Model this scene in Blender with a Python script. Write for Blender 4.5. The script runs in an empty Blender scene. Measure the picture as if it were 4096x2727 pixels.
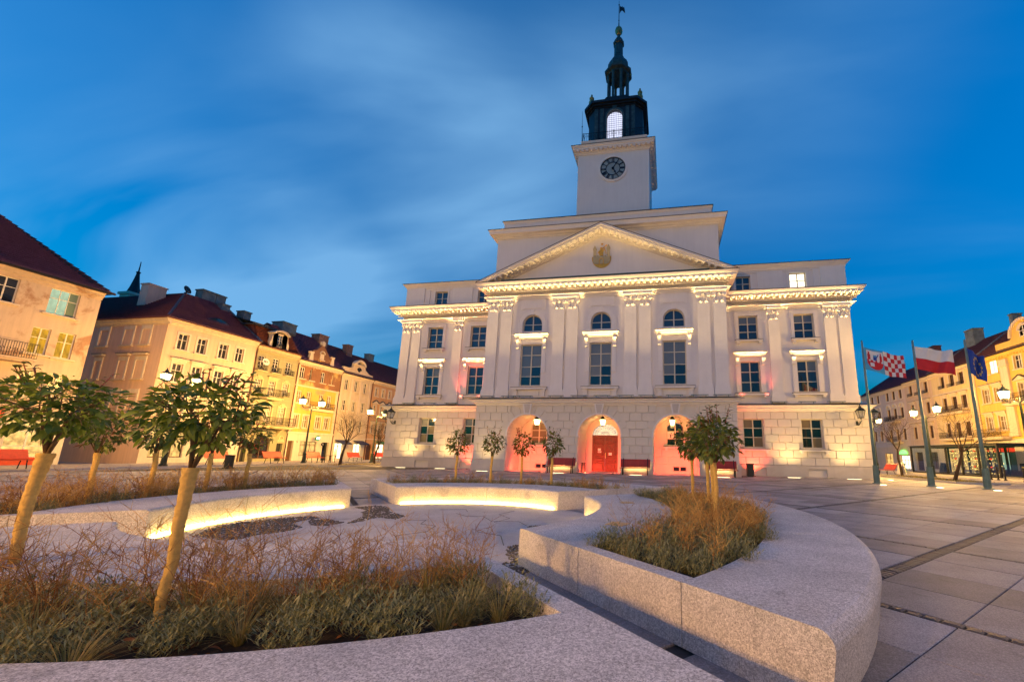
import bpy, math, random
from mathutils import Vector, Matrix

random.seed(7)
sc = bpy.context.scene
COL = sc.collection
PI = math.pi
rad = math.radians

# ------------------------------------------------------------------ camera
F_PX, YAW, PITCH, ROLL = 1600.0, 0.168197, 0.190572, 0.017915
CAM = Vector((4.5751, -28.6880, 1.2703))
fw = Vector((-math.sin(YAW) * math.cos(PITCH), math.cos(YAW) * math.cos(PITCH), math.sin(PITCH)))
rt = Vector((math.cos(YAW), math.sin(YAW), 0))
up = rt.cross(fw)
r2 = rt * math.cos(ROLL) + up * math.sin(ROLL)
u2 = -rt * math.sin(ROLL) + up * math.cos(ROLL)
camd = bpy.data.cameras.new('camera')
cam = bpy.data.objects.new('camera', camd)
COL.objects.link(cam)
camd.sensor_width = 36.0
camd.lens = F_PX / 4096 * 36
camd.shift_x = -355.87 / 4096
camd.shift_y = 142.27 / 4096
camd.clip_start = 0.05
camd.clip_end = 2000
m = Matrix((r2, u2, -fw)).transposed().to_4x4()
m.translation = CAM
cam.matrix_world = m
sc.camera = cam

# ------------------------------------------------------------------ exposure
sc.view_settings.view_transform = 'Standard'
sc.view_settings.look = 'None'
sc.view_settings.gamma = 1
sc.view_settings.exposure = 3.12
sc.render.engine = 'CYCLES'
sc.cycles.use_denoising = True
sc.cycles.max_bounces = 5
sc.cycles.diffuse_bounces = 3
sc.cycles.glossy_bounces = 2
sc.cycles.transmission_bounces = 2
sc.cycles.transparent_max_bounces = 6
sc.cycles.sample_clamp_indirect = 4
sc.cycles.caustics_reflective = False
sc.cycles.caustics_refractive = False

# ------------------------------------------------------------------ dusk sky
world = bpy.data.worlds.new('World')
sc.world = world
world.use_nodes = True
wt = world.node_tree
wn, wl = wt.nodes, wt.links
sky = wn.new('ShaderNodeTexSky')
sky.sky_type = 'NISHITA'
sky.sun_disc = False
sky.sun_elevation = rad(0.5)
sky.sun_rotation = rad(250)
sky.ozone_density = 4.5
sky.dust_density = 0.4
tc = wn.new('ShaderNodeTexCoord')
sep = wn.new('ShaderNodeSeparateXYZ')
wl.new(tc.outputs['Generated'], sep.inputs[0])


def wmath(op, a, b=None, c=None):
    n = wn.new('ShaderNodeMath')
    n.operation = op
    for i, v in enumerate((a, b, c)):
        if v is None:
            continue
        if isinstance(v, (int, float)):
            n.inputs[i].default_value = v
        else:
            wl.new(v, n.inputs[i])
    return n.outputs[0]


zz = wmath('ADD', wmath('MAXIMUM', sep.outputs[2], 0.0), 0.22)
cx_ = wmath('DIVIDE', sep.outputs[0], zz)
cy_ = wmath('DIVIDE', sep.outputs[1], zz)
comb = wn.new('ShaderNodeCombineXYZ')
wl.new(cx_, comb.inputs[0])
wl.new(cy_, comb.inputs[1])
mapn = wn.new('ShaderNodeMapping')
mapn.inputs['Rotation'].default_value = (0, 0, rad(28))
mapn.inputs['Scale'].default_value = (0.6, 1.6, 1)
mapn.inputs['Location'].default_value = (3.1, 1.7, 0)
wl.new(comb.outputs[0], mapn.inputs[0])
cl = wn.new('ShaderNodeTexNoise')
cl.inputs['Scale'].default_value = 1.5
cl.inputs['Detail'].default_value = 5.0
cl.inputs['Roughness'].default_value = 0.45
cl.inputs['Distortion'].default_value = 0.5
wl.new(mapn.outputs[0], cl.inputs['Vector'])
ramp = wn.new('ShaderNodeValToRGB')
ramp.color_ramp.elements[0].position = 0.43
ramp.color_ramp.elements[0].color = (0, 0, 0, 1)
ramp.color_ramp.elements[1].position = 0.78
ramp.color_ramp.elements[1].color = (1, 1, 1, 1)
ramp.color_ramp.interpolation = 'EASE'
wl.new(cl.outputs['Fac'], ramp.inputs[0])
# deep blue of the dusk: the Nishita colour, strengthened in blue
gain = wn.new('ShaderNodeMix')
gain.data_type = 'RGBA'
gain.blend_type = 'MULTIPLY'
gain.inputs[0].default_value = 1
wl.new(sky.outputs[0], gain.inputs[6])
gain.inputs[7].default_value = (0.0, 1.06, 1.0, 1)
# soft long clouds: drifting noise, thicker in a few banks
def bank(d, inner, outer, amt):
    vm = wn.new('ShaderNodeVectorMath')
    vm.operation = 'DOT_PRODUCT'
    wl.new(tc.outputs['Generated'], vm.inputs[0])
    vm.inputs[1].default_value = d
    mr = wn.new('ShaderNodeMapRange')
    mr.interpolation_type = 'SMOOTHSTEP'
    mr.inputs['From Min'].default_value = math.cos(outer)
    mr.inputs['From Max'].default_value = math.cos(inner)
    mr.inputs['To Max'].default_value = amt
    wl.new(vm.outputs['Value'], mr.inputs['Value'])
    return mr.outputs[0]


banks = [bank((-.498, .680, .538), .0, .36, .32), bank((-.306, .587, .750), .0, .50, .16), bank((-.755, .567, .329), .0, .24, .42),
         bank((-.854, .364, .372), .0, .38, .18), bank((-.680, .687, .256), .0, .22, .34), bank((.119, .688, .716), .0, .45, .17), bank((-.862, .452, .229), .0, .20, .34)]
fac = wmath('MULTIPLY', ramp.outputs[0], 0.07)
for bk in banks:
    fac = wmath('ADD', fac, wmath('MULTIPLY', bk, wmath('MAXIMUM', wmath('MULTIPLY_ADD', cl.outputs['Fac'], 3.6, -1.0), 0.0)))
fac = wmath('MINIMUM', wmath('MAXIMUM', fac, 0.0), 0.6)
low = wn.new('ShaderNodeMapRange')
low.inputs['From Min'].default_value = 0.0
low.inputs['From Max'].default_value = 0.75
low.inputs['To Min'].default_value = 0.50
low.inputs['To Max'].default_value = 1.0
wl.new(sep.outputs[2], low.inputs['Value'])
dim = wn.new('ShaderNodeVectorMath')
dim.operation = 'SCALE'
wl.new(gain.outputs[2], dim.inputs[0])
wl.new(low.outputs[0], dim.inputs['Scale'])
cmix = wn.new('ShaderNodeMix')
cmix.data_type = 'RGBA'
wl.new(fac, cmix.inputs[0])
wl.new(dim.outputs[0], cmix.inputs[6])
cmix.inputs[7].default_value = (0.24, 0.50, 0.80, 1)
bg = wn['Background']
bg.inputs[1].default_value = 0.14
wl.new(cmix.outputs[2], bg.inputs[0])


# ------------------------------------------------------------------ materials
MATS = {}


class NT:
    def __init__(self, name):
        self.m = bpy.data.materials.new(name)
        self.m.use_nodes = True
        self.t = self.m.node_tree
        self.n = self.t.nodes
        self.l = self.t.links
        self.b = self.n['Principled BSDF']
        MATS[name] = self.m

    def node(self, typ, **kw):
        n = self.n.new(typ)
        for k, v in kw.items():
            if hasattr(n, k):
                setattr(n, k, v)
        return n

    def coord(self, kind='Object'):
        return self.n.new('ShaderNodeTexCoord').outputs[kind]

    def noise(self, scale, detail=3, rough=.55, vec=None, dist=0):
        n = self.n.new('ShaderNodeTexNoise')
        n.inputs['Scale'].default_value = scale
        n.inputs['Detail'].default_value = detail
        n.inputs['Roughness'].default_value = rough
        n.inputs['Distortion'].default_value = dist
        if vec is not None:
            self.l.new(vec, n.inputs['Vector'])
        return n.outputs['Fac']

    def ramp(self, fac, stops):
        r = self.n.new('ShaderNodeValToRGB')
        e = r.color_ramp.elements
        while len(e) < len(stops):
            e.new(0.5)
        for el, (p, c) in zip(e, stops):
            el.position = p
            el.color = (c[0], c[1], c[2], 1) if not isinstance(c, (int, float)) else (c, c, c, 1)
        self.l.new(fac, r.inputs[0])
        return r.outputs[0]

    def mix(self, fac, a, b, mode='MIX'):
        x = self.n.new('ShaderNodeMix')
        x.data_type = 'RGBA'
        x.blend_type = mode
        for i, v in ((0, fac), (6, a), (7, b)):
            if isinstance(v, (int, float)):
                x.inputs[i].default_value = v
            elif isinstance(v, tuple):
                x.inputs[i].default_value = (v[0], v[1], v[2], 1)
            else:
                self.l.new(v, x.inputs[i])
        return x.outputs[2]

    def bump(self, h, strength=.3, dist=.02):
        b = self.n.new('ShaderNodeBump')
        b.inputs['Strength'].default_value = strength
        b.inputs['Distance'].default_value = dist
        self.l.new(h, b.inputs['Height'])
        self.l.new(b.outputs[0], self.b.inputs['Normal'])

    def color(self, c):
        if isinstance(c, tuple):
            self.b.inputs['Base Color'].default_value = (c[0], c[1], c[2], 1)
        else:
            self.l.new(c, self.b.inputs['Base Color'])

    def set(self, rough=.6, metal=0, spec=None):
        self.b.inputs['Roughness'].default_value = rough
        self.b.inputs['Metallic'].default_value = metal
        if spec is not None:
            self.b.inputs['Specular IOR Level'].default_value = spec

    def emit(self, c, s):
        self.b.inputs['Emission Color'].default_value = (c[0], c[1], c[2], 1)
        self.b.inputs['Emission Strength'].default_value = s


def sh(c, k):
    return (c[0] * k, c[1] * k, c[2] * k)


def plaster(name, c, var=.12, stain=0.0, stain_c=(.3, .2, .12), scale=1.2, rough=.85, streak=.16):
    n = NT(name)
    v = n.coord()
    f = n.noise(scale, 5, .6, v)
    base = n.ramp(f, [(.3, sh(c, 1 - var)), (.7, sh(c, 1 + var * .5))])
    if stain:
        g = n.noise(scale * .9, 7, .7, v, .6)
        base = n.mix(n.ramp(g, [(.53, 0.0), (.62, stain)]), base, stain_c)
    mp = n.n.new('ShaderNodeMapping')
    mp.inputs['Scale'].default_value = (2.2, 2.2, .16)
    n.l.new(v, mp.inputs[0])
    stk = n.noise(2.0, 5, .65, mp.outputs[0])
    base = n.mix(1.0, base, n.ramp(stk, [(.32, 1 - streak), (.62, 1.0)]), 'MULTIPLY')
    n.color(base)
    n.set(rough)
    n.bump(n.noise(60, 3, .6, v), .12, .01)
    return n


def simple(name, c, rough=.6, metal=0, var=.1, scale=4, bump=0, spec=None):
    n = NT(name)
    if var:
        f = n.noise(scale, 4, .6, n.coord())
        n.color(n.ramp(f, [(.3, sh(c, 1 - var)), (.7, sh(c, 1 + var))]))
        if bump:
            n.bump(f, bump, .02)
    else:
        n.color(c)
    n.set(rough, metal, spec)
    return n


# town hall
plaster('hall_plaster', (.76, .74, .745), .05, scale=.5, streak=.04)
plaster('hall_trim', (.80, .78, .775), .04, scale=1.5, streak=.04)
plaster('hall_block', (.72, .68, .61), .06, scale=.9, streak=.04)
plaster('hall_plinth', (.60, .56, .52), .1, .25, (.42, .38, .33), scale=.8, streak=.04)
simple('roof_sheet', (.06, .065, .08), .45, .6, .15)
simple('spire_copper', (.045, .075, .075), .5, .4, .45, 3)
simple('spire_dark', (.012, .016, .022), .5, .3, .4, 3)
simple('spire_gold', (.30, .25, .10), .45, .5, .25, 6)
simple('emblem_gold', (.75, .42, .06), .4, .5, .2, 6)
simple('emblem_grey', (.46, .40, .25), .6, 0, .15, 8)
simple('window_white', (.72, .68, .62), .5, 0, .05)
simple('window_cream', (.60, .54, .44), .5, 0, .06)
simple('window_brown', (.10, .035, .02), .5, 0, .2)
simple('iron', (.02, .02, .022), .5, .6, .2)
simple('lamp_iron', (.025, .04, .035), .45, .5, .2)
simple('pole_green', (.16, .24, .22), .5, .3, .15)
simple('door_red', (.13, .010, .006), .4, 0, .25, 5)
simple('bench_red', (.30, .02, .015), .5, 0, .2, 8)
simple('bench_orange', (.62, .07, .02), .5, 0, .12, 8)
simple('paper_white', (.75, .73, .70), .7, 0, .03)
simple('black_board', (.015, .015, .015), .5, 0, .1)
simple('bin_dark', (.03, .035, .035), .5, .3, .2)
simple('brass', (.55, .38, .16), .3, .8, .15, 10)
simple('awning_blue', (.03, .035, .09), .8, 0, .15)
simple('wood_brown', (.10, .045, .02), .55, 0, .3, 6)
simple('chimney_grey', (.14, .17, .18), .85, 0, .35, 2.5)
simple('chimney_brick', (.22, .13, .10), .9, 0, .5, 5)
simple('soil', (.025, .016, .010), 1, 0, .5, 20, .6)
simple('sign_red', (.55, .03, .02), .5, 0, .05)
simple('sign_green', (.03, .25, .08), .5, 0, .05)
simple('clock_dark', (.01, .015, .035), .4, .2, .1)
simple('clock_face', (.24, .31, .33), .35, 0, .12, 2)
# houses
plaster('wall_cream_old', (.64, .49, .37), .10, .9, (.36, .19, .11), .45)
plaster('wall_salmon', (.76, .54, .40), .05, scale=.5)
plaster('wall_sage', (.36, .33, .20), .06, scale=.8)
plaster('trim_sage', (.56, .47, .28), .06, scale=.8)
plaster('wall_ochre', (.68, .44, .10), .12, .9, (.38, .29, .20), .75)
plaster('wall_brickpatch', (.30, .14, .075), .35, 1.0, (.60, .42, .16), .42)
plaster('wall_ivory', (.66, .53, .38), .06, .4, (.5, .36, .22), .5)
plaster('wall_orange', (.60, .34, .17), .08, .3, (.5, .26, .12), .5)
plaster('wall_pink', (.68, .52, .42), .06, scale=.6)
plaster('wall_apricot', (.66, .48, .33), .06, scale=.6)
plaster('wall_vanilla', (.72, .56, .30), .06, scale=.6)
plaster('wall_yellow', (.72, .48, .12), .06, scale=.6)
plaster('trim_light', (.70, .58, .44), .06, scale=.8)
plaster('trim_white', (.74, .66, .56), .05, scale=.8)
plaster('shop_white', (.66, .60, .50), .06, scale=.8)


def roof_mat(name, c):
    n = NT(name)
    v = n.coord()
    f = n.noise(3, 6, .65, v)
    f2 = n.noise(28, 2, .5, v)
    n.color(n.mix(.5, n.ramp(f, [(.3, sh(c, .6)), (.7, sh(c, 1.5))]), n.ramp(f2, [(.35, sh(c, .6)), (.65, sh(c, 1.4))])))
    n.set(.6)
    n.bump(f2, .3, .02)


roof_mat('roof_plum', (.13, .055, .11))
roof_mat('roof_red', (.14, .04, .025))
roof_mat('roof_rust', (.12, .05, .075))
roof_mat('roof_slate', (.03, .035, .05))


def granite(name, a, b, c, scale=260, bump=.25, blotch=.12, rough=.75, rnd=0.0):
    n = NT(name)
    v = n.coord()
    f = n.noise(scale, 2, .7, v)
    g = n.noise(scale * .37, 2, .6, v)
    col = n.ramp(f, [(.32, a), (.5, b), (.66, c)])
    col = n.mix(n.ramp(g, [(.45, 0.0), (.62, .45)]), col, a)
    bl = n.noise(1.7, 5, .6, v)
    col = n.mix(1.0, col, n.ramp(bl, [(.3, 1 - blotch), (.7, 1 + blotch * .4)]), 'MULTIPLY')
    stn = n.noise(2.6, 6, .7, v, .8)
    col = n.mix(1.0, col, n.ramp(stn, [(.30, 1 - blotch * 1.4), (.42, 1.0)]), 'MULTIPLY')
    if rnd:
        at = n.n.new('ShaderNodeAttribute')
        at.attribute_name = 'tone'
        oi = n.n.new('ShaderNodeObjectInfo')
        ad = n.n.new('ShaderNodeMath')
        ad.operation = 'ADD'
        n.l.new(at.outputs['Fac'], ad.inputs[0])
        n.l.new(oi.outputs['Random'], ad.inputs[1])
        fr = n.n.new('ShaderNodeMath')
        fr.operation = 'FRACT'
        n.l.new(ad.outputs[0], fr.inputs[0])
        col = n.mix(1.0, col, n.ramp(fr.outputs[0], [(0, 1 - rnd), (1, 1 + rnd * .35)]), 'MULTIPLY')
    n.color(col)
    n.set(rough)
    n.bump(f, bump, .004)
    return n


granite('granite', (.22, .20, .18), (.73, .69, .635), (.94, .89, .83), 150, .35, .22)
granite('granite_floor', (.36, .34, .325), (.56, .535, .51), (.70, .67, .64), 120, .3, .2)
granite('paving', (.19, .185, .20), (.34, .335, .355), (.47, .455, .475), 90, .2, .3, .66, .42)
granite('pave_light', (.26, .24, .225), (.38, .35, .33), (.48, .45, .42), 60, .2, .15, .7, .15)
simple('joint', (.045, .042, .042), .9, 0, .3, 20)
simple('cobble', (.075, .07, .072), .6, 0, .5, 9, .3)
simple('gravel_dark', (.07, .062, .058), .55, 0, .6, 30, .5)
simple('jute', (.62, .40, .11), .95, 0, .18, 30, .5)
simple('bark', (.055, .032, .02), .9, 0, .4, 25, .5)
simple('bark_pale', (.16, .10, .045), .85, 0, .3, 25, .4)


def foliage(name, a, b, rough=.4, trans=.25, c=None):
    n = NT(name)
    oi = n.n.new('ShaderNodeObjectInfo')
    geo = n.n.new('ShaderNodeNewGeometry')
    at = n.n.new('ShaderNodeAttribute')
    at.attribute_name = 'tone'
    ad = n.n.new('ShaderNodeMath')
    ad.operation = 'ADD'
    n.l.new(oi.outputs['Random'], ad.inputs[0])
    n.l.new(at.outputs['Fac'], ad.inputs[1])
    fr = n.n.new('ShaderNodeMath')
    fr.operation = 'FRACT'
    n.l.new(ad.outputs[0], fr.inputs[0])
    st = [(0, a), (.85 if c else 1, b)]
    if c:
        st.append((.97, c))
    col = n.ramp(fr.outputs[0], st)
    n.color(col)
    n.set(rough)
    if trans:
        tr = n.n.new('ShaderNodeBsdfTranslucent')
        n.l.new(col, tr.inputs[0])
        mx = n.n.new('ShaderNodeMixShader')
        mx.inputs[0].default_value = trans
        n.l.new(n.b.outputs[0], mx.inputs[1])
        n.l.new(tr.outputs[0], mx.inputs[2])
        n.l.new(mx.outputs[0], n.n['Material Output'].inputs[0])


foliage('leaf', (.05, .115, .012), (.32, .40, .05), .4, .35)
foliage('leaf_far', (.05, .09, .014), (.22, .27, .04), .45, .3, (.20, .06, .02))
foliage('leaf_red', (.22, .03, .015), (.30, .06, .02), .4, .2)
foliage('lavender', (.14, .15, .045), (.40, .38, .17), .8, .2)
foliage('grass_blade', (.16, .17, .04), (.50, .38, .14), .7, .25)
foliage('dry_stem', (.26, .095, .018), (.72, .45, .13), .9, 0)
foliage('dry_leaf', (.13, .045, .015), (.30, .11, .03), .8, .2)

# glass and lights ---------------------------------------------------------


def glass(name, c, rough=.04):
    n = NT(name)
    n.color(c)
    n.set(rough, 0, .8)
    n.b.inputs['Coat Weight'].default_value = .6
    n.b.inputs['Coat Roughness'].default_value = .03


glass('glass_dark', (.012, .014, .02))
glass('glass_blue', (.02, .03, .05))
glass('glass_blind', (.12, .14, .16), .25)
glass('glass_curtain', (.16, .11, .05), .3)
glass('glass_green', (.16, .24, .18), .2)


def lit(name, c, s, var=.5, scale=6):
    n = NT(name)
    n.color((.03, .03, .03))
    f = n.noise(scale, 3, .6, n.coord())
    col = n.ramp(f, [(.3, sh(c, 1 - var)), (.7, c)])
    n.l.new(col, n.b.inputs['Emission Color'])
    n.b.inputs['Emission Strength'].default_value = s
    n.set(.2)


lit('lit_warm', (1.0, .62, .20), .14, .55, 2)
lit('lit_yellow', (1.0, .48, .01), .11, .7, 2.5)
lit('lit_green', (.62, .85, .55), .10, .4, 2)
lit('lit_white', (1.0, .86, .55), .35, .2, 2)
lit('lit_shop', (1.0, .58, .16), .20, .75, 3)
lit('lit_shop_white', (1.0, .85, .45), .50, .5, 2.5)
lit('lit_blue', (.72, .76, 1.0), .16, .15, 1)
lit('lit_sign', (.80, 1.0, .85), .7, .1, 2)
lit('lit_pharm', (.15, 1.0, .12), .5, .5, 3)
lit('led_strip', (1.0, .60, .13), 6.0, .0)
lit('ground_glow', (1.0, .80, .42), 1.2, .0)
lit('fairy', (1.0, .66, .16), 1.0, .0)
lit('fan_light', (.92, .80, .62), .12, .4, 6)


def lantern_glass(name, c, s, k):
    n = NT(name)
    n.n.remove(n.b)
    tr = n.n.new('ShaderNodeBsdfTransparent')
    em = n.n.new('ShaderNodeEmission')
    em.inputs[0].default_value = (c[0], c[1], c[2], 1)
    em.inputs[1].default_value = s
    mx = n.n.new('ShaderNodeMixShader')
    mx.inputs[0].default_value = k
    n.l.new(tr.outputs[0], mx.inputs[1])
    n.l.new(em.outputs[0], mx.inputs[2])
    n.l.new(mx.outputs[0], n.n['Material Output'].inputs[0])


lantern_glass('lamp_glow', (1.0, .62, .20), 1.5, .5)
# clear pavilion / lantern panes
n = NT('pane_clear')
n.n.remove(n.b)
tr = n.n.new('ShaderNodeBsdfTransparent')
tr.inputs[0].default_value = (.93, .95, .95, 1)
gl = n.n.new('ShaderNodeBsdfGlossy')
gl.inputs['Roughness'].default_value = .03
mx = n.n.new('ShaderNodeMixShader')
mx.inputs[0].default_value = .14
n.l.new(tr.outputs[0], mx.inputs[1])
n.l.new(gl.outputs[0], mx.inputs[2])
n.l.new(mx.outputs[0], n.n['Material Output'].inputs[0])

# ------------------------------------------------------------------ mesh helpers
class MB:
    """collects shapes into one mesh"""

    def __init__(self):
        self.v = []
        self.f = []
        self.tone = None

    def add(self, vs, fs):
        o = len(self.v)
        self.v += [tuple(p) for p in vs]
        self.f += [tuple(i + o for i in q) for q in fs]

    def box(self, x0, x1, y0, y1, z0, z1):
        self.add([(x0, y0, z0), (x1, y0, z0), (x1, y1, z0), (x0, y1, z0), (x0, y0, z1), (x1, y0, z1), (x1, y1, z1), (x0, y1, z1)],
                 [(0, 3, 2, 1), (4, 5, 6, 7), (0, 1, 5, 4), (1, 2, 6, 5), (2, 3, 7, 6), (3, 0, 4, 7)])
        return self

    def pillow(self, x0, x1, z0, z1, yb, yf, c):
        """a block with chamfered front edges, front towards -y"""
        self.add([(x0, yb, z0), (x1, yb, z0), (x1, yb, z1), (x0, yb, z1),
                  (x0, yf + c, z0), (x1, yf + c, z0), (x1, yf + c, z1), (x0, yf + c, z1),
                  (x0 + c, yf, z0 + c), (x1 - c, yf, z0 + c), (x1 - c, yf, z1 - c), (x0 + c, yf, z1 - c)],
                 [(0, 1, 5, 4), (1, 2, 6, 5), (2, 3, 7, 6), (3, 0, 4, 7), (4, 5, 9, 8), (5, 6, 10, 9), (6, 7, 11, 10), (7, 4, 8, 11), (8, 9, 10, 11)])
        return self

    def prism_y(self, poly, y0, y1):
        """polygon given as (x, z), extruded from y0 (front) to y1"""
        n = len(poly)
        self.add([(x, y0, z) for x, z in poly] + [(x, y1, z) for x, z in poly],
                 [tuple(range(n)), tuple(range(2 * n - 1, n - 1, -1))] + [(i, i + n, (i + 1) % n + n, (i + 1) % n) for i in range(n)])
        return self

    def prism_z(self, poly, z0, z1):
        n = len(poly)
        self.add([(x, y, z0) for x, y in poly] + [(x, y, z1) for x, y in poly],
                 [tuple(range(n - 1, -1, -1)), tuple(range(n, 2 * n))] + [(i, (i + 1) % n, (i + 1) % n + n, i + n) for i in range(n)])
        return self

    def prism_x(self, poly, x0, x1):
        n = len(poly)
        self.add([(x0, y, z) for y, z in poly] + [(x1, y, z) for y, z in poly],
                 [tuple(range(n - 1, -1, -1)), tuple(range(n, 2 * n))] + [(i, (i + 1) % n, (i + 1) % n + n, i + n) for i in range(n)])
        return self

    def tube(self, pts, radii, n=8, caps=True):
        pts = [Vector(p) for p in pts]
        if isinstance(radii, (int, float)):
            radii = [radii] * len(pts)
        o = len(self.v)
        ref = None
        for i, p in enumerate(pts):
            d = (pts[min(i + 1, len(pts) - 1)] - pts[max(i - 1, 0)])
            if d.length < 1e-9:
                d = Vector((0, 0, 1))
            d.normalize()
            if ref is None:
                ref = d.orthogonal().normalized()
            a = (ref - d * ref.dot(d))
            a = a.normalized() if a.length > 1e-6 else d.orthogonal().normalized()
            ref = a
            b = d.cross(a)
            for k in range(n):
                t = 2 * PI * k / n
                self.v.append(tuple(p + (a * math.cos(t) + b * math.sin(t)) * radii[i]))
        for i in range(len(pts) - 1):
            for k in range(n):
                k2 = (k + 1) % n
                self.f.append((o + i * n + k, o + i * n + k2, o + (i + 1) * n + k2, o + (i + 1) * n + k))
        if caps:
            self.f.append(tuple(o + k for k in range(n - 1, -1, -1)))
            e = o + (len(pts) - 1) * n
            self.f.append(tuple(e + k for k in range(n)))
        return self

    def lathe(self, prof, n=16, c=(0, 0, 0), a0=0.0):
        """profile of (r, z) about the z axis at c"""
        o = len(self.v)
        for r, z in prof:
            for k in range(n):
                t = a0 + 2 * PI * k / n
                self.v.append((c[0] + r * math.cos(t), c[1] + r * math.sin(t), c[2] + z))
        for i in range(len(prof) - 1):
            for k in range(n):
                k2 = (k + 1) % n
                self.f.append((o + i * n + k, o + i * n + k2, o + (i + 1) * n + k2, o + (i + 1) * n + k))
        self.f.append(tuple(o + k for k in range(n - 1, -1, -1)))
        e = o + (len(prof) - 1) * n
        self.f.append(tuple(e + k for k in range(n)))
        return self

    def disc_y(self, cx, cz, r, y0, y1, n=24):
        return self.prism_y([(cx + r * math.cos(2 * PI * k / n), cz + r * math.sin(2 * PI * k / n)) for k in range(n)], y0, y1)

    def ring_y(self, cx, cz, r0, r1, y0, y1, n=32, a0=0, a1=2 * PI):
        """annulus (or arc of one) in the xz plane"""
        closed = abs(a1 - a0 - 2 * PI) < 1e-6
        m_ = n if closed else n + 1
        o = len(self.v)
        for k in range(m_):
            t = a0 + (a1 - a0) * k / n
            c, s = math.cos(t), math.sin(t)
            for r, y in ((r0, y0), (r1, y0), (r1, y1), (r0, y1)):
                self.v.append((cx + r * c, y, cz + r * s))
        for k in range(n):
            a = o + 4 * k
            b = o + 4 * ((k + 1) % m_)
            for j in range(4):
                j2 = (j + 1) % 4
                self.f.append((a + j, b + j, b + j2, a + j2))
        if not closed:
            self.f.append((o, o + 1, o + 2, o + 3))
            e = o + 4 * n
            self.f.append((e + 3, e + 2, e + 1, e))
        return self

    def sweep(self, path, prof, closed_prof=True):
        """profile (offset outwards, z) swept along an xy path with mitred corners; outwards is to the right of travel"""
        P = [Vector(p) for p in path]
        nrm = []
        for a, b in zip(P[:-1], P[1:]):
            d = (b - a).normalized()
            nrm.append(Vector((d.y, -d.x)))
        o = len(self.v)
        k = len(prof)
        for i, p in enumerate(P):
            if i == 0:
                off = nrm[0]
            elif i == len(P) - 1:
                off = nrm[-1]
            else:
                n1, n2 = nrm[i - 1], nrm[i]
                s = n1 + n2
                off = s / max(s.dot(n1), .2)
            for d, z in prof:
                q = p + off * d
                self.v.append((q.x, q.y, z))
        for i in range(len(P) - 1):
            for j in range(k if closed_prof else k - 1):
                j2 = (j + 1) % k
                self.f.append((o + i * k + j, o + i * k + j2, o + (i + 1) * k + j2, o + (i + 1) * k + j))
        if closed_prof:
            self.f.append(tuple(o + j for j in range(k)))
            e = o + (len(P) - 1) * k
            self.f.append(tuple(e + j for j in range(k - 1, -1, -1)))
        return self

    def wall(self, x0, x1, z0, z1, holes, y=0.0, depth=.25):
        """flat wall facing -y with rectangular openings and reveals"""
        xs = sorted({x0, x1} | {h for q in holes for h in q[:2] if x0 < h < x1})
        zs = sorted({z0, z1} | {h for q in holes for h in q[2:4] if z0 < h < z1})
        for a, b in zip(xs[:-1], xs[1:]):
            for c, d in zip(zs[:-1], zs[1:]):
                mx_, mz_ = (a + b) / 2, (c + d) / 2
                if any(q[0] < mx_ < q[1] and q[2] < mz_ < q[3] for q in holes):
                    continue
                self.add([(a, y, c), (b, y, c), (b, y, d), (a, y, d)], [(0, 1, 2, 3)])
        e = y + depth
        for a, b, c, d in [q[:4] for q in holes]:
            self.add([(a, y, c), (a, y, d), (a, e, d), (a, e, c)], [(0, 1, 2, 3)])
            self.add([(b, y, c), (b, e, c), (b, e, d), (b, y, d)], [(0, 1, 2, 3)])
            self.add([(a, y, d), (b, y, d), (b, e, d), (a, e, d)], [(0, 1, 2, 3)])
            self.add([(a, y, c), (a, e, c), (b, e, c), (b, y, c)], [(0, 1, 2, 3)])
        return self

    def arch_fill(self, x0, x1, zs, y0, y1, n=14, ztop=None):
        """fills the corners over a round arch springing at zs in the rectangle x0..x1, zs..ztop"""
        c, r = (x0 + x1) / 2, (x1 - x0) / 2
        zt = zs + r if ztop is None else ztop
        k = (zt - zs) / r
        for i in range(n):
            a, b = PI * i / n, PI * (i + 1) / n
            pa = (c + r * math.cos(a), zs + r * k * math.sin(a))
            pb = (c + r * math.cos(b), zs + r * k * math.sin(b))
            self.add([(pa[0], y0, pa[1]), (pa[0], y0, zt), (pb[0], y0, zt), (pb[0], y0, pb[1])], [(0, 1, 2, 3)])
            self.add([(pa[0], y0, pa[1]), (pb[0], y0, pb[1]), (pb[0], y1, pb[1]), (pa[0], y1, pa[1])], [(0, 1, 2, 3)])
        return self

    def mesh(self, name, mat, smooth=False):
        me = bpy.data.meshes.new(name)
        me.from_pydata(self.v, [], self.f)
        for mt in (mat if isinstance(mat, (list, tuple)) else [mat]):
            me.materials.append(MATS[mt])
        if self.tone is not None:
            at = me.attributes.new('tone', 'FLOAT', 'FACE')
            at.data.foreach_set('value', self.tone[:len(me.polygons)])
        if smooth:
            me.polygons.foreach_set('use_smooth', [True] * len(me.polygons))
        me.update()
        return me

    def build(self, name, mat, parent=None, smooth=False, kind=None):
        o = link(name, self.mesh(name, mat, smooth), parent)
        if kind:
            o['kind'] = kind
        return o


def link(name, me, parent=None, loc=None, rz=0, scale=None):
    o = bpy.data.objects.new(name, me)
    COL.objects.link(o)
    if parent is not None:
        o.parent = parent
    if loc is not None:
        o.location = loc
    if rz:
        o.rotation_euler = (0, 0, rz)
    if scale is not None:
        o.scale = scale
    return o


def tag(o, label, cat, group=None):
    o['label'] = label
    o['category'] = cat
    if group:
        o['group'] = group
    return o


def thing(name, label, cat, loc=(0, 0, 0), rz=0, group=None):
    o = link(name, None, None, loc, rz)
    o.empty_display_size = .2
    return tag(o, label, cat, group)


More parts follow.
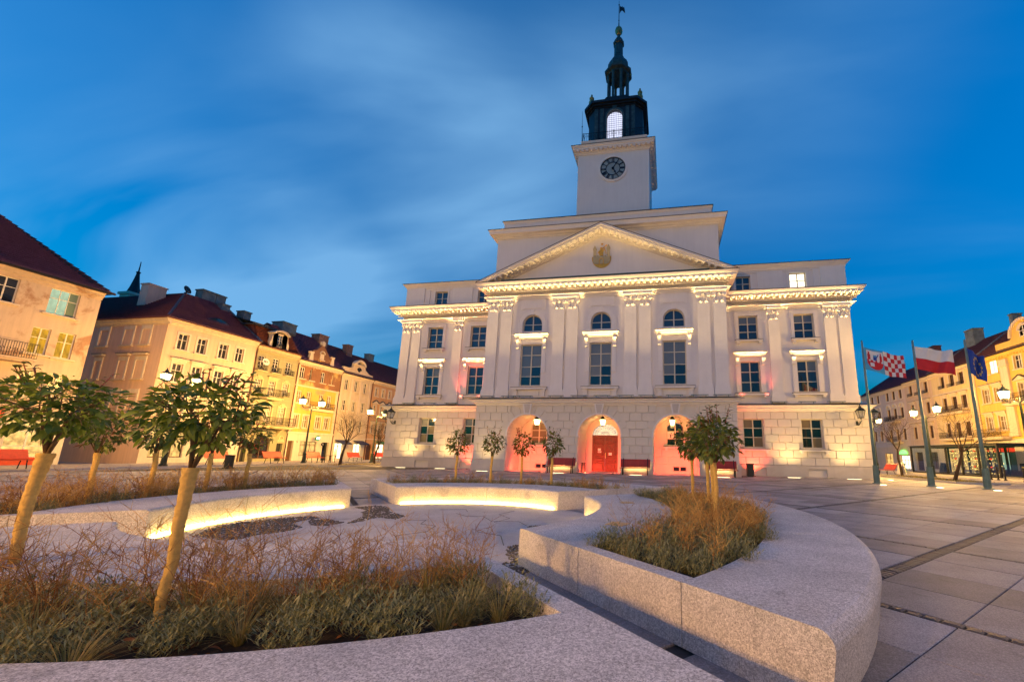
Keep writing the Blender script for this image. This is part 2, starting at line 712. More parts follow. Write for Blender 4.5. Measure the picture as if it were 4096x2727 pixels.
def copy_tree(o, parent=None):
    c = o.copy()
    COL.objects.link(c)
    c.parent = parent
    for ch in list(o.children):
        copy_tree(ch, c)
    return c


UNIT = {}


def unit(mat):
    if mat not in UNIT:
        UNIT[mat] = MB().box(-.5, .5, -.5, .5, -.5, .5).mesh('unit_' + mat, mat)
    return UNIT[mat]


def slab(name, mat, parent, x0, x1, y0, y1, z0, z1):
    """box that shares its mesh data"""
    return link(name, unit(mat), parent, ((x0 + x1) / 2, (y0 + y1) / 2, (z0 + z1) / 2), 0, (x1 - x0, y1 - y0, z1 - z0))


def spot(name, loc, target, power, color, size=60, blend=.6, radius=.05, parent=None):
    d = bpy.data.lights.new(name, 'SPOT')
    d.energy = power
    d.color = color
    d.spot_size = rad(size)
    d.spot_blend = blend
    d.shadow_soft_size = radius
    o = link(name, d, parent)
    o.location = loc
    o.rotation_euler = (Vector(target) - Vector(loc)).to_track_quat('-Z', 'Y').to_euler()
    return o


def bar_light(name, loc, length, power, color, spread, parent, aim=(0, 0, 1), width=.05):
    d = bpy.data.lights.new(name, 'AREA')
    d.shape = 'RECTANGLE'
    d.size = length
    d.size_y = width
    d.spread = rad(spread)
    d.energy = power
    d.color = color
    o = link(name, d, parent)
    o.location = loc
    a = Vector(aim).normalized()
    x = Vector((1, 0, 0))
    o.matrix_local = Matrix.Translation(loc) @ Matrix((x, (-a).cross(x), -a)).transposed().to_4x4()
    return o


def point(name, loc, power, color, radius=.08, parent=None):
    d = bpy.data.lights.new(name, 'POINT')
    d.energy = power
    d.color = color
    d.shadow_soft_size = radius
    o = link(name, d, parent)
    o.location = loc
    return o


def window(parent, x0, x1, z0, z1, y, frame='window_white', pane='glass_dark', cols=2, rows=(.6,), fw_=.06, bar=.045, arch=0.0, panes=True, dep=.07, name='window'):
    """frame and glazing bars as one part, each pane a sub-part; rows = heights of the transoms as fractions"""
    b = MB()
    zs = z1 - arch
    b.box(x0, x0 + fw_, y, y + dep, z0, zs)
    b.box(x1 - fw_, x1, y, y + dep, z0, zs)
    b.box(x0 + fw_, x1 - fw_, y, y + dep, z0, z0 + fw_)
    if not arch:
        b.box(x0 + fw_, x1 - fw_, y, y + dep, z1 - fw_, z1)
    else:
        c, r = (x0 + x1) / 2, (x1 - x0) / 2
        k = arch / r
        n_ = 12
        for i in range(n_):
            a, e = PI * i / n_, PI * (i + 1) / n_
            q = [(c + rr * math.cos(t), zs + rr * k * math.sin(t)) for rr, t in ((r - fw_, a), (r, a), (r, e), (r - fw_, e))]
            b.prism_y(q, y, y + dep)
    xs = [x0 + fw_ + (x1 - x0 - 2 * fw_) * i / cols for i in range(cols + 1)]
    zr = [z0 + fw_] + [z0 + (z1 - z0) * t for t in rows] + [z1 - fw_]
    for i in range(1, cols):
        bb = bar * (1.5 if cols == 2 or i * 2 == cols else .8)
        b.box(xs[i] - bb / 2, xs[i] + bb / 2, y - .012, y + dep - .02, z0 + fw_, z1 - fw_)
    for i, z in enumerate(zr[1:-1]):
        b.box(x0 + fw_, x1 - fw_, y - .006, y + dep - .025, z - bar / 2, z + bar / 2)
    w = b.build(name, frame, parent)
    if arch or not panes:
        if arch:
            c, r = (x0 + x1) / 2, (x1 - x0) / 2 - fw_
            k = (arch - fw_) / r
            pm = pane[0] if isinstance(pane, (list, tuple)) else pane
            for i in range(cols):
                a, e = xs[i], xs[i + 1]
                z_prev = z0 + fw_
                for z_next in zr[1:]:
                    pts = []
                    if z_next <= zs + 1e-6:
                        pts = [(a, z_prev), (e, z_prev), (e, z_next), (a, z_next)]
                    else:
                        zb = max(z_prev, z0 + fw_)
                        pts = [(a, zb), (e, zb)]
                        for j in range(9):
                            x = e + (a - e) * j / 8
                            t = max(0, 1 - ((x - c) / r) ** 2)
                            zt = min(zs + r * k * math.sqrt(t), z_next)
                            pts.append((x, max(zt, zb + .002)))
                    MB().prism_y(pts, y + .03, y + .042).build('pane', pm, w)
                    z_prev = z_next
        else:
            slab('pane', pane, w, x0 + fw_, x1 - fw_, y + .03, y + .042, z0 + fw_, z1 - fw_)
        return w
    k = 0
    for j in range(len(zr) - 1):
        for i in range(cols):
            pm = pane[k % len(pane)] if isinstance(pane, (list, tuple)) else pane
            k += 1
            slab('pane', pm, w, xs[i], xs[i + 1], y + .03, y + .042, zr[j], zr[j + 1])
    return w

# ------------------------------------------------------------------ town hall
WARM = (1.0, .62, .20)
RED = (1.0, .07, .03)
UPW, PDW = 1.7, .75
RF = -2.08          # front of the projecting centre
H = thing('town_hall', 'large pale neoclassical town hall with pediment, clock tower and dark spire', 'town hall')


def cut(a, b, gaps):
    seg = [(a, b)]
    for g0, g1 in gaps:
        nx = []
        for p, q in seg:
            if q <= g0 or p >= g1:
                nx.append((p, q))
            else:
                if g0 - p > .1:
                    nx.append((p, g0))
                if q - g1 > .1:
                    nx.append((g1, q))
        seg = nx
    return seg


BLK = {}


def block(x0, x1, z0, z1, yb, yf, parent=None, mat='hall_block', c=.022):
    w, h = round(x1 - x0 - .016, 2), round(z1 - z0 - .016, 2)
    key = (w, h, round(yb - yf, 3), mat)
    if key not in BLK:
        BLK[key] = MB().pillow(-w / 2, w / 2, -h / 2, h / 2, 0, yf - yb, c).mesh('stone_block', mat)
    return link('stone_block', BLK[key], parent or H, ((x0 + x1) / 2, yb, (z0 + z1) / 2))


# --- capital, one mesh for all pilasters (unit width, unit height)
def capital_mesh():
    b = MB()
    b.box(-.46, .46, -.16, 0, 0, .72)
    b.box(-.60, .60, -.27, 0, .90, 1.0)
    b.box(-.54, .54, -.22, 0, .80, .90)
    for s in (-1, 1):
        b.disc_y(s * .40, .72, .20, -.27, -.05, 14)
        b.ring_y(s * .40, .72, .13, .175, -.295, -.27, 12)
        b.disc_y(s * .40, .72, .06, -.31, -.27, 8)
        # hanging leaf with curled tip
        for k, (z, r) in enumerate(((.10, .15), (.22, .13), (.34, .09))):
            b.lathe([(.01, -.5 * r), (r * .8, -.25 * r), (r, 0), (r * .7, .4 * r), (.01, .6 * r)], 8, (s * .22, -.17 - .015 * k, z))
        b.tube([(s * .08, -.2, .15), (s * .10, -.22, .45), (s * .26, -.24, .60)], [.035, .035, .03], 5)
    b.lathe([(.01, -.08), (.10, -.05), (.13, 0), (.08, .06), (.01, .08)], 8, (0, -.20, .74))
    b.tube([(-.26, -.22, .70), (0, -.25, .62), (.26, -.22, .70)], .05, 6)
    b.box(-.48, .48, -.19, 0, -.03, .02)
    return b.mesh('capital', 'hall_trim')


CAP = capital_mesh()


def pilaster(x0, x1, zb, zs, zc, zt, y):
    """zb base bottom, zs shaft bottom, zc capital bottom, zt capital top"""
    p = MB().box(x0, x1, y - .14, y + .02, zs, zc).build('pilaster', 'hall_trim', H)
    w = x1 - x0
    b = MB()
    b.box(x0 - .09, x1 + .09, y - .24, y + .01, zb, zb + (zs - zb) * .62)
    b.box(x0 - .07, x1 + .07, y - .22, y + .01, zb + (zs - zb) * .62, zb + (zs - zb) * .74)
    b.box(x0 - .04, x1 + .04, y - .19, y + .01, zb + (zs - zb) * .74, zb + (zs - zb) * .9)
    b.box(x0 - .02, x1 + .02, y - .165, y + .01, zb + (zs - zb) * .9, zs)
    b.build('pilaster_base', 'hall_trim', p)
    c = link('capital', CAP, p, ((x0 + x1) / 2, y, zc), 0, (w, .75, zt - zc))
    return p


MOD = MB().box(-.085, .085, -.42, 0, 0, .10).prism_x([(-.42, 0), (-.42, .10), (-.46, .10), (-.46, .05)], -.085, .085).box(-.07, .07, -.30, 0, -.06, 0).mesh('modillion', 'hall_trim')


def entablature(path, dz, mods, dent):
    b = MB().sweep(path, [(-.05, 11.60 + dz), (.10, 11.60 + dz), (.10, 11.68 + dz), (.17, 11.70 + dz), (.17, 11.77 + dz), (.24, 11.78 + dz), (.34, 11.83 + dz), (.34, 11.86 + dz), (-.05, 11.89 + dz)])
    b.build('architrave', 'hall_trim', H)
    MB().sweep(path, [(.355, 11.862 + dz), (.355, 11.88 + dz), (-.04, 11.93 + dz), (-.04, 11.90 + dz)]).build('architrave_flashing', 'roof_sheet', H)
    b = MB().sweep(path, [(-.05, 12.12 + dz), (.07, 12.12 + dz), (.10, 12.20 + dz), (.20, 12.22 + dz), (.22, 12.36 + dz), (.26, 12.46 + dz), (.70, 12.47 + dz), (.70, 12.60 + dz), (.76, 12.63 + dz), (.82, 12.76 + dz), (.82, 12.80 + dz), (-.05, 12.84 + dz)])
    b.build('cornice', 'hall_trim', H)
    MB().sweep(path, [(.845, 12.802 + dz), (.845, 12.83 + dz), (-.04, 12.93 + dz), (-.04, 12.86 + dz)]).build('cornice_flashing', 'roof_sheet', H)
    for x0, x1, y, sp in mods:
        n_ = max(1, round((x1 - x0) / sp))
        for i in range(n_ + 1):
            link('modillion', MOD, H, (x0 + (x1 - x0) * i / n_, y - .255, 12.365 + dz))
    b = MB()
    for x0, x1, y in dent:
        n_ = int((x1 - x0) / .115)
        for i in range(n_):
            x = x0 + (i + .5) * (x1 - x0) / n_
            b.box(x - .035, x + .035, y - .205, y - .09, 12.135 + dz, 12.205 + dz)
    b.build('dentil_course', 'hall_trim', H, kind='stuff')


def string_course(path, dz):
    b = MB().sweep(path, [(-.05, 4.28 + dz), (.06, 4.28 + dz), (.06, 4.32 + dz), (.11, 4.36 + dz), (.14, 4.44 + dz), (.30, 4.47 + dz), (.30, 4.56 + dz), (.40, 4.61 + dz), (.46, 4.66 + dz), (.46, 4.69 + dz), (-.05, 4.70 + dz)])
    b.build('string_course', 'hall_trim', H)
    MB().sweep(path, [(.48, 4.69 + dz), (.48, 4.71 + dz), (-.05, 4.86 + dz), (-.05, 4.71 + dz)]).build('ledge_roof', 'roof_sheet', H)


def surround(w, x0, x1, z0, z1, y, t=.2, ears=True):
    b = MB()
    b.box(x0 - t, x0, y - .05, y + .02, z0 - .05, z1 + t)
    b.box(x1, x1 + t, y - .05, y + .02, z0 - .05, z1 + t)
    b.box(x0, x1, y - .05, y + .02, z1, z1 + t)
    if ears:
        b.box(x0 - t - .07, x0 - t, y - .05, y + .02, z1 - .25, z1 + t)
        b.box(x1 + t, x1 + t + .07, y - .05, y + .02, z1 - .25, z1 + t)
    b.box(x0 - t - .04, x1 + t + .04, y - .08, y + .02, z1 + t, z1 + t + .045)
    b.build('surround', 'hall_trim', w)


def sill(w, x0, x1, z, y, ext=.3, h=.16, proj=.24, brackets=True, mat='hall_trim'):
    b = MB().box(x0 - ext, x1 + ext, y - proj, y + .02, z - h, z - .03)
    if brackets:
        for x in (x0 - ext + .18, x1 + ext - .18):
            b.box(x - .09, x + .09, y - proj * .75, y + .02, z - h - .16, z - h)
    b.build('window_sill', mat, w)
    MB().box(x0 - ext - .02, x1 + ext + .02, y - proj - .02, y + .01, z - .03, z).build('sill_flashing', 'roof_sheet', w)


def hood(w, x0, x1, z, y, ext=.42, drop=.62):
    b = MB()
    b.sweep([(x0 - ext + .3, y + .02), (x0 - ext + .3, y - .02), (x1 + ext - .3, y - .02), (x1 + ext - .3, y + .02)],
            [(0, z - .28), (.1, z - .28), (.12, z - .2), (.26, z - .16), (.28, z - .06), (.33, z), (0, z)])
    b.build('window_hood', 'hall_trim', w)
    MB().box(x0 - ext - .04, x1 + ext + .04, y - .37, y + .01, z, z + .03).build('hood_flashing', 'roof_sheet', w)
    for x in (x0 - .21, x1 + .21):
        c = MB()
        c.prism_x([(y, z - .28), (y - .26, z - .28), (y - .28, z - .42), (y - .16, z - .6), (y - .12, z - .28 - drop), (y, z - .28 - drop)], x - .10, x + .10)
        c.tube([(x - .12, y - .2, z - .38), (x + .12, y - .2, z - .38)], .085, 10)
        c.tube([(x - .11, y - .1, z - .28 - drop + .05), (x + .11, y - .1, z - .28 - drop + .05)], .06, 8)
        c.build('console', 'hall_trim', w)
    for a_, c_2 in ((x0 - .3, x0), (x1, x1 + .3)):
        MB().box(a_, c_2, y - .05, y + .02, z - 2.8, z - .28).build('surround', 'hall_trim', w)


# --- wings
ZR = [.74, 1.25, 1.75, 2.24, 2.75, 3.25, 3.78, 4.29]
WX = [(9.62, 10.94), (13.35, 14.66)]
for s in (-1, 1):
    def mir(a, b):
        return (a, b) if s > 0 else (-b, -a)
    xa, xb = mir(8.94, 17.5)
    gw = [mir(*w) for w in WX]
    bw = [mir(9.95, 10.95), mir(13.55, 14.68)]
    MB().wall(xa, xb, .0, 4.32, [(a, b, 1.86, 3.80) for a, b in gw], .03, .3).build('wall', 'hall_block', H)
    MB().wall(xa - (.05 if s < 0 else 0), xb + (.05 if s > 0 else 0), 0, .74, [(a, b, .06, .54) for a, b in bw], -.07, .3).box(xa, xb, -.07, .03, .73, .75).build('plinth', 'hall_plinth', H)
    fl = [(a, b, 5.62, 7.83) for a, b in gw] + [(a, b, 9.42, 11.16) for a, b in gw]
    xe_, xf_ = mir(8.4, 17.05)
    MB().wall(xe_, xf_, 4.32, 12.3, fl, 0, .3).build('wall', 'hall_plaster', H)
    MB().box(min(s * 17.05, s * 17.5), max(s * 17.05, s * 17.5), 0, 20, 4.3, 4.36).build('ledge', 'hall_trim', H)
    at = [(mir(9.58, 10.62) + (13.0, 14.22)), (mir(13.3, 14.42) + (13.0, 14.3))]
    xc, xd = mir(8.4, 16.95)
    MB().wall(xc, xd, 12.3, 14.75, at, .08, .25).build('attic_wall', 'hall_plaster', H)
    # side and back of the wing
    b = MB()
    X = s * 17.5
    for z0, z1, x in ((0, 4.33, X), (4.33, 12.3, s * 17.05), (12.3, 14.75, s * 16.95)):
        b.add([(x, 0.0, z0), (x, 20, z0), (x, 20, z1), (x, 0.0, z1)], [(0, 1, 2, 3)])
    b.build('side_wall', 'hall_plaster', H)
    MB().box(xc, xd, .08, 20, 14.72, 14.76).build('roof_deck', 'roof_sheet', H)
    # panels of the attic storey
    b = MB()
    for a, c in (mir(8.94, 9.1), mir(11.1, 12.85), mir(14.9, 15.35)):
        b.box(a, c, .02, .085, 12.9, 14.45)
    a, c = mir(8.94, 15.35)
    b.box(a, c, .02, .085, 14.45, 14.6)
    a, c = mir(15.35, 17.0)
    b.box(a, c, -.06, .085, 12.9, 14.6)
    b.build('attic_panelling', 'hall_trim', H)
    pth = [(-17.0, 20), (-17.0, .02), (-8.4, .02)] if s < 0 else [(8.4, .02), (17.0, .02), (17.0, 20)]
    MB().sweep(pth, [(-.05, 14.58), (.05, 14.58), (.08, 14.68), (.26, 14.88), (.30, 14.96), (-.05, 14.97)]).build('attic_cornice', 'hall_trim', H)
    MB().sweep(pth, [(.33, 14.96), (.33, 15.0), (-.05, 15.06), (-.05, 14.98)]).build('roof_edge', 'roof_sheet', H)
    # rusticated blocks
    for i in range(7):
        x = 17.5 - (.435 if i % 2 else 0) + (.87 if i % 2 else 0)
        gaps = [(w0 - .0, w1 + .0) for w0, w1 in WX] if 2 <= i <= 5 else []
        while x > 9.0:
            a, c = max(x - .87, 8.97), min(x, 17.5)
            x -= .87
            for p, q in cut(a, c, gaps):
                p, q = mir(p, q)
                block(p, q, ZR[i], ZR[i + 1], .03, -.035)
    for j, (a, b_) in enumerate(gw):
        w = window(H, a, b_, 1.86, 3.80, .18, 'window_cream', ['glass_curtain', 'glass_dark', 'glass_dark', 'glass_curtain', 'glass_blind', 'glass_dark'] if s < 0 else ['glass_dark', 'glass_curtain', 'glass_dark'], 2, (.36, .68), .07, .05)
        sill(w, a, b_, 1.80, -.03, .28, .13, .2)
        w = window(H, a, b_, 5.62, 7.83, .15, 'window_cream', ['glass_dark', 'glass_dark', 'glass_dark', 'glass_blue', 'glass_blue', 'glass_blind'] if j else ['glass_blue', 'glass_dark'], 2, (.33, .66), .07, .05)
        hood(w, a, b_, 8.42, 0, .42, .6)
        sill(w, a, b_, 5.56, 0, .42, .16)
        w = window(H, a, b_, 9.42, 11.16, .15, 'window_cream', ['glass_blue', 'glass_blue', 'glass_blue', 'glass_blue', 'glass_blind', 'glass_blind'] if s > 0 else 'glass_blue', 2, (.33, .66), .07, .05)
        surround(w, a, b_, 9.42, 11.16, 0)
        sill(w, a, b_, 9.38, 0, .25, .14)
        a, b_, z0, z1 = at[j]
        w = window(H, a, b_, z0, z1, .2, 'window_cream', 'lit_white' if (s > 0 and j) else 'glass_blue', 2, (.55,), .07, .05)
        surround(w, a, b_, z0, z1, .08, .14, False)
        a, b_ = bw[j]
        w = window(H, a, b_, .06, .54, .12, 'window_cream', 'glass_curtain' if s < 0 else 'glass_dark', 2, (), .06, .06, name='basement_window')
    for a, b_ in ((11.63, 12.37), (15.29, 16.03), (16.20, 16.94)):
        a, b_ = mir(a, b_)
        pilaster(a, b_, 4.86, 5.58, 10.77, 11.58, 0)
    pth = [(-17.05, 20), (-17.05, 0), (-8.4, 0)] if s < 0 else [(8.4, 0), (17.05, 0), (17.05, 20)]
    a, c = mir(9.15, 17.5)
    entablature(pth, 0, [(a, c, 0, .365)], [(a, c, 0)])
    pth = [(-17.4, 20), (-17.4, 0), (-8.9, 0)] if s < 0 else [(8.9, 0), (17.4, 0), (17.4, 20)]
    string_course(pth, 0)
    # heads of the pilasters break forward in the architrave
    for a, b_ in ((11.55, 12.45), (15.2, 17.02)):
        a, b_ = mir(a, b_)
        MB().box(a, b_, -.30, .0, 11.585, 11.84).build('architrave_block', 'hall_trim', H)

# --- projecting centre
AX = [-5.05, 0.0, 5.05]
big = [(x - .79, x + .79, 5.87, 8.92) for x in AX]
arc = [(x - .74, x + .74, 9.88, 11.15) for x in AX]
b = MB().wall(-8.55, 8.55, 4.5, 13.2, big + arc, RF, .3)
for x0, x1, z0, z1 in arc:
    b.arch_fill(x0, x1, 10.41, RF, RF + .3, 14, 11.15)
b.build('wall', 'hall_plaster', H)
b = MB().wall(-8.94, 8.94, 0, 4.5, [(x - 1.45, x + 1.45, 0, 3.88) for x in AX], RF + .03, 2.85)
for x in AX:
    b.arch_fill(x - 1.45, x + 1.45, 2.43, RF + .03, RF + 2.88, 20, 3.88)
b.build('wall', 'hall_block', H)
for s in (-1, 1):
    for x, z0, z1 in ((8.935, 0, 4.55), (8.545, 4.5, 13.5)):
        MB().box(min(s * x, s * (x - .01)), max(s * x, s * (x - .01)), RF + .002, .2, z0, z1).build('side_wall', 'hall_plaster', H)
    MB().box(min(s * 8.54, s * 8.94), max(s * 8.54, s * 8.94), RF + .01, .2, 4.5, 4.56).build('ledge', 'hall_trim', H)
for a, b_ in ((-9.0, -6.5), (-3.6, -1.45), (1.45, 3.6), (6.5, 9.0)):
    MB().box(a, b_, RF - .07, RF + .05, 0, .68).box(a + .02, b_ - .02, RF - .05, RF + .05, .68, .74).build('plinth', 'hall_plinth', H)
ZC = [.74, 1.31, 1.83, 2.37, 2.91, 3.44, 4.0, 4.49]
for i in range(7):
    zm = (ZC[i] + ZC[i + 1]) / 2
    gaps = []
    for x in AX:
        hw = 1.47 if ZC[i] < 2.4 else math.sqrt(max(0, 2.08 ** 2 - (ZC[i + 1] - 2.43) ** 2)) if ZC[i + 1] - 2.43 < 2.08 else .3
        if i == 6:
            hw = 1.25
        gaps.append((x - hw - .01, x + hw + .01))
    x = 0 + (.41 if i % 2 else 0) - .82 * 12
    while x < 9:
        a, c = max(x, -8.94), min(x + .82, 8.94)
        x += .82
        if c - a > .1:
            for p, q in cut(a, c, gaps):
                block(p, q, ZC[i], ZC[i + 1], RF + .03, RF - .035)
for x in AX:
    # voussoirs
    for k in range(10):
        if k in ():
            continue
        t0, t1 = PI * k / 10 + .012, PI * (k + 1) / 10 - .012
        ro = 2.05
        q = []
        for r, t in ((1.56, t0), (ro, t0), (ro, t1), (1.56, t1)):
            q.append((x + r * math.cos(t), min(2.43 + r * math.sin(t), 4.47)))
        MB().prism_y(q, RF - .03, RF + .03).build('voussoir', 'hall_block', H)
    MB().ring_y(x, 2.43, 1.45, 1.55, RF - .055, RF + .4, 28, 0, PI).build('archivolt', 'hall_trim', H)
    k = MB().prism_y([(x - .20, 3.84), (x + .20, 3.84), (x + .34, 4.62), (x - .34, 4.62)], RF - .22, RF + .05).build('keystone', 'hall_trim', H)
    MB().prism_y([(x - .13, 3.95), (x + .13, 3.95), (x + .23, 4.55), (x - .23, 4.55)], RF - .235, RF - .2).build('keystone_panel', 'hall_plinth', k)
    for d in (-1, 1):
        MB().box(x + d * 1.49 - .07, x + d * 1.49 + .07, RF - .06, RF + .5, 2.36, 2.45).build('impost', 'hall_trim', H)
# back of the arcade
bd = RF + 2.6
b = MB().wall(-6.5, 6.5, 0, 3.9, [(-.95, .95, 0, 3.42)] + [(x - .62, x + .62, 1.92, 3.55) for x in (-5.05, 5.05)] + [(x - .2, x + .75, .14, .5) for x in (-5.05, 5.05)], bd, .25)
b.arch_fill(-.95, .95, 2.6, bd, bd + .25, 14, 3.42)
for x in (-5.05, 5.05):
    b.arch_fill(x - .62, x + .62, 3.2, bd, bd + .25, 12, 3.55)
b.build('wall', 'hall_block', H)
for x in (-5.05, 5.05):
    for i, (z0, z1) in enumerate(((.62, 1.16), (1.16, 1.70))):
        for k in range(4):
            a = x - 1.45 + .9 * k - (.45 if i else 0)
            for p, q in cut(max(a, x - 1.45), min(a + .9, x + 1.45), []):
                if q - p > .1:
                    block(p, q, z0, z1, bd, bd - .03)
    w = window(H, x - .62, x + .62, 1.92, 3.55, bd + .1, 'window_cream', 'glass_dark' if x > 0 else 'glass_curtain', 2, (.30, .62), .07, .05, arch=.35)
    sill(w, x - .62, x + .62, 1.88, bd, .2, .13, .2)
    window(H, x - .2, x + .75, .14, .5, bd + .1, 'window_cream', 'glass_dark', 2, (), .05, .06, name='basement_window')
# information sign in the right-hand arcade window
t = MB().box(4.50, 4.96, bd + .06, bd + .075, 2.42, 2.92).build('information_sign', 'paper_white', H)
t['label'] = 'white sign with a black letter i'
MB().prism_y([(4.68, 2.5), (4.74, 2.5), (4.78, 2.72), (4.70, 2.72)], bd + .045, bd + .058).disc_y(4.78, 2.80, .035, bd + .045, bd + .058, 10).box(4.64, 4.72, bd + .045, bd + .058, 2.70, 2.73).box(4.66, 4.80, bd + .045, bd + .058, 2.49, 2.515).build('letter', 'black_board', t)
# main door
d = MB().box(-.95, .95, bd + .05, bd + .15, 2.50, 2.62).box(-.95, -.88, bd + .05, bd + .2, .02, 2.5).box(.88, .95, bd + .05, bd + .2, .02, 2.5).build('door', 'door_red', H)
for s in (-1, 1):
    x0, x1 = (.01, .87) if s > 0 else (-.87, -.01)
    l = MB().box(x0, x1, bd + .10, bd + .16, .02, 2.5)
    for z0, z1 in ((.15, .62), (.72, 1.0), (1.12, 2.0), (2.08, 2.4)):
        l.pillow(x0 + .12, x1 - .12, z0, z1, bd + .10, bd + .06, .03)
    l.ring_y((x0 + x1) / 2, 1.6, .14, .19, bd + .035, bd + .07, 14)
    l = l.build('door_leaf', 'door_red', d)
MB().box(.03, .06, bd + .02, bd + .06, .95, 1.35).build('door_handle', 'brass', d)
MB().box(-.52, -.28, bd + .04, bd + .055, 1.36, 1.66).build('notice', 'paper_white', d)
MB().box(.28, .5, bd + .04, bd + .055, 1.18, 1.36).build('notice', 'paper_white', d)
f = MB()
pts = [(.94 * math.cos(PI * k / 16), 2.62 + .80 * math.sin(PI * k / 16)) for k in range(17)]
f.prism_y(pts, bd + .14, bd + .16)
f = f.build('fan_light', 'fan_light', H)
g = MB()
for k in range(1, 12):
    a = PI * k / 12
    g.tube([(.12 * math.cos(a), bd + .12, 2.62 + .12 * math.sin(a)), (.92 * math.cos(a), bd + .12, 2.62 + .79 * math.sin(a))], .014, 4)
for rr in (.3, .6, .9):
    g.tube([(rr * math.cos(PI * k / 18), bd + .115, 2.62 + rr * .86 * math.sin(PI * k / 18)) for k in range(19)], .014, 4)
for k in range(12):
    a = PI * (k + .5) / 12
    g.ring_y(.75 * math.cos(a), 2.62 + .65 * math.sin(a), .05, .07, bd + .11, bd + .13, 8)
g.build('grille', 'iron', f)
# plaque and frames of the centre windows
for j, x in enumerate(AX):
    w = window(H, x - .79, x + .79, 5.87, 8.92, RF + .15, 'window_cream', ['glass_dark', 'glass_dark', 'glass_blind', 'glass_dark', 'glass_blind', 'glass_blind', 'glass_blind', 'glass_blind'], 2, (.23, .46, .74), .08, .055)
    hood(w, x - .79, x + .79, 9.60, RF, .45, .72)
    sill(w, x - .79, x + .79, 5.78, RF, .5, .17, .26)
    MB().box(x - .72, x + .72, RF - .05, RF + .02, 5.16, 5.52).build('apron', 'hall_trim', w)
    for dx in (-1.02, 1.02):
        MB().box(x + dx - .14, x + dx + .14, RF - .14, RF + .02, 5.1, 5.6).build('apron_block', 'hall_trim', w)
    w = window(H, x - .74, x + .74, 9.88, 11.15, RF + .15, 'window_cream', 'glass_blue', 2, (.42,), .07, .05, arch=.74)
    q = MB().ring_y(x, 10.41, .74, 1.02, RF - .06, RF + .02, 24, 0, PI)
    for dx in (-1, 1):
        q.box(min(x + dx * .74, x + dx * 1.02), max(x + dx * .74, x + dx * 1.02), RF - .06, RF + .02, 9.66, 10.41)
        q.box(min(x + dx * 1.02, x + dx * 1.1), max(x + dx * 1.02, x + dx * 1.1), RF - .05, RF + .02, 9.66, 10.75)
    q.build('surround', 'hall_trim', w)
    MB().prism_y([(x - .09, 11.10), (x + .09, 11.10), (x + .14, 11.5), (x - .14, 11.5)], RF - .12, RF + .02).build('keystone', 'hall_trim', w)
    MB().prism_y([(x - .92, 11.52), (x - .72, 11.52), (x - .72, 11.62), (x + .72, 11.62), (x + .72, 11.52), (x + .92, 11.52), (x + .92, 12.36), (x - .92, 12.36)], RF - .05, RF + .02).build('panel', 'hall_trim', H)
for a in (-8.50, -7.44, -3.48, -2.48, 1.67, 2.67, 6.62, 7.67):
    pilaster(a, a + .83, 5.02, 5.85, 11.45, 12.28, RF)
pth = [(-8.52, .1), (-8.52, RF), (8.52, RF), (8.52, .1)]
entablature(pth, .70, [(-8.9, 8.9, RF, .41)], [(-8.8, 8.8, RF)])
pth = [(-8.86, .1), (-8.86, RF), (8.86, RF), (8.86, .1)]
string_course(pth, .20)
for a, b_ in ((-8.62, -6.5), (-3.6, -1.55), (1.55, 3.6), (6.5, 8.62)):
    MB().box(a, b_, RF - .30, RF, 12.285, 12.54).build('architrave_block', 'hall_trim', H)

# --- pediment
AP, ZB, SL = 17.6, 13.535, .4425


def rake(v0, v1, y0, name, mat):
    b = MB()
    xa, xb_ = (AP - v0 - ZB) / SL + .0, (AP - v1 - ZB) / SL
    for s in (-1, 1):
        q = [(0, AP - v0), (s * xa, ZB), (s * xb_, ZB), (0, AP - v1)]
        b.prism_y(q if s < 0 else q[::-1], y0, RF + .1)
    b.build(name, mat, H)


MB().prism_y([(-8.2, 13.4), (8.2, 13.4), (0, 17.25)], RF, RF + .3).build('tympanum', 'hall_plaster', H)
rake(-.035, .0, RF - .93, 'rake_flashing', 'roof_sheet')
rake(.0, .15, RF - .90, 'raking_cornice', 'hall_trim')
rake(.15, .30, RF - .80, 'raking_cornice', 'hall_trim')
rake(.30, .38, RF - .30, 'raking_cornice', 'hall_trim')
rake(.38, .46, RF - .20, 'raking_cornice', 'hall_trim')
rake(.46, .54, RF - .12, 'raking_cornice', 'hall_trim')
al = math.atan(SL)
for s in (-1, 1):
    for k in range(1, 21):
        x = s * (.15 + (k - 1) * .405)
        o = link('modillion', MOD, H, (x, RF - .29, AP - abs(x) * SL - .405))
        o.rotation_euler = (0, s * al, 0)
b = MB()
for s in (-1, 1):
    for k in range(70):
        x = s * (.06 + k * .118)
        z = AP - abs(x) * SL - .475
        if z < 13.6:
            continue
        b.box(x - .03, x + .03, RF - .24, RF - .19, z - .03, z + .05)
b.build('egg_moulding', 'hall_trim', H, kind='stuff')
# snow guards along the foot of the tympanum and over the string courses
sg = MB().box(-.55, .55, -.05, .05, 0, .035).box(-.40, -.37, -.04, .02, -.09, 0).box(.37, .40, -.04, .02, -.09, 0).mesh('light_bar', 'pole_green')
for k in range(16):
    link('light_bar', sg, H, (-6.9 + k * .92 * 1.0, RF - .55, 13.69))

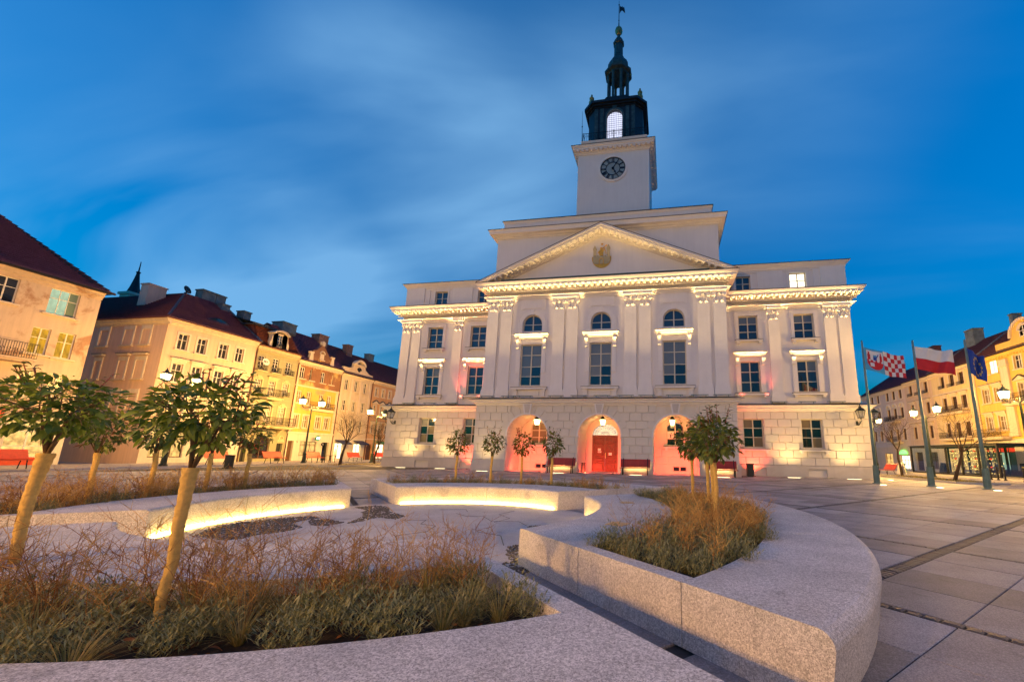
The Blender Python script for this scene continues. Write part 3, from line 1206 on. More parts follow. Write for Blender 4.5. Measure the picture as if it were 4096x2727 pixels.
# --- emblem
ex, ez = -.05, 14.5
em = MB()
sh_pts = [(ex + .70 * math.cos(t), ez + .72 + .72 * math.sin(t)) for t in [PI + PI * k / 20 for k in range(21)]]
em.prism_y(sh_pts + [(ex + .70, ez + .86), (ex - .70, ez + .86)], RF - .07, RF + .01)
em = em.build('emblem', 'emblem_gold', H)
em['label'] = 'gilded town crest with castle wall, two towers, trumpeter and star'
wl_ = MB().prism_y([(ex - .62, ez + .86), (ex - .62, ez + .45), (ex - .50, ez + .27), (ex + .50, ez + .27), (ex + .62, ez + .45), (ex + .62, ez + .86)], RF - .10, RF - .06)
for k in range(5):
    wl_.box(ex - .60 + k * .27, ex - .48 + k * .27, RF - .10, RF - .0, ez + .86, ez + .94)
wl_.build('castle_wall', 'emblem_grey', em)
for i in range(5):
    for k in range(6):
        x = ex - .58 + k * .21 + (.1 if i % 2 else 0)
        if abs(x + .08 - ex) < .2 or x + .18 > ex + .62 or (i < 1 and abs(x + .08 - ex) > .42):
            continue
        slab('brick', 'emblem_grey', em, x, x + .18, RF - .118, RF - .09, ez + .30 + i * .11, ez + .385 + i * .11)
g = MB().ring_y(ex, ez + .56, .12, .17, RF - .13, RF - .09, 12, 0, PI).box(ex - .17, ex - .12, RF - .13, RF - .09, ez + .27, ez + .56).box(ex + .12, ex + .17, RF - .13, RF - .09, ez + .27, ez + .56)
g.build('gate', 'emblem_gold', em)
for s in (-1, 1):
    x = ex + s * .50
    z = ez + .9 + (.05 if s > 0 else 0)
    t_ = MB().box(x - .10, x + .10, RF - .10, RF, z, z + .52).box(x - .13, x + .13, RF - .12, RF, z + .50, z + .58)
    t_.prism_y([(x - .13, z + .58), (x + .13, z + .58), (x + .03, z + .80), (x, z + .86), (x - .03, z + .80)], RF - .10, RF)
    t_.build('tower', 'emblem_grey', em)
p_ = MB()
p_.prism_y([(ex - .14, ez + .92), (ex + .12, ez + .92), (ex + .10, ez + 1.15), (ex + .14, ez + 1.36), (ex - .10, ez + 1.38), (ex - .22, ez + 1.15)], RF - .11, RF)
p_.disc_y(ex - .02, ez + 1.47, .10, RF - .12, RF, 10)
p_.tube([(ex + .1, RF - .08, ez + 1.32), (ex + .22, RF - .1, ez + 1.38), (ex + .16, RF - .12, ez + 1.5)], .04, 5)
p_.tube([(ex - .12, RF - .08, ez + 1.34), (ex - .24, RF - .1, ez + 1.16), (ex - .06, RF - .12, ez + 1.06)], .04, 5)
p_.tube([(ex + .03, RF - .1, ez + 1.46), (ex + .30, RF - .1, ez + 1.66), (ex + .38, RF - .1, ez + 1.72)], [.02, .03, .06], 6)
p_.tube([(ex + .2, RF - .08, ez + 1.5), (ex + .3, RF - .08, ez + 1.2), (ex + .33, RF - .08, ez + 1.06)], [.015, .02, .04], 5)
p_.build('trumpeter', 'emblem_gold', em)
st = [(ex + .02 + r * math.sin(PI * k / 5), ez + 1.86 + r * math.cos(PI * k / 5)) for k in range(10) for r in [(.10 if k % 2 == 0 else .045)]]
MB().prism_y(st, RF - .05, RF).build('star', 'emblem_gold', em)

# --- attic block behind the pediment
AY = RF + .12
MB().box(-8.23, 8.23, AY, 16, 13.3, 17.45).build('attic_block', 'hall_plaster', H)
pth = [(-8.23, 16), (-8.23, AY), (8.23, AY), (8.23, 16)]
MB().sweep(pth, [(-.05, 17.38), (.06, 17.38), (.08, 17.46), (.22, 17.5), (.26, 17.58), (.50, 17.62), (.52, 17.76), (.60, 17.92), (-.05, 17.93)]).build('attic_cornice', 'hall_trim', H)
MB().sweep(pth, [(.63, 17.92), (.63, 17.95), (-.25, 18.02), (-.25, 17.94)]).build('roof_edge', 'roof_sheet', H)
MB().box(-7.85, 7.85, AY + .1, 15.6, 17.9, 18.80).build('parapet', 'hall_plaster', H)
pth = [(-7.85, 15.6), (-7.85, AY + .1), (7.85, AY + .1), (7.85, 15.6)]
MB().sweep(pth, [(-.05, 18.72), (.03, 18.74), (.10, 18.90), (-.05, 18.93)]).build('parapet_cap', 'hall_trim', H)
MB().sweep(pth, [(.13, 18.90), (.13, 18.96), (-.3, 18.99), (-.3, 18.92)]).build('roof_edge', 'roof_sheet', H)
MB().box(-7.6, 7.6, AY + .3, 15.4, 18.86, 18.90).build('roof_deck', 'roof_sheet', H)

# --- clock tower
TY, TB, TW = 2.67, 8.6, 3.22
MB().box(-TW, TW, TY, TB, 18.6, 28.3).build('tower_shaft', 'hall_plaster', H)
pth = [(-TW, TB), (-TW, TY), (TW, TY), (TW, TB), (-TW, TB)]
MB().sweep(pth, [(-.05, 28.0), (.06, 28.0), (.08, 28.08), (.14, 28.12), (.16, 28.34), (.42, 28.36), (.42, 28.50), (.5, 28.54), (.55, 28.68), (-.05, 28.7)]).build('tower_cornice', 'hall_trim', H)
MB().sweep(pth, [(.58, 28.68), (.58, 28.72), (-.3, 28.8), (-.3, 28.7)]).build('roof_edge', 'roof_sheet', H)
td = MB().box(-.115, .115, -.24, 0, 0, .14).mesh('dentil', 'hall_trim')
for k in range(16):
    link('dentil', td, H, (-3.2 + k * 6.4 / 15, TY - .15, 28.21))
    for s in (-1, 1):
        o = link('dentil', td, H, (s * (TW + .15), TY + .1 + k * 5.6 / 15, 28.21), s * PI / 2)
MB().box(-2.98, 2.98, TY + .2, TB - .2, 28.7, 29.55).build('parapet', 'hall_plaster', H)
pth = [(-2.98, TB - .2), (-2.98, TY + .2), (2.98, TY + .2), (2.98, TB - .2), (-2.98, TB - .2)]
MB().sweep(pth, [(-.05, 29.45), (.03, 29.47), (.08, 29.62), (-.05, 29.65)]).build('parapet_cap', 'hall_trim', H)
# clock
ck = MB().ring_y(0, 26.35, 1.14, 1.32, TY - .09, TY + .02, 48).ring_y(0, 26.35, 1.14, 1.19, TY - .12, TY, 48).build('clock', 'hall_trim', H)
MB().disc_y(0, 26.35, 1.15, TY - .02, TY + .02, 48).build('clock_face', 'clock_face', ck)
k_ = MB().ring_y(0, 26.35, 1.04, 1.15, TY - .05, TY - .02, 48).ring_y(0, 26.35, .60, .66, TY - .05, TY - .02, 48)


def stroke(bm, ang, du0, r0, du1, r1, w):
    """a bar on the dial from (du0, r0) to (du1, r1), radial frame at clock angle ang"""
    ca, sa = math.cos(ang), math.sin(ang)

    def P(u, r):
        return (r * sa + u * ca, 26.35 + r * ca - u * sa)
    q = [P(du0 - w, r0), P(du0 + w, r0), P(du1 + w, r1), P(du1 - w, r1)]
    bm.prism_y(q, TY - .05, TY - .02)


NUM = ['XII', 'I', 'II', 'III', 'IV', 'V', 'VI', 'VII', 'VIII', 'IX', 'X', 'XI']
for h_, nm in enumerate(NUM):
    ang = h_ * PI / 6
    wid = {'I': .065, 'V': .13, 'X': .13}
    tot = sum(wid[c] for c in nm)
    u = -tot / 2
    for c in nm:
        w_ = wid[c]
        m_ = u + w_ / 2
        if c == 'I':
            stroke(k_, ang, m_, .66, m_, 1.04, .022)
        elif c == 'V':
            stroke(k_, ang, m_, .66, m_ - .045, 1.04, .02)
            stroke(k_, ang, m_, .66, m_ + .045, 1.04, .01)
        else:
            stroke(k_, ang, m_ - .045, .66, m_ + .045, 1.04, .02)
            stroke(k_, ang, m_ + .045, .66, m_ - .045, 1.04, .01)
        u += w_
k_.build('numerals', 'clock_dark', ck)
mn = MB()
for i in range(60):
    a = 2 * PI * i / 60
    mn.disc_y(1.095 * math.sin(a), 26.35 + 1.095 * math.cos(a), .022, TY - .056, TY - .045, 6)
mn.build('minute_track', 'clock_face', ck)


def hand(ang, ln, w, name):
    ca, sa = math.cos(ang), math.sin(ang)

    def P(u, r):
        return (r * sa + u * ca, 26.35 + r * ca - u * sa)
    b = MB().prism_y([P(-w, -.1), P(w, -.1), P(w * .8, ln * .45), P(w * 2.2, ln * .5), P(w * .9, ln * .58), P(w * .5, ln), P(-w * .5, ln), P(-w * .9, ln * .58), P(-w * 2.2, ln * .5), P(-w * .8, ln * .45)], TY - .12, TY - .09)
    b.disc_y(0, 26.35, .11, TY - .13, TY - .02, 12)
    b.build(name, 'clock_dark', ck)


hand(rad(33), 1.06, .04, 'minute_hand')
hand(rad(152), .80, .05, 'hour_hand')

# --- bell stage and spire
SX, SY = 0.0, (TY + TB) / 2


def octo(hw, ch, dy=0):
    hd = hw * .9
    return [(SX - hw + ch, SY - hd), (SX + hw - ch, SY - hd), (SX + hw, SY - hd + ch), (SX + hw, SY + hd - ch), (SX + hw - ch, SY + hd), (SX - hw + ch, SY + hd), (SX - hw, SY + hd - ch), (SX - hw, SY - hd + ch)]


FY = SY - 2.6 * .9
b = MB()
hw, ch = 2.6, .75
P_ = octo(hw, ch)
for i in range(1, 8):
    a, c = P_[i], P_[(i + 1) % 8]
    b.add([(a[0], a[1], 29.6), (c[0], c[1], 29.6), (c[0], c[1], 33.5), (a[0], a[1], 33.5)], [(0, 1, 2, 3)])
b.wall(-hw + ch, hw - ch, 29.6, 33.5, [(-.74, .74, 29.7, 33.15)], FY, .4)
b.arch_fill(-.74, .74, 32.41, FY, FY + .4, 16, 33.15)
b.build('bell_stage', 'spire_dark', H)
q = MB().ring_y(0, 32.41, .74, .92, FY - .08, FY + .02, 24, 0, PI).box(-.92, -.74, FY - .08, FY + .02, 29.7, 32.41).box(.74, .92, FY - .08, FY + .02, 29.7, 32.41).prism_y([(-.12, 33.1), (.12, 33.1), (.2, 33.5), (-.2, 33.5)], FY - .14, FY)
for x in (-1.75, -1.2, 1.2, 1.75):
    q.box(x - .16, x + .16, FY - .05, FY + .01, 29.7, 33.4)
q.build('bell_arch', 'spire_copper', H)
g = MB().prism_y([(-.74, 29.7), (.74, 29.7)] + [(.74 * math.cos(PI * k / 14), 32.41 + .74 * math.sin(PI * k / 14)) for k in range(15)], FY + .30, FY + .34).build('lit_opening', 'lit_blue', H)
q = MB()
for k in range(9):
    x = -.66 + k * .165
    zt = 32.41 + math.sqrt(max(0, .74 ** 2 - x * x))
    q.box(x - .012, x + .012, FY + .24, FY + .26, 29.7, zt)
for k in range(15):
    z = 29.9 + k * .22
    hw_ = .74 if z < 32.41 else math.sqrt(max(0, .74 ** 2 - (z - 32.41) ** 2))
    q.box(-hw_, hw_, FY + .235, FY + .255, z - .01, z + .01)
q.build('mesh_screen', 'iron', g)
cn = MB()
for hw_, ch_, z0, z1 in ((2.68, .78, 33.45, 33.62), (2.85, .82, 33.62, 33.82), (3.02, .86, 33.82, 34.08)):
    cn.prism_z(octo(hw_, ch_), z0, z1)
for (h0, c0, z0), (h1, c1, z1) in (((2.95, .85, 34.08), (2.0, .6, 34.9)), ((2.0, .6, 34.9), (1.5, .5, 35.4))):
    A_, B_ = octo(h0, c0), octo(h1, c1)
    for i in range(8):
        j = (i + 1) % 8
        cn.add([A_[i] + (z0,), A_[j] + (z0,), B_[j] + (z1,), B_[i] + (z1,)], [(0, 1, 2, 3)])
cn.prism_z(octo(1.5, .5), 35.3, 35.7)
cn.build('spire_roof', 'spire_dark', H)
# railing round the gallery
rl = MB()
RH = 30.55
for s in (-1, 1):
    rl.box(s * 2.9 - .02, s * 2.9 + .02, TY + .25, TB - .25, RH - .03, RH)
rl.box(-2.9, 2.9, TY + .25, TY + .29, RH - .03, RH)
rl.box(-2.9, 2.9, TY + .25, TY + .29, 29.72, 29.75)
for k in range(36):
    x = -2.9 + 5.8 * k / 35
    rl.box(x - .012, x + .012, TY + .26, TY + .28, 29.62, RH)
for k in range(18):
    x = -2.75 + 5.5 * k / 17
    rl.ring_y(x, 30.25, .08, .10, TY + .26, TY + .28, 10)
for x in (-2.9, 0, 2.9):
    rl.box(x - .03, x + .03, TY + .24, TY + .30, 29.6, RH + .05)
rl.build('railing', 'iron', H)
for s in (-1, 1):
    MB().tube([(s * 2.98, TY + .25, 29.6), (s * 3.02, TY + .25, 33.0)], [.035, .012], 6).tube([(s * 3.0, TY + .25, 31.3), (s * 3.0, TY + .25, 31.36)], .06, 6).build('lightning_rod', 'iron', H)
    u_ = MB().lathe([(.16, 0), (.16, .1), (.10, .16), (.22, .3), (.29, .48), (.26, .62), (.12, .74), (.10, .80), (.22, .9), (.24, 1.0), (.16, 1.12), (.06, 1.22), (.09, 1.3), (.09, 1.38), (.02, 1.5)], 14, (s * 2.35, FY + .55, 34.25))
    u_.build('urn', 'spire_gold', H, True)
# open lantern with columns
for k in range(8):
    a = PI / 8 + k * PI / 4
    x, y = SX + 1.02 * math.cos(a), SY + 1.02 * math.sin(a)
    MB().lathe([(.19, 35.6), (.19, 35.8), (.14, 35.9), (.14, 36.2), (.125, 38.9), (.15, 38.95), (.18, 39.05), (.18, 39.15)], 10, (x, y, 0)).build('column', 'spire_copper', H, True)
ln = MB()
ln.lathe([(1.15, 39.12), (1.15, 39.3), (1.42, 39.42), (1.46, 39.62), (1.2, 39.8), (1.05, 39.95), (1.12, 40.2), (1.1, 40.55), (.95, 40.95), (.75, 41.2), (.62, 41.35), (.62, 41.5), (.48, 41.75), (.46, 43.2), (.58, 43.3), (.60, 43.48), (.48, 43.6), (.48, 43.75), (.34, 44.05), (.16, 44.35), (.13, 44.6)], 8, (SX, SY, 0), PI / 8)
ln.build('spire_dome', 'spire_copper', H)
MB().lathe([(.10, 44.55), (.22, 44.68), (.36, 44.9), (.40, 45.12), (.34, 45.36), (.18, 45.55), (.06, 45.72), (.05, 45.9)], 16, (SX, SY, 0)).build('spire_ball', 'spire_gold', H, True)
vn = MB().tube([(SX, SY, 45.8), (SX, SY, 46.4), (SX, SY, 48.2), (SX, SY, 49.1)], [.07, .045, .035, .02], 6)
vn.lathe([(.02, -.08), (.08, 0), (.02, .08)], 8, (SX, SY, 48.55)).lathe([(.02, -.08), (.07, 0), (.02, .08)], 8, (SX, SY, 46.5))
vn.prism_y([(.06, 48.45), (.25, 48.2), (.35, 48.3), (.42, 48.1), (.55, 48.15), (.62, 47.7), (.66, 47.3), (.35, 47.75), (.22, 47.72), (.06, 47.4)], SY - .02, SY + .02)
vn.build('weather_vane', 'spire_dark', H)

# --- floodlights that belong to the building: narrow uplights on the string course
for s in (-1, 1):
    bar_light('facade_uplight', (s * 13.25, -.43, 4.97), 8.3, UPW * 8.3, WARM, 11, H, (0, .012, 1))
    spot('red_uplight', (s * 11.3, -.44, 4.97), (s * 11.4, -.2, 13), 60 if s < 0 else 28, (1, .10, .06), 62, .9, .05, H)
    spot('red_uplight', (s * 9.6, -.44, 4.97), (s * 9.8, -.2, 13), 50 if s < 0 else 20, (1, .10, .06), 62, .9, .05, H)
bar_light('facade_uplight', (0, RF - .43, 5.17), 17.4, UPW * 17.4, WARM, 11, H, (0, .012, 1))
for s in (-1, 1):
    for k in range(4):
        x = s * (.9 + 1.8 * k)
        bar_light('pediment_uplight', (x, RF - .74, 13.72), 1.7, PDW * (1.0, .75, .45, .2)[k], WARM, 40, H, (0, .06, 1))
for k, x in enumerate((-15.5, -13.7, -11.9, 11.9, 13.7, 15.5)):
    o = link('light_bar', sg, H, (x, -.38, 4.90))
for x in (-8.0, -6.4, -5.2, -3.0, -1.4, .2, 1.8, 3.2, 5.0, 6.6, 8.0):
    o = link('light_bar', sg, H, (x, RF - .38, 5.10))

# ------------------------------------------------------------------ ground
g = MB().box(-260, 260, -120, 400, -.6, -.035).build('ground', 'pave_light')
g['kind'] = 'structure'
R2 = math.sqrt(.5)
OX, OY = .19, -22.16
RI, RO = 3.25, 6.65


def uv(u, v):
    return ((u + v) * R2, (u - v) * R2)


bed = MB().box(-24.2, 27, -33, -.02, -.034, -.02).build('paving', 'joint')
bed['kind'] = 'structure'
slabs = []
CU, CV = 3.285, 3.55
U0, V0 = -12.74, 21.43


def in_area(x, y):
    if not (-24 < x < 26.7 and -32.6 < y < -.3):
        return False
    if abs(x) < 9.2 and y > RF - .2:
        return False
    return math.hypot(x - OX, y - OY) > RI - .3


def seen(x, y):
    d = Vector((x, y, 0)) - CAM
    z = d.dot(fw)
    if z < .3:
        return 0
    a = (d.dot(r2) / z) * F_PX + 2404
    b = 1505.8 - d.dot(u2) / z * F_PX
    if -250 < a < 4350 and b < 2950:
        r_ = math.hypot(x - OX, y - OY)
        if RI < r_ < RO - .2:
            return 0
        return 1 / z
    return 0


for iu in range(-8, 10):
    for iv in range(-8, 8):
        for a in range(4):
            for b_ in range(4):
                u0 = U0 + iu * CU + .055 + a * (CU - .11) / 4
                v0 = V0 + iv * CV + .09 + b_ * (CV - .18) / 4
                du, dv = (CU - .11) / 4, (CV - .18) / 4
                x, y = uv(u0 + du / 2, v0 + dv / 2)
                if in_area(x, y):
                    slabs.append((seen(x, y), x, y, du - .008, dv - .008))
slabs.sort(key=lambda t: -t[0])
SLM = MB()
hx, hy = slabs[0][3] / 2, slabs[0][4] / 2
c_ = .006
SLM.add([(-hx, -hy, -.02), (hx, -hy, -.02), (hx, hy, -.02), (-hx, hy, -.02), (-hx, -hy, -c_), (hx, -hy, -c_), (hx, hy, -c_), (-hx, hy, -c_),
         (-hx + c_, -hy + c_, 0), (hx - c_, -hy + c_, 0), (hx - c_, hy - c_, 0), (-hx + c_, hy - c_, 0)],
        [(0, 1, 5, 4), (1, 2, 6, 5), (2, 3, 7, 6), (3, 0, 4, 7), (4, 5, 9, 8), (5, 6, 10, 9), (6, 7, 11, 10), (7, 4, 8, 11), (8, 9, 10, 11)])
slm = SLM.mesh('paving_slab', 'paving')
rest = MB()
rest.tone = []
cq, sq = math.cos(PI / 4), math.sin(PI / 4)
for i, (s_, x, y, du, dv) in enumerate(slabs):
    dz = random.uniform(-.003, .002)
    if i < 300:
        link('paving_slab', slm, bed, (x, y, dz), PI / 4)
    else:
        o = len(rest.v)
        rest.add([(x + px * cq - py * sq * -1 * -1, y + px * sq + py * cq, pz + dz) for px, py, pz in SLM.v], SLM.f)
        rest.tone += [random.random()] * len(SLM.f)
o = rest.build('paving_slab_field', 'paving', bed)
o['kind'] = 'stuff'
# cobble strips between the slabs
cobs = []
rnd = random.Random(3)
for iv in range(-8, 8):
    vc = V0 + iv * CV
    u = -26.0
    while u < 24:
        w = rnd.uniform(.075, .10)
        x, y = uv(u + w / 2, vc)
        if in_area(x, y):
            cobs.append((seen(x, y), x, y, w - .012, .155))
        u += w
for iu in range(-8, 10):
    uc = U0 + iu * CU
    v = 4.0
    while v < 36:
        w = rnd.uniform(.10, .16)
        x, y = uv(uc, v + w / 2)
        if in_area(x, y):
            cobs.append((seen(x, y), x, y, .085, w - .014))
        v += w
cobs.sort(key=lambda t: -t[0])
CB = MB()
CB.add([(-.5, -.5, -.02), (.5, -.5, -.02), (.5, .5, -.02), (-.5, .5, -.02), (-.5, -.46, -.006), (.46, -.5, -.006), (.5, .46, -.006), (-.46, .5, -.006), (-.34, -.34, .002), (.36, -.32, .003), (.34, .36, .001), (-.36, .33, .003)],
       [(0, 1, 5, 4), (1, 2, 6, 5), (2, 3, 7, 6), (3, 0, 4, 7), (4, 5, 9, 8), (5, 6, 10, 9), (6, 7, 11, 10), (7, 4, 8, 11), (8, 9, 10, 11)])
cbm = CB.mesh('cobble', 'cobble')
rest = MB()
for i, (s_, x, y, a, b_) in enumerate(cobs):
    if i < 240:
        o = link('cobble', cbm, bed, (x, y, rnd.uniform(-.004, .003)), PI / 4, (a, b_, 1))
    elif s_ > 0:
        rest.add([(x + px * a * cq - py * b_ * sq, y + px * a * sq + py * b_ * cq, pz) for px, py, pz in CB.v], CB.f)
o = rest.build('cobble_strips', 'cobble', bed)
o['kind'] = 'stuff'
# left and right streets: kerbs, pavements
for nm, x0, x1, y0, y1 in (('pavement', -32.0, -25.4, -40, 60), ('pavement', 27.4, 33.0, -20, 60)):
    s_ = MB().box(x0, x1, y0, y1, -.05, .06).build(nm, 'pave_light')
    s_['kind'] = 'structure'
    xk = x1 if x0 < 0 else x0 - .16
    for k in range(60):
        slab('kerb_stone', 'granite_floor', s_, xk, xk + .16, -14 + k * .9, -14 + k * .9 + .885, -.05, .085)
# --- arena floor
n_ = 96
af = MB().prism_z([(OX + 3.42 * math.cos(2 * PI * k / n_), OY + 3.42 * math.sin(2 * PI * k / n_)) for k in range(n_)], -.015, .004).build('plaza_floor', 'granite_floor')
af['kind'] = 'structure'
patches = [[(-2.21, -23.61), (-2.59, -23.12), (-2.68, -22.68), (-2.56, -22.25), (-2.45, -22.01), (-2.18, -21.7), (-1.84, -21.83), (-1.9, -22.13), (-1.81, -22.44), (-1.37, -22.67), (-1.28, -23.08), (-1.44, -23.32), (-1.4, -23.62), (-1.51, -23.77)],
           [(-1.87, -22.06), (-1.61, -21.91), (-1.1, -22.11), (-1.07, -22.48), (-1.38, -22.5)],
           [(-2.17, -19.98), (-1.68, -20.16), (-1.25, -20.74), (-.54, -21.22), (-.46, -21.58), (-.94, -21.49), (-.88, -21.91), (-.94, -22.26), (-1.27, -21.43), (-1.65, -21.04), (-1.79, -20.71), (-2.3, -20.46)],
           [(2.13, -21.64), (2.46, -21.4), (2.75, -20.9), (2.85, -20.96), (2.52, -21.61), (2.24, -21.97)],
           [(2.37, -23.2), (2.58, -22.92), (2.75, -23.37), (2.7, -23.58), (3.04, -24.14), (2.9, -24.05), (2.6, -23.72)],
           [(2.95, -24.5), (3.1, -24.1), (2.7, -23.9), (2.45, -24.2)]]


def inside(x, y, P):
    c = False
    j = len(P) - 1
    for i in range(len(P)):
        if (P[i][1] > y) != (P[j][1] > y) and x < (P[j][0] - P[i][0]) * (y - P[i][1]) / (P[j][1] - P[i][1]) + P[i][0]:
            c = not c
        j = i
    return c


for P in patches:
    pb = MB()
    xs, ys = [p[0] for p in P], [p[1] for p in P]
    n_ = int((max(xs) - min(xs)) * (max(ys) - min(ys)) * 900)
    for k in range(n_):
        x, y = rnd.uniform(min(xs), max(xs)), rnd.uniform(min(ys), max(ys))
        if inside(x, y, P):
            r_ = rnd.uniform(.012, .028)
            a = rnd.uniform(0, 6.28)
            q = [(x + r_ * rnd.uniform(.7, 1.2) * math.cos(a + j * PI / 2), y + r_ * rnd.uniform(.7, 1.2) * math.sin(a + j * PI / 2)) for j in range(4)]
            z = .004 + rnd.uniform(.006, .016)
            pb.add([(*p, .0) for p in q] + [(x + (p[0] - x) * .6, y + (p[1] - y) * .6, z) for p in q], [(0, 1, 5, 4), (1, 2, 6, 5), (2, 3, 7, 6), (3, 0, 4, 7), (4, 5, 6, 7)])
    pb.build('pebble_inlay', 'gravel_dark', af, kind='stuff')
gv = MB()
for ln_ in ([(-.3, -21.7), (.1, -21.5), (.25, -21.9), (.6, -22.0), (.75, -22.5), (.5, -22.9), (.8, -23.3), (1.2, -23.5)], [(.2, -20.6), (.6, -20.9), (.9, -20.8), (1.3, -21.3), (1.8, -21.2), (2.1, -21.6)],
            [(1.2, -19.9), (1.1, -20.5), (1.5, -20.9), (1.4, -21.4)], [(-.6, -22.9), (-.2, -23.2), (.1, -23.9), (.5, -24.2), (.6, -24.8)], [(-.4, -20.2), (.1, -20.0), (.3, -20.3)], [(1.5, -22.3), (2.0, -22.5), (2.3, -23.1)]):
    for (a, b_), (c, d_) in zip(ln_[:-1], ln_[1:]):
        L_ = math.hypot(c - a, d_ - b_)
        nx, ny = -(d_ - b_) / L_ * .006, (c - a) / L_ * .006
        gv.prism_z([(a - nx, b_ - ny), (c - nx, d_ - ny), (c + nx, d_ + ny), (a + nx, b_ + ny)], .002, .008)
gv.build('engraved_line', 'gravel_dark', af, kind='stuff')

# ------------------------------------------------------------------ curved stone benches with planting beds
FN, FM = rad(47.63), rad(133.0)
TOP = .41


def ang(base, sgn, delta, r):
    return base + sgn * math.acos(max(-1, min(1, delta / r)))


SECT = {
    'R': (lambda r, e=0: ang(FN, -1, .428 + e, r), lambda r, e=0: ang(FM, -1, -.451 - e, r)),
    'B': (lambda r, e=0: ang(FM, -1, .639 + e, r), lambda r, e=0: ang(FN, 1, .418 + e, r)),
    'L': (lambda r, e=0: ang(FN, 1, -.502 - e, r), lambda r, e=0: ang(FM, 1, .429 + e, r)),
    'F': (lambda r, e=0: ang(FM, 1, -.671 - e, r), lambda r, e=0: 2 * PI + ang(FN, -1, -.392 - e, r)),
}
H0, H1 = 4.42, 5.66


def pol(r, t):
    return (OX + r * math.cos(t), OY + r * math.sin(t))


def arc_slab(sec, prof, t0, t1, n, gap0, gap1):
    """closed profile of (r, z) swept between fractions t0, t1 of the sector"""
    fs, fe = SECT[sec]
    b = MB()
    k = len(prof)
    for i in range(n + 1):
        t = t0 + (t1 - t0) * i / n
        for r, z in prof:
            if sec == 'F' and abs(r - H1) < 1e-6:
                r -= min(.7 * (1 - t), .35)
            a, e = fs(r), fe(r)
            th = a + (e - a) * t
            if i == 0:
                th += gap0 / r
            if i == n:
                th -= gap1 / r
            b.v.append((*pol(r, th), z))
    for i in range(n):
        for j in range(k):
            j2 = (j + 1) % k
            b.f.append((i * k + j, i * k + j2, (i + 1) * k + j2, (i + 1) * k + j))
    b.f.append(tuple(range(k - 1, -1, -1)))
    b.f.append(tuple(n * k + j for j in range(k)))
    return b


def rounded(r0, r1, z0, z1, rad_in, rad_out, under=0):
    p = [(r0 + .12, -.01), (r0 + .12, .075), (r0, .075)] if under else [(r0, z0)]
    m_ = 5
    if rad_in:
        for j in range(m_ + 1):
            a = PI - PI / 2 * j / m_
            p.append((r0 + rad_in + rad_in * math.cos(a), z1 - rad_in + rad_in * math.sin(a)))
    else:
        p.append((r0, z1))
    if rad_out:
        for j in range(m_ + 1):
            a = PI / 2 - PI / 2 * j / m_
            p.append((r1 - rad_out + rad_out * math.cos(a), z1 - rad_out + rad_out * math.sin(a)))
        p.append((r1 - .05, z0))
    else:
        p.append((r1, z1))
        p.append((r1, z0))
    return p


def vent_mesh():
    b = MB().ring_y(0, 0, .085, .10, -.008, .01, 20)
    for k in range(5):
        z = -.056 + k * .028
        h = math.sqrt(.075 ** 2 - z * z)
        b.box(-h, h, -.006, .01, z - .005, z + .005)
    return b.mesh('vent', 'granite')


VENT = vent_mesh()
BENCH = {}
for sec, lab in (('R', 'curved granite bench planter nearest on the right with brass plaques'), ('B', 'curved granite bench planter farthest away, before the town hall arcade'),
                 ('L', 'curved granite bench planter on the left with a long glowing strip'), ('F', 'curved granite bench planter at the bottom left with two near trees')):
    T = thing('stone_bench', lab, 'bench', (0, 0, 0), 0, 'ring of curved stone benches')
    BENCH[sec] = T
    ni = 2
    for k in range(ni):
        arc_slab(sec, rounded(RI, H0, 0, TOP, .045, 0, 0), k / ni, (k + 1) / ni, 22, .006 if k else 0, .006 if k < ni - 1 else 0).build('seat_slab', 'granite', T)
    for k in range(3):
        arc_slab(sec, rounded(H1, RO, 0, TOP, 0, .085), k / 3, (k + 1) / 3, 16, .004 if k else 0, .004 if k < 2 else 0).build('rim_slab', 'granite', T)
    fs, fe = SECT[sec]
    for q in ([pol(H0 + .007, fs(H0)), pol(H1 - .007, fs(H1)), pol(H1 - .007, fs(H1, .15)), pol(H0 + .007, fs(H0, .15))],
              [pol(H0 + .007, fe(H0)), pol(H0 + .007, fe(H0, .15)), pol(H1 - .007, fe(H1, .15)), pol(H1 - .007, fe(H1))]):
        MB().prism_z(q, 0, TOP).build('end_slab', 'granite', T)
    b = MB()
    for i in range(25):
        t = i / 24
        for r in (H0 - .02, (H0 + H1) / 2, H1 + .02 if sec != 'F' else H1 - min(.7 * (1 - t), .35)):
            a, e = fs(r, .12), fe(r, .12)
            b.v.append((*pol(r, a + (e - a) * t), .30 + random.uniform(-.012, .018)))
    for i in range(24):
        for j in range(2):
            b.f.append((i * 3 + j, i * 3 + j + 1, i * 3 + j + 4, i * 3 + j + 3))
    b.build('soil', 'soil', T)
    # LED strip under the inner edge
    r = RI - .03
    a, e = fs(r), fe(r)
    pts = [(*pol(r, a + (e - a) * (.03 + .94 * i / 40)), .024) for i in range(41)]
    MB().tube(pts, .018, 6).build('light_strip', 'led_strip', T)
for sec, x, y in (('B', -.93, -19.2), ('B', 1.15, -19.2), ('L', -3.06, -21.13)):
    t = math.atan2(y - OY, x - OX)
    o = link('vent', VENT, BENCH[sec], (*pol(RI - .001, t), .235), t - PI / 2)
for x, y in ((3.81, -21.13), (3.93, -23.44)):
    t = math.atan2(y - OY, x - OX)
    o = slab('plaque', 'brass', BENCH['R'], -.12, .12, -.12, .12, 0, .006)
    o.location = (x, y, TOP + .003)
    o.rotation_euler = (0, 0, t)

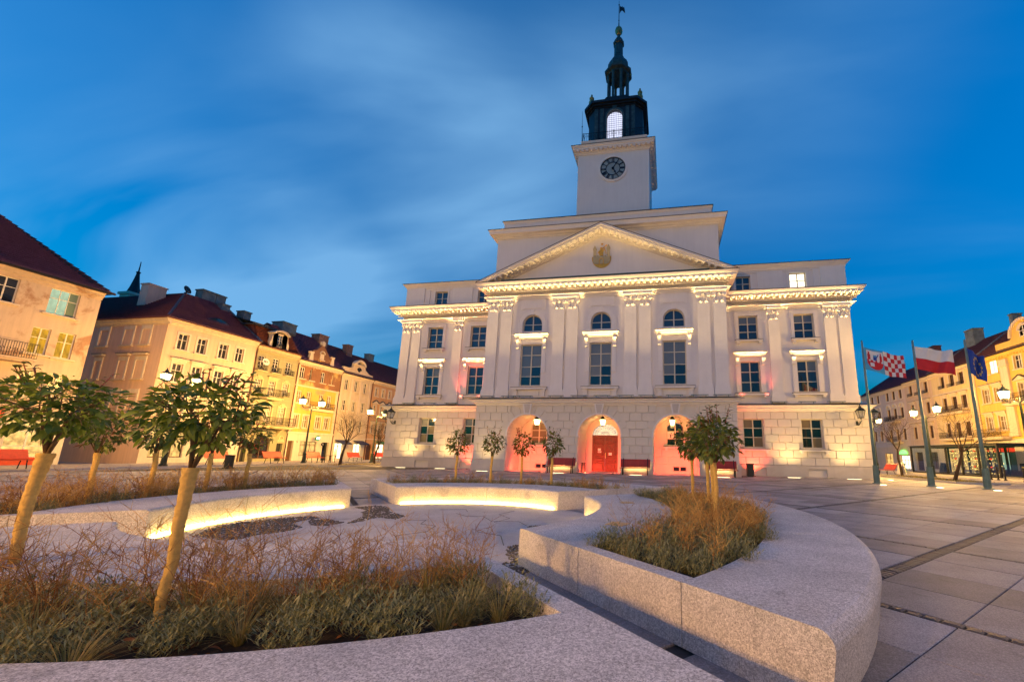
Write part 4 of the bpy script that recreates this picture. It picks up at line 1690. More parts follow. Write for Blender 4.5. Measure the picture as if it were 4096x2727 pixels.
# ------------------------------------------------------------------ houses round the square
def roof_plane(b, A, B, C, D, n):
    """stepped tile courses on the quad A-B (eave, left to right), D-C (ridge)"""
    A, B, C, D = map(Vector, (A, B, C, D))
    nr = (B - A).cross(D - A).normalized()
    if nr.z < 0:
        nr = -nr
    for i in range(n):
        t0, t1 = i / n, (i + 1) / n
        p0, p1 = A.lerp(D, t0) + nr * .11, B.lerp(C, t0) + nr * .11
        q0, q1 = A.lerp(D, t1), B.lerp(C, t1)
        b.add([p0, p1, q1, q0], [(0, 1, 2, 3)])
        b.add([A.lerp(D, t0), B.lerp(C, t0), p1, p0], [(0, 1, 2, 3)])


def house(name, label, side, u0, u1, eave, wall, group=None, depth=11, ridge=14.0, ridge_y=4.6, roof='roof_rust', holes=(), cornice='trim_light', ov=.32, ground=None, gz=2.8, zbreak=None, wall2=None, roofed=True):
    root = thing(name, label, 'house', (-32, 0, 0) if side == 'L' else (33, 0, 0), PI / 2 if side == 'L' else -PI / 2, group)
    hs = list(holes)
    if ground:
        MB().wall(u0, u1, 0, gz, [h for h in hs if h[2] < gz], 0, .3).build('shop_front', ground, root)
        lo = gz
    else:
        lo = 0
    up_ = [h for h in hs if h[2] >= lo]
    if zbreak:
        MB().wall(u0, u1, lo, zbreak, [h for h in up_ if h[2] < zbreak], 0, .25).build('wall', wall, root)
        MB().wall(u0, u1, zbreak, eave, [h for h in up_ if h[2] >= zbreak], 0, .25).build('wall', wall2, root)
    else:
        MB().wall(u0, u1, lo, eave, up_, 0, .25).build('wall', wall, root)
    b = MB()
    for u, fl in ((u0, 1), (u1, -1)):
        q = [(u, 0, 0), (u, depth, 0), (u, depth, eave)] + ([(u, ridge_y, ridge - .1)] if roofed else []) + [(u, 0, eave)]
        b = MB()
        b.add(q, [tuple(range(len(q)))[::fl]])
        b.build('side_wall', wall2 or wall, root)
    MB().sweep([(u0, 0), (u1, 0)], [(-.02, eave - .42), (.06, eave - .42), (.08, eave - .3), (.2, eave - .24), (.22, eave - .1), (.3, eave), (-.02, eave)]).build('eaves_cornice', cornice, root)
    if roofed:
        b = MB()
        roof_plane(b, (u0, -ov, eave + .02), (u1, -ov, eave + .02), (u1, ridge_y, ridge), (u0, ridge_y, ridge), 20)
        roof_plane(b, (u1, depth, eave + .02), (u0, depth, eave + .02), (u0, ridge_y, ridge), (u1, ridge_y, ridge), 4)
        b.build('roof', roof, root)
        MB().tube([(u0, -ov - .04, eave + .02), (u1, -ov - .04, eave + .02)], .055, 6).build('gutter', 'iron', root)
    return root


def hdentils(root, u0, u1, z, mat, sp=.24):
    m_ = MB().box(-.05, .05, -.2, 0, -.06, .06).mesh('dentil', mat)
    n = int((u1 - u0) / sp)
    for i in range(n):
        link('dentil', m_, root, (u0 + (i + .5) * (u1 - u0) / n, 0, z))


def trim(w, u0, u1, z0, z1, mat, kind='plain', silld=True):
    if kind != 'none':
        t = .12
        b = MB().box(u0 - t, u0, -.045, .02, z0, z1 + t).box(u1, u1 + t, -.045, .02, z0, z1 + t).box(u0, u1, -.045, .02, z1, z1 + t)
        b.build('surround', mat, w)
    if silld:
        MB().box(u0 - .16, u1 + .16, -.14, .03, z0 - .11, z0 - .02).build('window_sill', mat, w)
    if kind == 'hood':
        MB().box(u0 - .22, u1 + .22, -.2, .02, z1 + .28, z1 + .38).box(u0 - .14, u1 + .14, -.1, .02, z1 + .12, z1 + .28).build('window_hood', mat, w)
        MB().box(u0 - .25, u1 + .25, -.22, .02, z1 + .38, z1 + .41).build('hood_flashing', 'roof_sheet', w)
    if kind == 'pedi':
        c = (u0 + u1) / 2
        MB().prism_y([(u0 - .22, z1 + .26), (u1 + .22, z1 + .26), (c, z1 + .58)], -.16, .02).box(u0 - .25, u1 + .25, -.2, .02, z1 + .18, z1 + .26).build('window_hood', mat, w)
        MB().prism_y([(u0 - .28, z1 + .27), (c, z1 + .6), (u1 + .28, z1 + .27), (u1 + .28, z1 + .31), (c, z1 + .66), (u0 - .28, z1 + .31)], -.22, .02).build('hood_flashing', 'roof_sheet', w)
    if kind == 'lun':
        c = (u0 + u1) / 2
        MB().ring_y(c, z1 + .18, .36, .48, -.18, .02, 12, 0, PI).box(c - .5, c + .5, -.16, .02, z1 + .12, z1 + .19).build('window_hood', mat, w)
    if kind == 'key':
        c = (u0 + u1) / 2
        MB().prism_y([(c - .12, z1), (c + .12, z1), (c + .2, z1 + .34), (c - .2, z1 + .34)], -.09, .02).box(c - .32, c + .32, -.07, .02, z1 + .10, z1 + .22).build('keystone', mat, w)


def railing(parent, u0, u1, z, h, y0, y1, name='railing', curls=True, sp=.09):
    """iron railing along the front and returning at both ends"""
    b = MB()
    for zz_ in (z + .03, z + h):
        b.box(u0, u1, y0, y0 + .02, zz_ - .012, zz_ + .012)
        b.box(u0, u0 + .02, y0, y1, zz_ - .012, zz_ + .012)
        b.box(u1 - .02, u1, y0, y1, zz_ - .012, zz_ + .012)
    n = max(2, int((u1 - u0) / sp))
    for i in range(n + 1):
        x = u0 + (u1 - u0) * i / n
        b.box(x - .007, x + .007, y0, y0 + .014, z, z + h)
    if curls:
        m_ = max(2, int((u1 - u0) / .22))
        for i in range(m_):
            x = u0 + (i + .5) * (u1 - u0) / m_
            b.ring_y(x, z + h * .5, .06, .078, y0 - .005, y0 + .012, 8)
            b.ring_y(x, z + h * .24, .04, .055, y0 - .005, y0 + .012, 8)
    return b.build(name, 'iron', parent)


def balcony(root, u0, u1, z, d, h=.55, mat='trim_light'):
    s = MB().box(u0, u1, -d, .0, z - .12, z).box(u0 + .1, u1 - .1, -d + .1, .0, z - .22, z - .12).build('balcony', mat, root)
    railing(s, u0 + .03, u1 - .03, z, h, -d + .02, 0)
    return s


def chimney(root, x0, x1, y0, y1, z0, z1, mat='chimney_grey', cap=True):
    b = MB().box(x0, x1, y0, y1, z0, z1)
    if cap:
        b.box(x0 - .06, x1 + .06, y0 - .06, y1 + .06, z1, z1 + .1)
    return b.build('chimney', mat, root)


def downpipe(root, u, z0, z1, mat='window_brown'):
    MB().tube([(u, -.07, z0), (u, -.07, z1 - .3), (u, -.26, z1)], .05, 6).build('downpipe', mat, root)


def add_windows(root, specs, tmat):
    for (u0, u1, z0, z1, pane, kind, cols, rows, frame) in specs:
        w = window(root, u0, u1, z0, z1, .10, frame, pane, cols, rows, .05, .035)
        trim(w, u0, u1, z0, z1, tmat, kind)


def W(u0, u1, z0, z1, pane='glass_dark', kind='plain', cols=2, rows=(.62,), frame='window_white'):
    return (u0, u1, z0, z1, pane, kind, cols, rows, frame)


def eyebrow(root, u, y, z, w, h, slope):
    """eyebrow dormer: lens-shaped window under a swelling of the roof"""
    b = MB()
    n = 14
    front = []
    for i in range(n + 1):
        t = -1 + 2 * i / n
        front.append((u + t * w, y, z + h * (math.cos(t * PI) * .5 + .5)))
    back = []
    for i in range(n + 1):
        t = -1 + 2 * i / n
        k = (math.cos(t * PI) * .5 + .5)
        back.append((u + t * w, y + h * k / slope + .35, z + h * k + .35 * slope * .4))
    o = len(b.v)
    b.v += front + back
    for i in range(n):
        b.f.append((o + i, o + i + 1, o + n + 2 + i, o + n + 1 + i))
    d = b.build('eyebrow_dormer', 'roof_slate', root)
    pts = [(p[0], p[2] - .02) for p in front] + [(u + w, z - .12), (u - w, z - .12)]
    MB().prism_y(pts[::-1], y + .05, y + .07).build('dormer_glass', 'glass_dark', d)


HG = 'houses round the market square'
# ---- L1: old cream house at the far left
l1 = [W(-17.6, -16.6, 9.06, 10.5), W(-15.6, -14.9, 9.06, 10.5), W(-13.85, -12.94, 9.06, 10.5, 'glass_dark', 'none', 2), W(-11.75, -10.52, 8.98, 10.55, ['lit_green', 'lit_green', 'glass_green', 'lit_green', 'lit_green', 'glass_green'], 'none', 3),
      W(-14.3, -13.2, 6.0, 8.0, 'glass_dark', 'none', 2), W(-12.02, -11.3, 6.45, 8.02, 'lit_yellow', 'none'), W(-10.97, -10.26, 6.42, 8.0, 'lit_yellow', 'none'),
      W(-12.06, -11.2, 3.9, 5.46, 'glass_curtain', 'none'), W(-10.9, -10.2, 3.9, 5.46, 'glass_curtain', 'none'), W(-14.3, -13.3, 3.9, 5.46, 'glass_dark', 'none')]
L1 = house('apartment_house', 'weathered cream house with stained plaster and steep plum roof at the left edge', 'L', -26, -9.6, 11.0, 'wall_cream_old', HG, roof='roof_plum', holes=[w[:4] for w in l1] + [(-13.9, -12.3, .5, 2.6), (-11.9, -10.2, .5, 2.6)], ridge=16.2, ridge_y=6.6, ground='shop_white', gz=2.95, roofed=False, cornice='wall_cream_old')
add_windows(L1, l1, 'trim_light')
b = MB()
roof_plane(b, (-26, -.45, 11.05), (-9.3, -.45, 11.05), (-9.85, .6, 11.55), (-26, .6, 11.55), 4)
roof_plane(b, (-26, .6, 11.55), (-9.85, .6, 11.55), (-12.1, 6.6, 16.2), (-26, 6.6, 16.2), 26)
b.build('roof', 'roof_plum', L1)
b = MB()
roof_plane(b, (-9.3, -.45, 11.05), (-9.3, 12, 11.05), (-12.1, 8, 16.2), (-12.1, 6.6, 16.2), 20)
b.build('roof', 'roof_plum', L1)
MB().tube([(-26, -.5, 11.05), (-9.3, -.5, 11.05)], .06, 6).build('gutter', 'iron', L1)
eyebrow(L1, -15.0, 1.0, 11.9, 2.0, .8, .78)
chimney(L1, -14.9, -14.1, 5, 5.8, 15, 17.2, 'window_brown')
bl = balcony(L1, -14.6, -11.95, 6.0, .9, .85, 'wall_cream_old')
for u0, u1, pm in ((-13.9, -12.3, 'glass_green'), (-11.9, -10.2, 'lit_shop')):
    w = window(L1, u0, u1, .5, 2.6, .1, 'window_white', pm, 2, (.3, .7), .06, .05, name='shop_window')
MB().box(-15, -12.2, -.12, 0, 2.62, 3.15).build('shop_sign', 'bench_orange', L1)
MB().box(-13.9, -12.6, -.16, -.05, 2.15, 2.55).build('shop_sign', 'sign_red', L1)
MB().box(-14.4, -10.0, -.06, .02, .05, .5).build('shop_base', 'bench_orange', L1)

# ---- L2: salmon corner house
l2 = [W(a, c, 8.5, 9.72, 'glass_dark', 'plain') for a, c in ((-5.12, -4.46), (-3.84, -3.2), (-2.26, -1.6), (-.95, -.32))] + \
     [W(a, c, 6.0, 7.42, 'glass_dark', 'hood') for a, c in ((-5.12, -4.46), (-3.84, -3.2), (-2.26, -1.6), (-.95, -.32))] + \
     [W(a, c, 3.5, 4.95, 'glass_curtain', 'hood') for a, c in ((-5.12, -4.46), (-3.84, -3.2), (-2.26, -1.6), (-.95, -.32))]
shop2 = [(-5.4, -3.3, .45, 2.35), (-2.6, -.5, .45, 2.35)]
L2 = house('apartment_house', 'salmon corner house with plum hipped roof and blind windows on its left side', 'L', -5.9, .72, 10.6, 'wall_salmon', HG, holes=[w[:4] for w in l2] + shop2, ground='shop_white', gz=2.85, roofed=False, ridge=14.2, cornice='trim_light')
add_windows(L2, l2, 'trim_white')
for i, (u0, u1, z0, z1) in enumerate(shop2):
    window(L2, u0, u1, z0, z1, .14, 'window_brown', 'lit_shop', 3, (.72,), .07, .06, name='shop_window')
b = MB()
roof_plane(b, (-6.25, -.35, 10.62), (.72, -.35, 10.62), (.72, 4.6, 14.3), (-2.35, 4.6, 14.3), 26)
b.build('roof', 'roof_plum', L2)
b = MB()
roof_plane(b, (-6.25, 16, 10.62), (-6.25, -.35, 10.62), (-2.35, 4.6, 14.3), (-2.35, 16, 14.3), 26)
b.build('roof', 'roof_plum', L2)
MB().tube([(-6.2, -.3, 10.72), (-2.35, 4.6, 14.36)], .09, 6).build('hip_tiles', 'roof_red', L2)
MB().tube([(.72, -.36, 10.66), (.72, 4.6, 14.36)], .12, 4).build('parting_wall', 'chimney_grey', L2)
MB().tube([(-6.28, 12, 10.62), (-6.28, -.4, 10.62), (.72, -.4, 10.62)], .05, 6).build('gutter', 'roof_red', L2)
eyebrow(L2, -2.0, .9, 11.35, 1.75, .62, .74)
# its side to the lane
sw = [(-6.2, -5.4, 8.63, 9.85, 1), (-3.83, -3.02, 8.66, 9.85, 0), (-2.15, -1.41, 8.66, 9.85, 0), (-5.98, -5.42, 6.1, 7.45, 1), (-3.69, -2.98, 6.08, 7.45, 0), (-2.09, -1.3, 6.08, 7.45, 0), (-5.9, -5.4, 3.5, 5.0, 1), (-3.6, -2.9, 3.5, 5.0, 0), (-2.05, -1.3, 3.5, 5.0, 0)]


def side(o):
    o.location = (-5.93, 0, 0)
    o.rotation_euler = (0, 0, -PI / 2)
    return o


side(MB().wall(-16, 0, 0, 10.6, [q[:4] for q in sw if q[4]], 0, .2).build('side_wall', 'wall_salmon', L2))
side(MB().sweep([(-16, 0), (0.3, 0)], [(-.02, 10.18), (.06, 10.18), (.1, 10.3), (.22, 10.38), (.3, 10.6), (-.02, 10.6)]).build('eaves_cornice', 'trim_light', L2))
side(MB().box(-16, 0, -.05, .0, 2.75, 2.9).build('string_course', 'trim_light', L2))
for i, (a, c, z0, z1, op) in enumerate(sw):
    if op:
        w = side(window(L2, a, c, z0, z1, .12, 'window_white', 'glass_dark', 2, (.62,), .05, .035))
    else:
        w = side(MB().box(a, c, -.012, .0, z0, z1).build('blind_window', 'wall_salmon', L2))
    b = MB().box(a - .14, a, -.06, .0, z0, z1 + .3).box(c, c + .14, -.06, .0, z0, z1 + .3).box(a, c, -.06, .0, z1, z1 + .3)
    b.build('surround', 'trim_white', w)
    MB().box(a - .2, c + .2, -.14, .0, z0 - .12, z0).build('window_sill', 'trim_light', w)
    if 5 < z0 < 8:
        MB().box(a - .22, c + .22, -.2, .0, z1 + .38, z1 + .52).build('window_hood', 'trim_light', w)
        MB().box(a - .25, c + .25, -.23, .0, z1 + .52, z1 + .56).build('hood_flashing', 'roof_sheet', w)
chimney(L2, -4.4, -3.2, 5.3, 6.1, 12.5, 14.3, 'wall_pink')
chimney(L2, -1.0, .1, 4.8, 5.6, 13.6, 15.2)
chimney(L2, .15, .95, 4.8, 5.6, 13.6, 15.2)
d = MB().lathe([(.02, -.12), (.34, -.06), (.36, 0), (.30, .03), (.02, -.02)], 14, (0, 0, 0)).build('satellite_dish', 'iron', L2)
d.location = (-2.5, 4.2, 14.55)
d.rotation_euler = (rad(70), 0, rad(20))

# ---- L3: sage house with mansard
top3 = [W(1.06, 1.67, 8.3, 9.55, 'glass_dark', 'none', 2, (.3, .6, .8)), W(2.42, 3.0, 8.3, 9.55, 'glass_dark', 'none', 2, (.3, .6, .8)), W(3.73, 4.34, 8.3, 9.5, 'glass_dark', 'none', 2, (.3, .6, .8))]
l3 = top3 + [W(1.04, 1.7, 6.2, 7.4, 'glass_dark', 'key', 4, (.3, .6, .8)), W(2.36, 3.0, 6.05, 7.4, 'glass_dark', 'hood', 4, (.3, .6, .8)), W(3.71, 4.33, 6.2, 7.38, 'glass_dark', 'key', 4, (.3, .6, .8)),
             W(1.1, 1.72, 3.45, 5.12, 'glass_curtain', 'key', 4, (.2, .45, .7, .85)), W(2.36, 3.06, 3.45, 5.12, 'glass_curtain', 'key', 4, (.2, .45, .7, .85)), W(3.68, 4.38, 3.45, 5.1, 'glass_curtain', 'key', 4, (.2, .45, .7, .85))]
gr3 = [(1.9, 3.45, .3, 2.42), (4.12, 4.72, 0, 1.7), (.95, 1.4, 0, 1.9)]
L3 = house('apartment_house', 'sage green house with three balconies, red mansard roof and white dormer', 'L', .72, 4.95, 10.35, 'wall_sage', HG, holes=[w[:4] for w in l3] + gr3, ground='wall_sage', gz=2.95, roofed=False, ridge=13.6, cornice='trim_sage')
add_windows(L3, l3, 'trim_sage')
hdentils(L3, .75, 4.95, 10.0, 'trim_sage', .14)
for r_ in range(13):
    z0 = 3.1 + r_ * .53
    MB().box(.73, 4.94, -.004, .0, z0, z0 + .018).build('groove', 'trim_sage', L3)
b = MB()
roof_plane(b, (.72, -.3, 10.37), (4.95, -.3, 10.37), (4.95, .1, 10.62), (.72, .1, 10.62), 2)
roof_plane(b, (.72, .1, 10.62), (4.95, .1, 10.62), (4.35, .8, 12.4), (.72, .8, 12.4), 12)
b.add([(.72, .1, 10.62), (.72, .8, 12.4), (.72, 6, 12.4), (.72, 6, 10.62)], [(0, 1, 2, 3)])
b.add([(4.95, .1, 10.62), (4.95, 6, 10.62), (4.35, 6, 12.4), (4.35, .8, 12.4)], [(0, 1, 2, 3)])
b.build('mansard', 'roof_red', L3)
b = MB()
roof_plane(b, (.4, .5, 12.42), (4.6, .5, 12.42), (4.6, 4.5, 13.5), (.4, 4.5, 13.5), 10)
b.box(.4, 4.6, .48, 4.5, 12.34, 12.42)
b.build('roof', 'roof_slate', L3)
chimney(L3, -.2, .5, 3.5, 4.3, 12.8, 14.1)
chimney(L3, 1.5, 2.2, 3.2, 4.0, 12.8, 14.0)
dm = MB().wall(1.95, 3.4, 10.55, 12.0, [(2.42, 2.95, 10.8, 11.85)], -.05, .2).build('dormer', 'trim_light', L3)
MB().box(1.95, 2.42, -.05, .8, 10.55, 12.0).box(2.95, 3.4, -.05, .8, 10.55, 12.0).build('dormer_cheek', 'trim_light', dm)
MB().ring_y(2.675, 11.2, .95, 1.12, -.28, .8, 14, rad(42), rad(138)).build('dormer_cornice', 'trim_light', dm)
MB().prism_y([(1.95, 10.5), (1.75, 10.5), (1.72, 11.0), (1.86, 11.4), (1.95, 11.9)], -.08, .3).prism_y([(3.4, 10.5), (3.6, 10.5), (3.63, 11.0), (3.49, 11.4), (3.4, 11.9)], -.08, .3).build('dormer_scroll', 'trim_light', dm)
window(L3, 2.42, 2.95, 10.8, 11.85, .02, 'window_white', 'glass_dark', 2, (.25, .5, .75), .04, .03)
railing(dm, 2.3, 3.05, 10.62, .4, -.22, -.05)
for w in top3:
    railing(L3, w[0] - .12, w[1] + .12, w[2] - .1, .45, -.3, 0, 'window_guard', True, .07)
    MB().box(w[0] - .16, w[1] + .16, -.32, 0, w[2] - .22, w[2] - .12).build('window_sill', 'trim_sage', L3)
balcony(L3, 1.85, 3.5, 5.85, .65, .75, 'trim_sage')
for a, c in ((1.0, 1.74), (3.66, 4.4)):
    railing(L3, a, c, 6.1, .45, -.25, 0, 'window_guard', True, .07)
balcony(L3, .85, 5.0, 3.25, .85, .8, 'trim_sage')
for u in (1.6, 4.05):
    MB().prism_x([(0, 2.3), (-.35, 2.75), (-.6, 3.03), (0, 3.03)], u - .14, u + .14).build('corbel', 'trim_sage', L3)
w = window(L3, 1.9, 3.45, .3, 2.42, .15, 'window_brown', 'glass_dark', 2, (.62,), .07, .05, arch=.7, name='shop_window')
MB().box(2.1, 2.55, .08, .10, 1.15, 1.5).build('poster', 'sign_red', w)
MB().arch_fill(1.9, 3.45, 1.72, 0, .3, 12, 2.42).build('arch', 'wall_sage', L3)
MB().box(4.12, 4.72, .22, .28, 0, 1.7).build('door', 'black_board', L3)
MB().box(.95, 1.4, .22, .28, 0, 1.9).build('door', 'black_board', L3)
MB().ring_y(4.42, 2.2, .14, .24, -.08, .02, 14).prism_y([(4.02, 1.82), (4.82, 1.82), (4.68, 2.1), (4.16, 2.1)], -.06, .02).build('door_ornament', 'trim_sage', L3)
dish = MB().lathe([(.02, -.04), (.30, .0), (.33, .05), (.02, .0)], 18).build('satellite_dish', 'paper_white', L3)
dish.location = (1.35, -.45, 8.95)
dish.rotation_euler = (rad(78), 0, 0)
ncp = MB()
for seg in (((-.17, -.06), (-.17, .07)), ((-.17, .05), (-.11, .07)), ((-.11, .07), (-.09, .03)), ((-.09, .03), (-.09, -.06)), ((.03, .06), (-.03, .06)), ((-.03, .06), (-.05, 0)), ((-.05, 0), (-.03, -.05)), ((-.03, -.05), (.03, -.05)), ((.07, .01), (.18, .01)), ((.125, .07), (.125, -.05))):
    (a, b_), (c, d_) = seg
    ncp.tube([(a, b_, .055), (c, d_, .055)], .018, 4)
ncp.build('lettering', 'black_board', dish)
downpipe(L3, .76, 0, 10.4)

# ---- L4: ochre house with bare brick
mid4 = [W(5.38, 5.9, 5.75, 7.02, 'glass_curtain', 'none'), W(6.5, 7.02, 5.65, 7.0, 'glass_curtain', 'none'), W(8.0, 8.55, 5.72, 6.98, 'glass_curtain', 'none'), W(9.03, 9.6, 5.7, 6.95, 'glass_curtain', 'none')]
l4 = [W(5.34, 5.87, 8.25, 9.4, 'glass_dark', 'none'), W(6.48, 6.92, 8.22, 9.36, 'glass_dark', 'none'), W(7.84, 8.33, 8.2, 9.32, 'glass_dark', 'none'), W(9.0, 9.44, 8.2, 9.28, 'glass_dark', 'none')] + mid4 + \
     [W(5.4, 5.95, 3.35, 4.6, 'glass_curtain', 'plain'), W(6.46, 7.04, 3.34, 4.6, 'glass_curtain', 'plain'), W(7.95, 8.6, 3.32, 4.6, 'glass_curtain', 'plain'), W(9.04, 9.7, 3.3, 4.58, 'glass_curtain', 'plain')]
gr4 = [(5.24, 5.86, 0, 2.0), (6.57, 8.53, .55, 2.0), (9.29, 10.1, 0, 1.95)]
L4 = house('apartment_house', 'ochre house with peeling plaster, bare brick top floor and ruined gable', 'L', 4.95, 10.42, 10.05, 'wall_ochre', HG, holes=[w[:4] for w in l4] + gr4, ground='shop_white', gz=2.75, zbreak=7.5, wall2='wall_brickpatch', ridge=14.1, cornice='trim_light', roof='roof_plum')
add_windows(L4, l4, 'trim_light')
hdentils(L4, 5.0, 10.4, 9.62, 'trim_light', .2)
MB().box(4.95, 10.42, -.10, .0, 7.42, 7.58).build('string_course', 'trim_light', L4)
MB().box(4.95, 10.42, -.12, .0, 2.72, 2.9).build('string_course', 'shop_white', L4)
for u in (4.98, 6.65, 8.95, 10.12):
    MB().box(u, u + .28, -.05, .0, 7.6, 9.6).build('lesene', 'trim_light' if u < 5 else 'wall_brickpatch', L4)
for u in (5.0, 10.1):
    MB().box(u, u + .28, -.05, .0, 2.92, 7.4).build('lesene', 'trim_light', L4)
balcony(L4, 6.2, 9.45, 5.32, .8, .65)
gb = MB().prism_y([(5.9, 10.1), (9.0, 10.1), (9.0, 10.5), (8.75, 10.7), (8.75, 11.0), (8.4, 11.1), (7.7, 12.0), (7.55, 12.35), (7.35, 12.35), (7.2, 12.0), (6.75, 11.5), (6.3, 11.35), (6.3, 11.0), (6.1, 10.6), (5.9, 10.5)], -.12, .2).build('gable', 'wall_brickpatch', L4)
MB().ring_y(7.45, 11.2, .24, .34, -.2, -.1, 12, 0, PI).box(7.21, 7.69, -.16, -.1, 10.6, 11.2).build('blind_arch', 'trim_light', gb)
MB().box(7.15, 7.75, -.3, -.1, 10.5, 10.58).build('ledge', 'trim_light', gb)
for x in (6.2, 8.85):
    MB().prism_y([(x - .28, 10.1), (x + .28, 10.1), (x + .2, 10.5), (x + .14, 11.0), (x + .24, 11.06), (x + .24, 11.2), (x - .24, 11.2), (x - .24, 11.06), (x - .14, 11.0), (x - .2, 10.5)], -.18, .1).build('gable_pier', 'trim_light', gb)
MB().prism_y([(7.3, 12.1), (7.6, 12.1), (7.66, 12.5), (7.45, 12.62), (7.24, 12.5)], -.16, .1).build('finial', 'trim_light', gb)
MB().box(5.24, 5.86, .2, .26, 0, 2.0).build('door', 'wood_brown', L4)
window(L4, 6.57, 8.53, .55, 2.0, .14, 'window_brown', 'lit_shop', 3, (.72,), .06, .05, name='shop_window')
MB().box(9.29, 10.1, .22, .28, 0, 1.95).build('door', 'glass_dark', L4)
sg4 = MB().lathe([(.25, -.07), (.27, -.05), (.27, .05), (.25, .07)], 24).build('shop_sign', 'sign_green', L4)
sg4.location = (8.0, -.55, 2.35)
sg4.rotation_euler = (PI / 2, 0, 0)
o = MB().box(-.17, .17, -.11, .11, .071, .082).build('sign_light', 'lit_sign', sg4)
s5 = MB().lathe([(.15, -.04), (.17, -.03), (.17, .03), (.15, .04)], 20).build('shop_sign', 'black_board', L4)
s5.location = (9.02, -.25, 1.75)
s5.rotation_euler = (PI / 2, 0, 0)
MB().box(-.07, .07, -.05, .01, .04, .048).build('sign_mark', 'paper_white', s5)
nb = MB()
for (a, b_), (c, d_) in (((-.04, .09), (.05, .09)), ((-.04, .09), (-.04, .01)), ((-.04, .02), (.03, .025)), ((.03, .025), (.05, -.03)), ((.05, -.03), (.02, -.08)), ((.02, -.08), (-.05, -.07))):
    nb.tube([(6.2 + a, -.02, 1.92 + b_), (6.2 + c, -.02, 1.92 + d_)], .014, 4)
nb.build('house_number', 'black_board', L4)
downpipe(L4, 5.0, 0, 10.1)
chimney(L4, 6.0, 7.6, 3.8, 5.2, 12.3, 14.5)

# ---- L5: ivory house with baroque attic
l5 = [W(a, c, z0, z1, 'glass_dark', 'plain') for z0, z1 in ((8.0, 9.22), (5.62, 6.82)) for a, c in ((11.1, 11.68), (12.56, 13.13), (13.98, 14.55))] + \
     [W(a, c, 3.3, 4.6, 'glass_curtain', 'plain') for a, c in ((11.1, 11.68), (12.56, 13.13), (13.98, 14.55))]
gr5 = [(10.9, 12.1, .2, 1.95), (13.65, 14.8, .3, 1.92)]
L5 = house('apartment_house', 'ivory house with curved baroque attic and two brightly lit shop windows under awnings', 'L', 10.42, 15.38, 9.8, 'wall_ivory', HG, holes=[w[:4] for w in l5] + gr5, ground='shop_white', gz=2.55, ridge=13.9, cornice='trim_light', roof='roof_rust')
add_windows(L5, l5, 'trim_light')
for u in (10.5, 11.95, 13.4, 14.95):
    MB().box(u, u + .3, -.06, .0, 5.2, 9.4).build('lesene', 'trim_light', L5)
MB().box(10.42, 15.38, -.08, .0, 2.5, 2.62).build('string_course', 'trim_light', L5)
at5 = MB().prism_y([(10.5, 9.82), (15.2, 9.82), (15.2, 10.3), (14.6, 10.35), (13.9, 10.75), (13.75, 11.2), (12.0, 11.2), (11.9, 10.75), (11.3, 10.6), (10.5, 10.6)], -.1, .15).build('attic', 'wall_ivory', L5)
MB().ring_y(12.87, 10.85, .72, .95, -.3, .2, 14, rad(20), rad(160)).box(11.9, 13.85, -.22, .1, 11.12, 11.24).build('attic_pediment', 'trim_light', at5)
MB().ring_y(12.87, 10.55, .22, .34, -.16, -.08, 12, 0, PI).disc_y(12.87, 10.55, .2, -.13, -.1, 12).build('attic_window', 'black_board', at5)
for i, (u0, u1, z0, z1) in enumerate(gr5):
    window(L5, u0, u1, z0, z1, .15, 'window_brown', 'lit_shop_white', 2, (.8,), .05, .04, name='shop_window')
    MB().prism_x([(0, 2.3), (-.9, 1.95), (-.9, 1.8), (-.88, 1.9), (0, 2.22)], u0 - .1, u1 + .25).build('awning', 'awning_blue', L5)
downpipe(L5, 10.45, 0, 9.8)
chimney(L5, 10.6, 11.9, 3.8, 4.9, 12.6, 14.5, 'chimney_brick')
chimney(L5, 14.3, 15.1, 3.2, 4.0, 12.2, 14.2, 'chimney_brick')
eyebrow(L5, 14.6, .9, 10.6, .7, .4, .8)

# ---- L6: orange house beside the town hall
l6 = [W(a, a + .5, z0, z1, 'glass_dark', k) for z0, z1, k in ((7.95, 8.97, 'plain'), (5.7, 6.8, 'pedi'), (3.3, 4.4, 'hood')) for a in (16.02, 17.25, 18.5, 19.8, 21.1)]
gr6 = [(15.72, 16.7, 0, 1.95), (17.4, 18.9, .2, 2.0), (19.5, 21, .2, 2.0)]
L6 = house('apartment_house', 'orange house with small pediments over its windows, beside the town hall', 'L', 15.38, 26, 9.85, 'wall_orange', HG, holes=[w[:4] for w in l6] + gr6, ground='wall_orange', gz=2.55, ridge=13.6, cornice='trim_light', roof='roof_rust')
add_windows(L6, l6, 'trim_light')
hdentils(L6, 15.4, 26, 9.5, 'trim_light', .22)
MB().box(15.72, 16.7, .2, .26, 0, 1.95).build('door', 'wood_brown', L6)
MB().arch_fill(15.72, 16.7, 1.46, 0, .3, 10, 1.95).build('arch', 'wall_orange', L6)
for u0, u1, z0, z1 in gr6[1:]:
    window(L6, u0, u1, z0, z1, .15, 'window_brown', 'lit_shop_white', 2, (.7,), .06, .05, name='shop_window')
MB().prism_x([(0, 2.35), (-.7, 2.1), (-.68, 2.05), (0, 2.25)], 17.2, 19.1).build('awning', 'sign_green', L6)
MB().box(15.38, 26, -.06, .0, 2.5, 2.62).build('string_course', 'trim_light', L6)
chimney(L6, 19.0, 19.9, 4, 4.8, 12.6, 14.2)
downpipe(L6, 15.42, 0, 9.8)

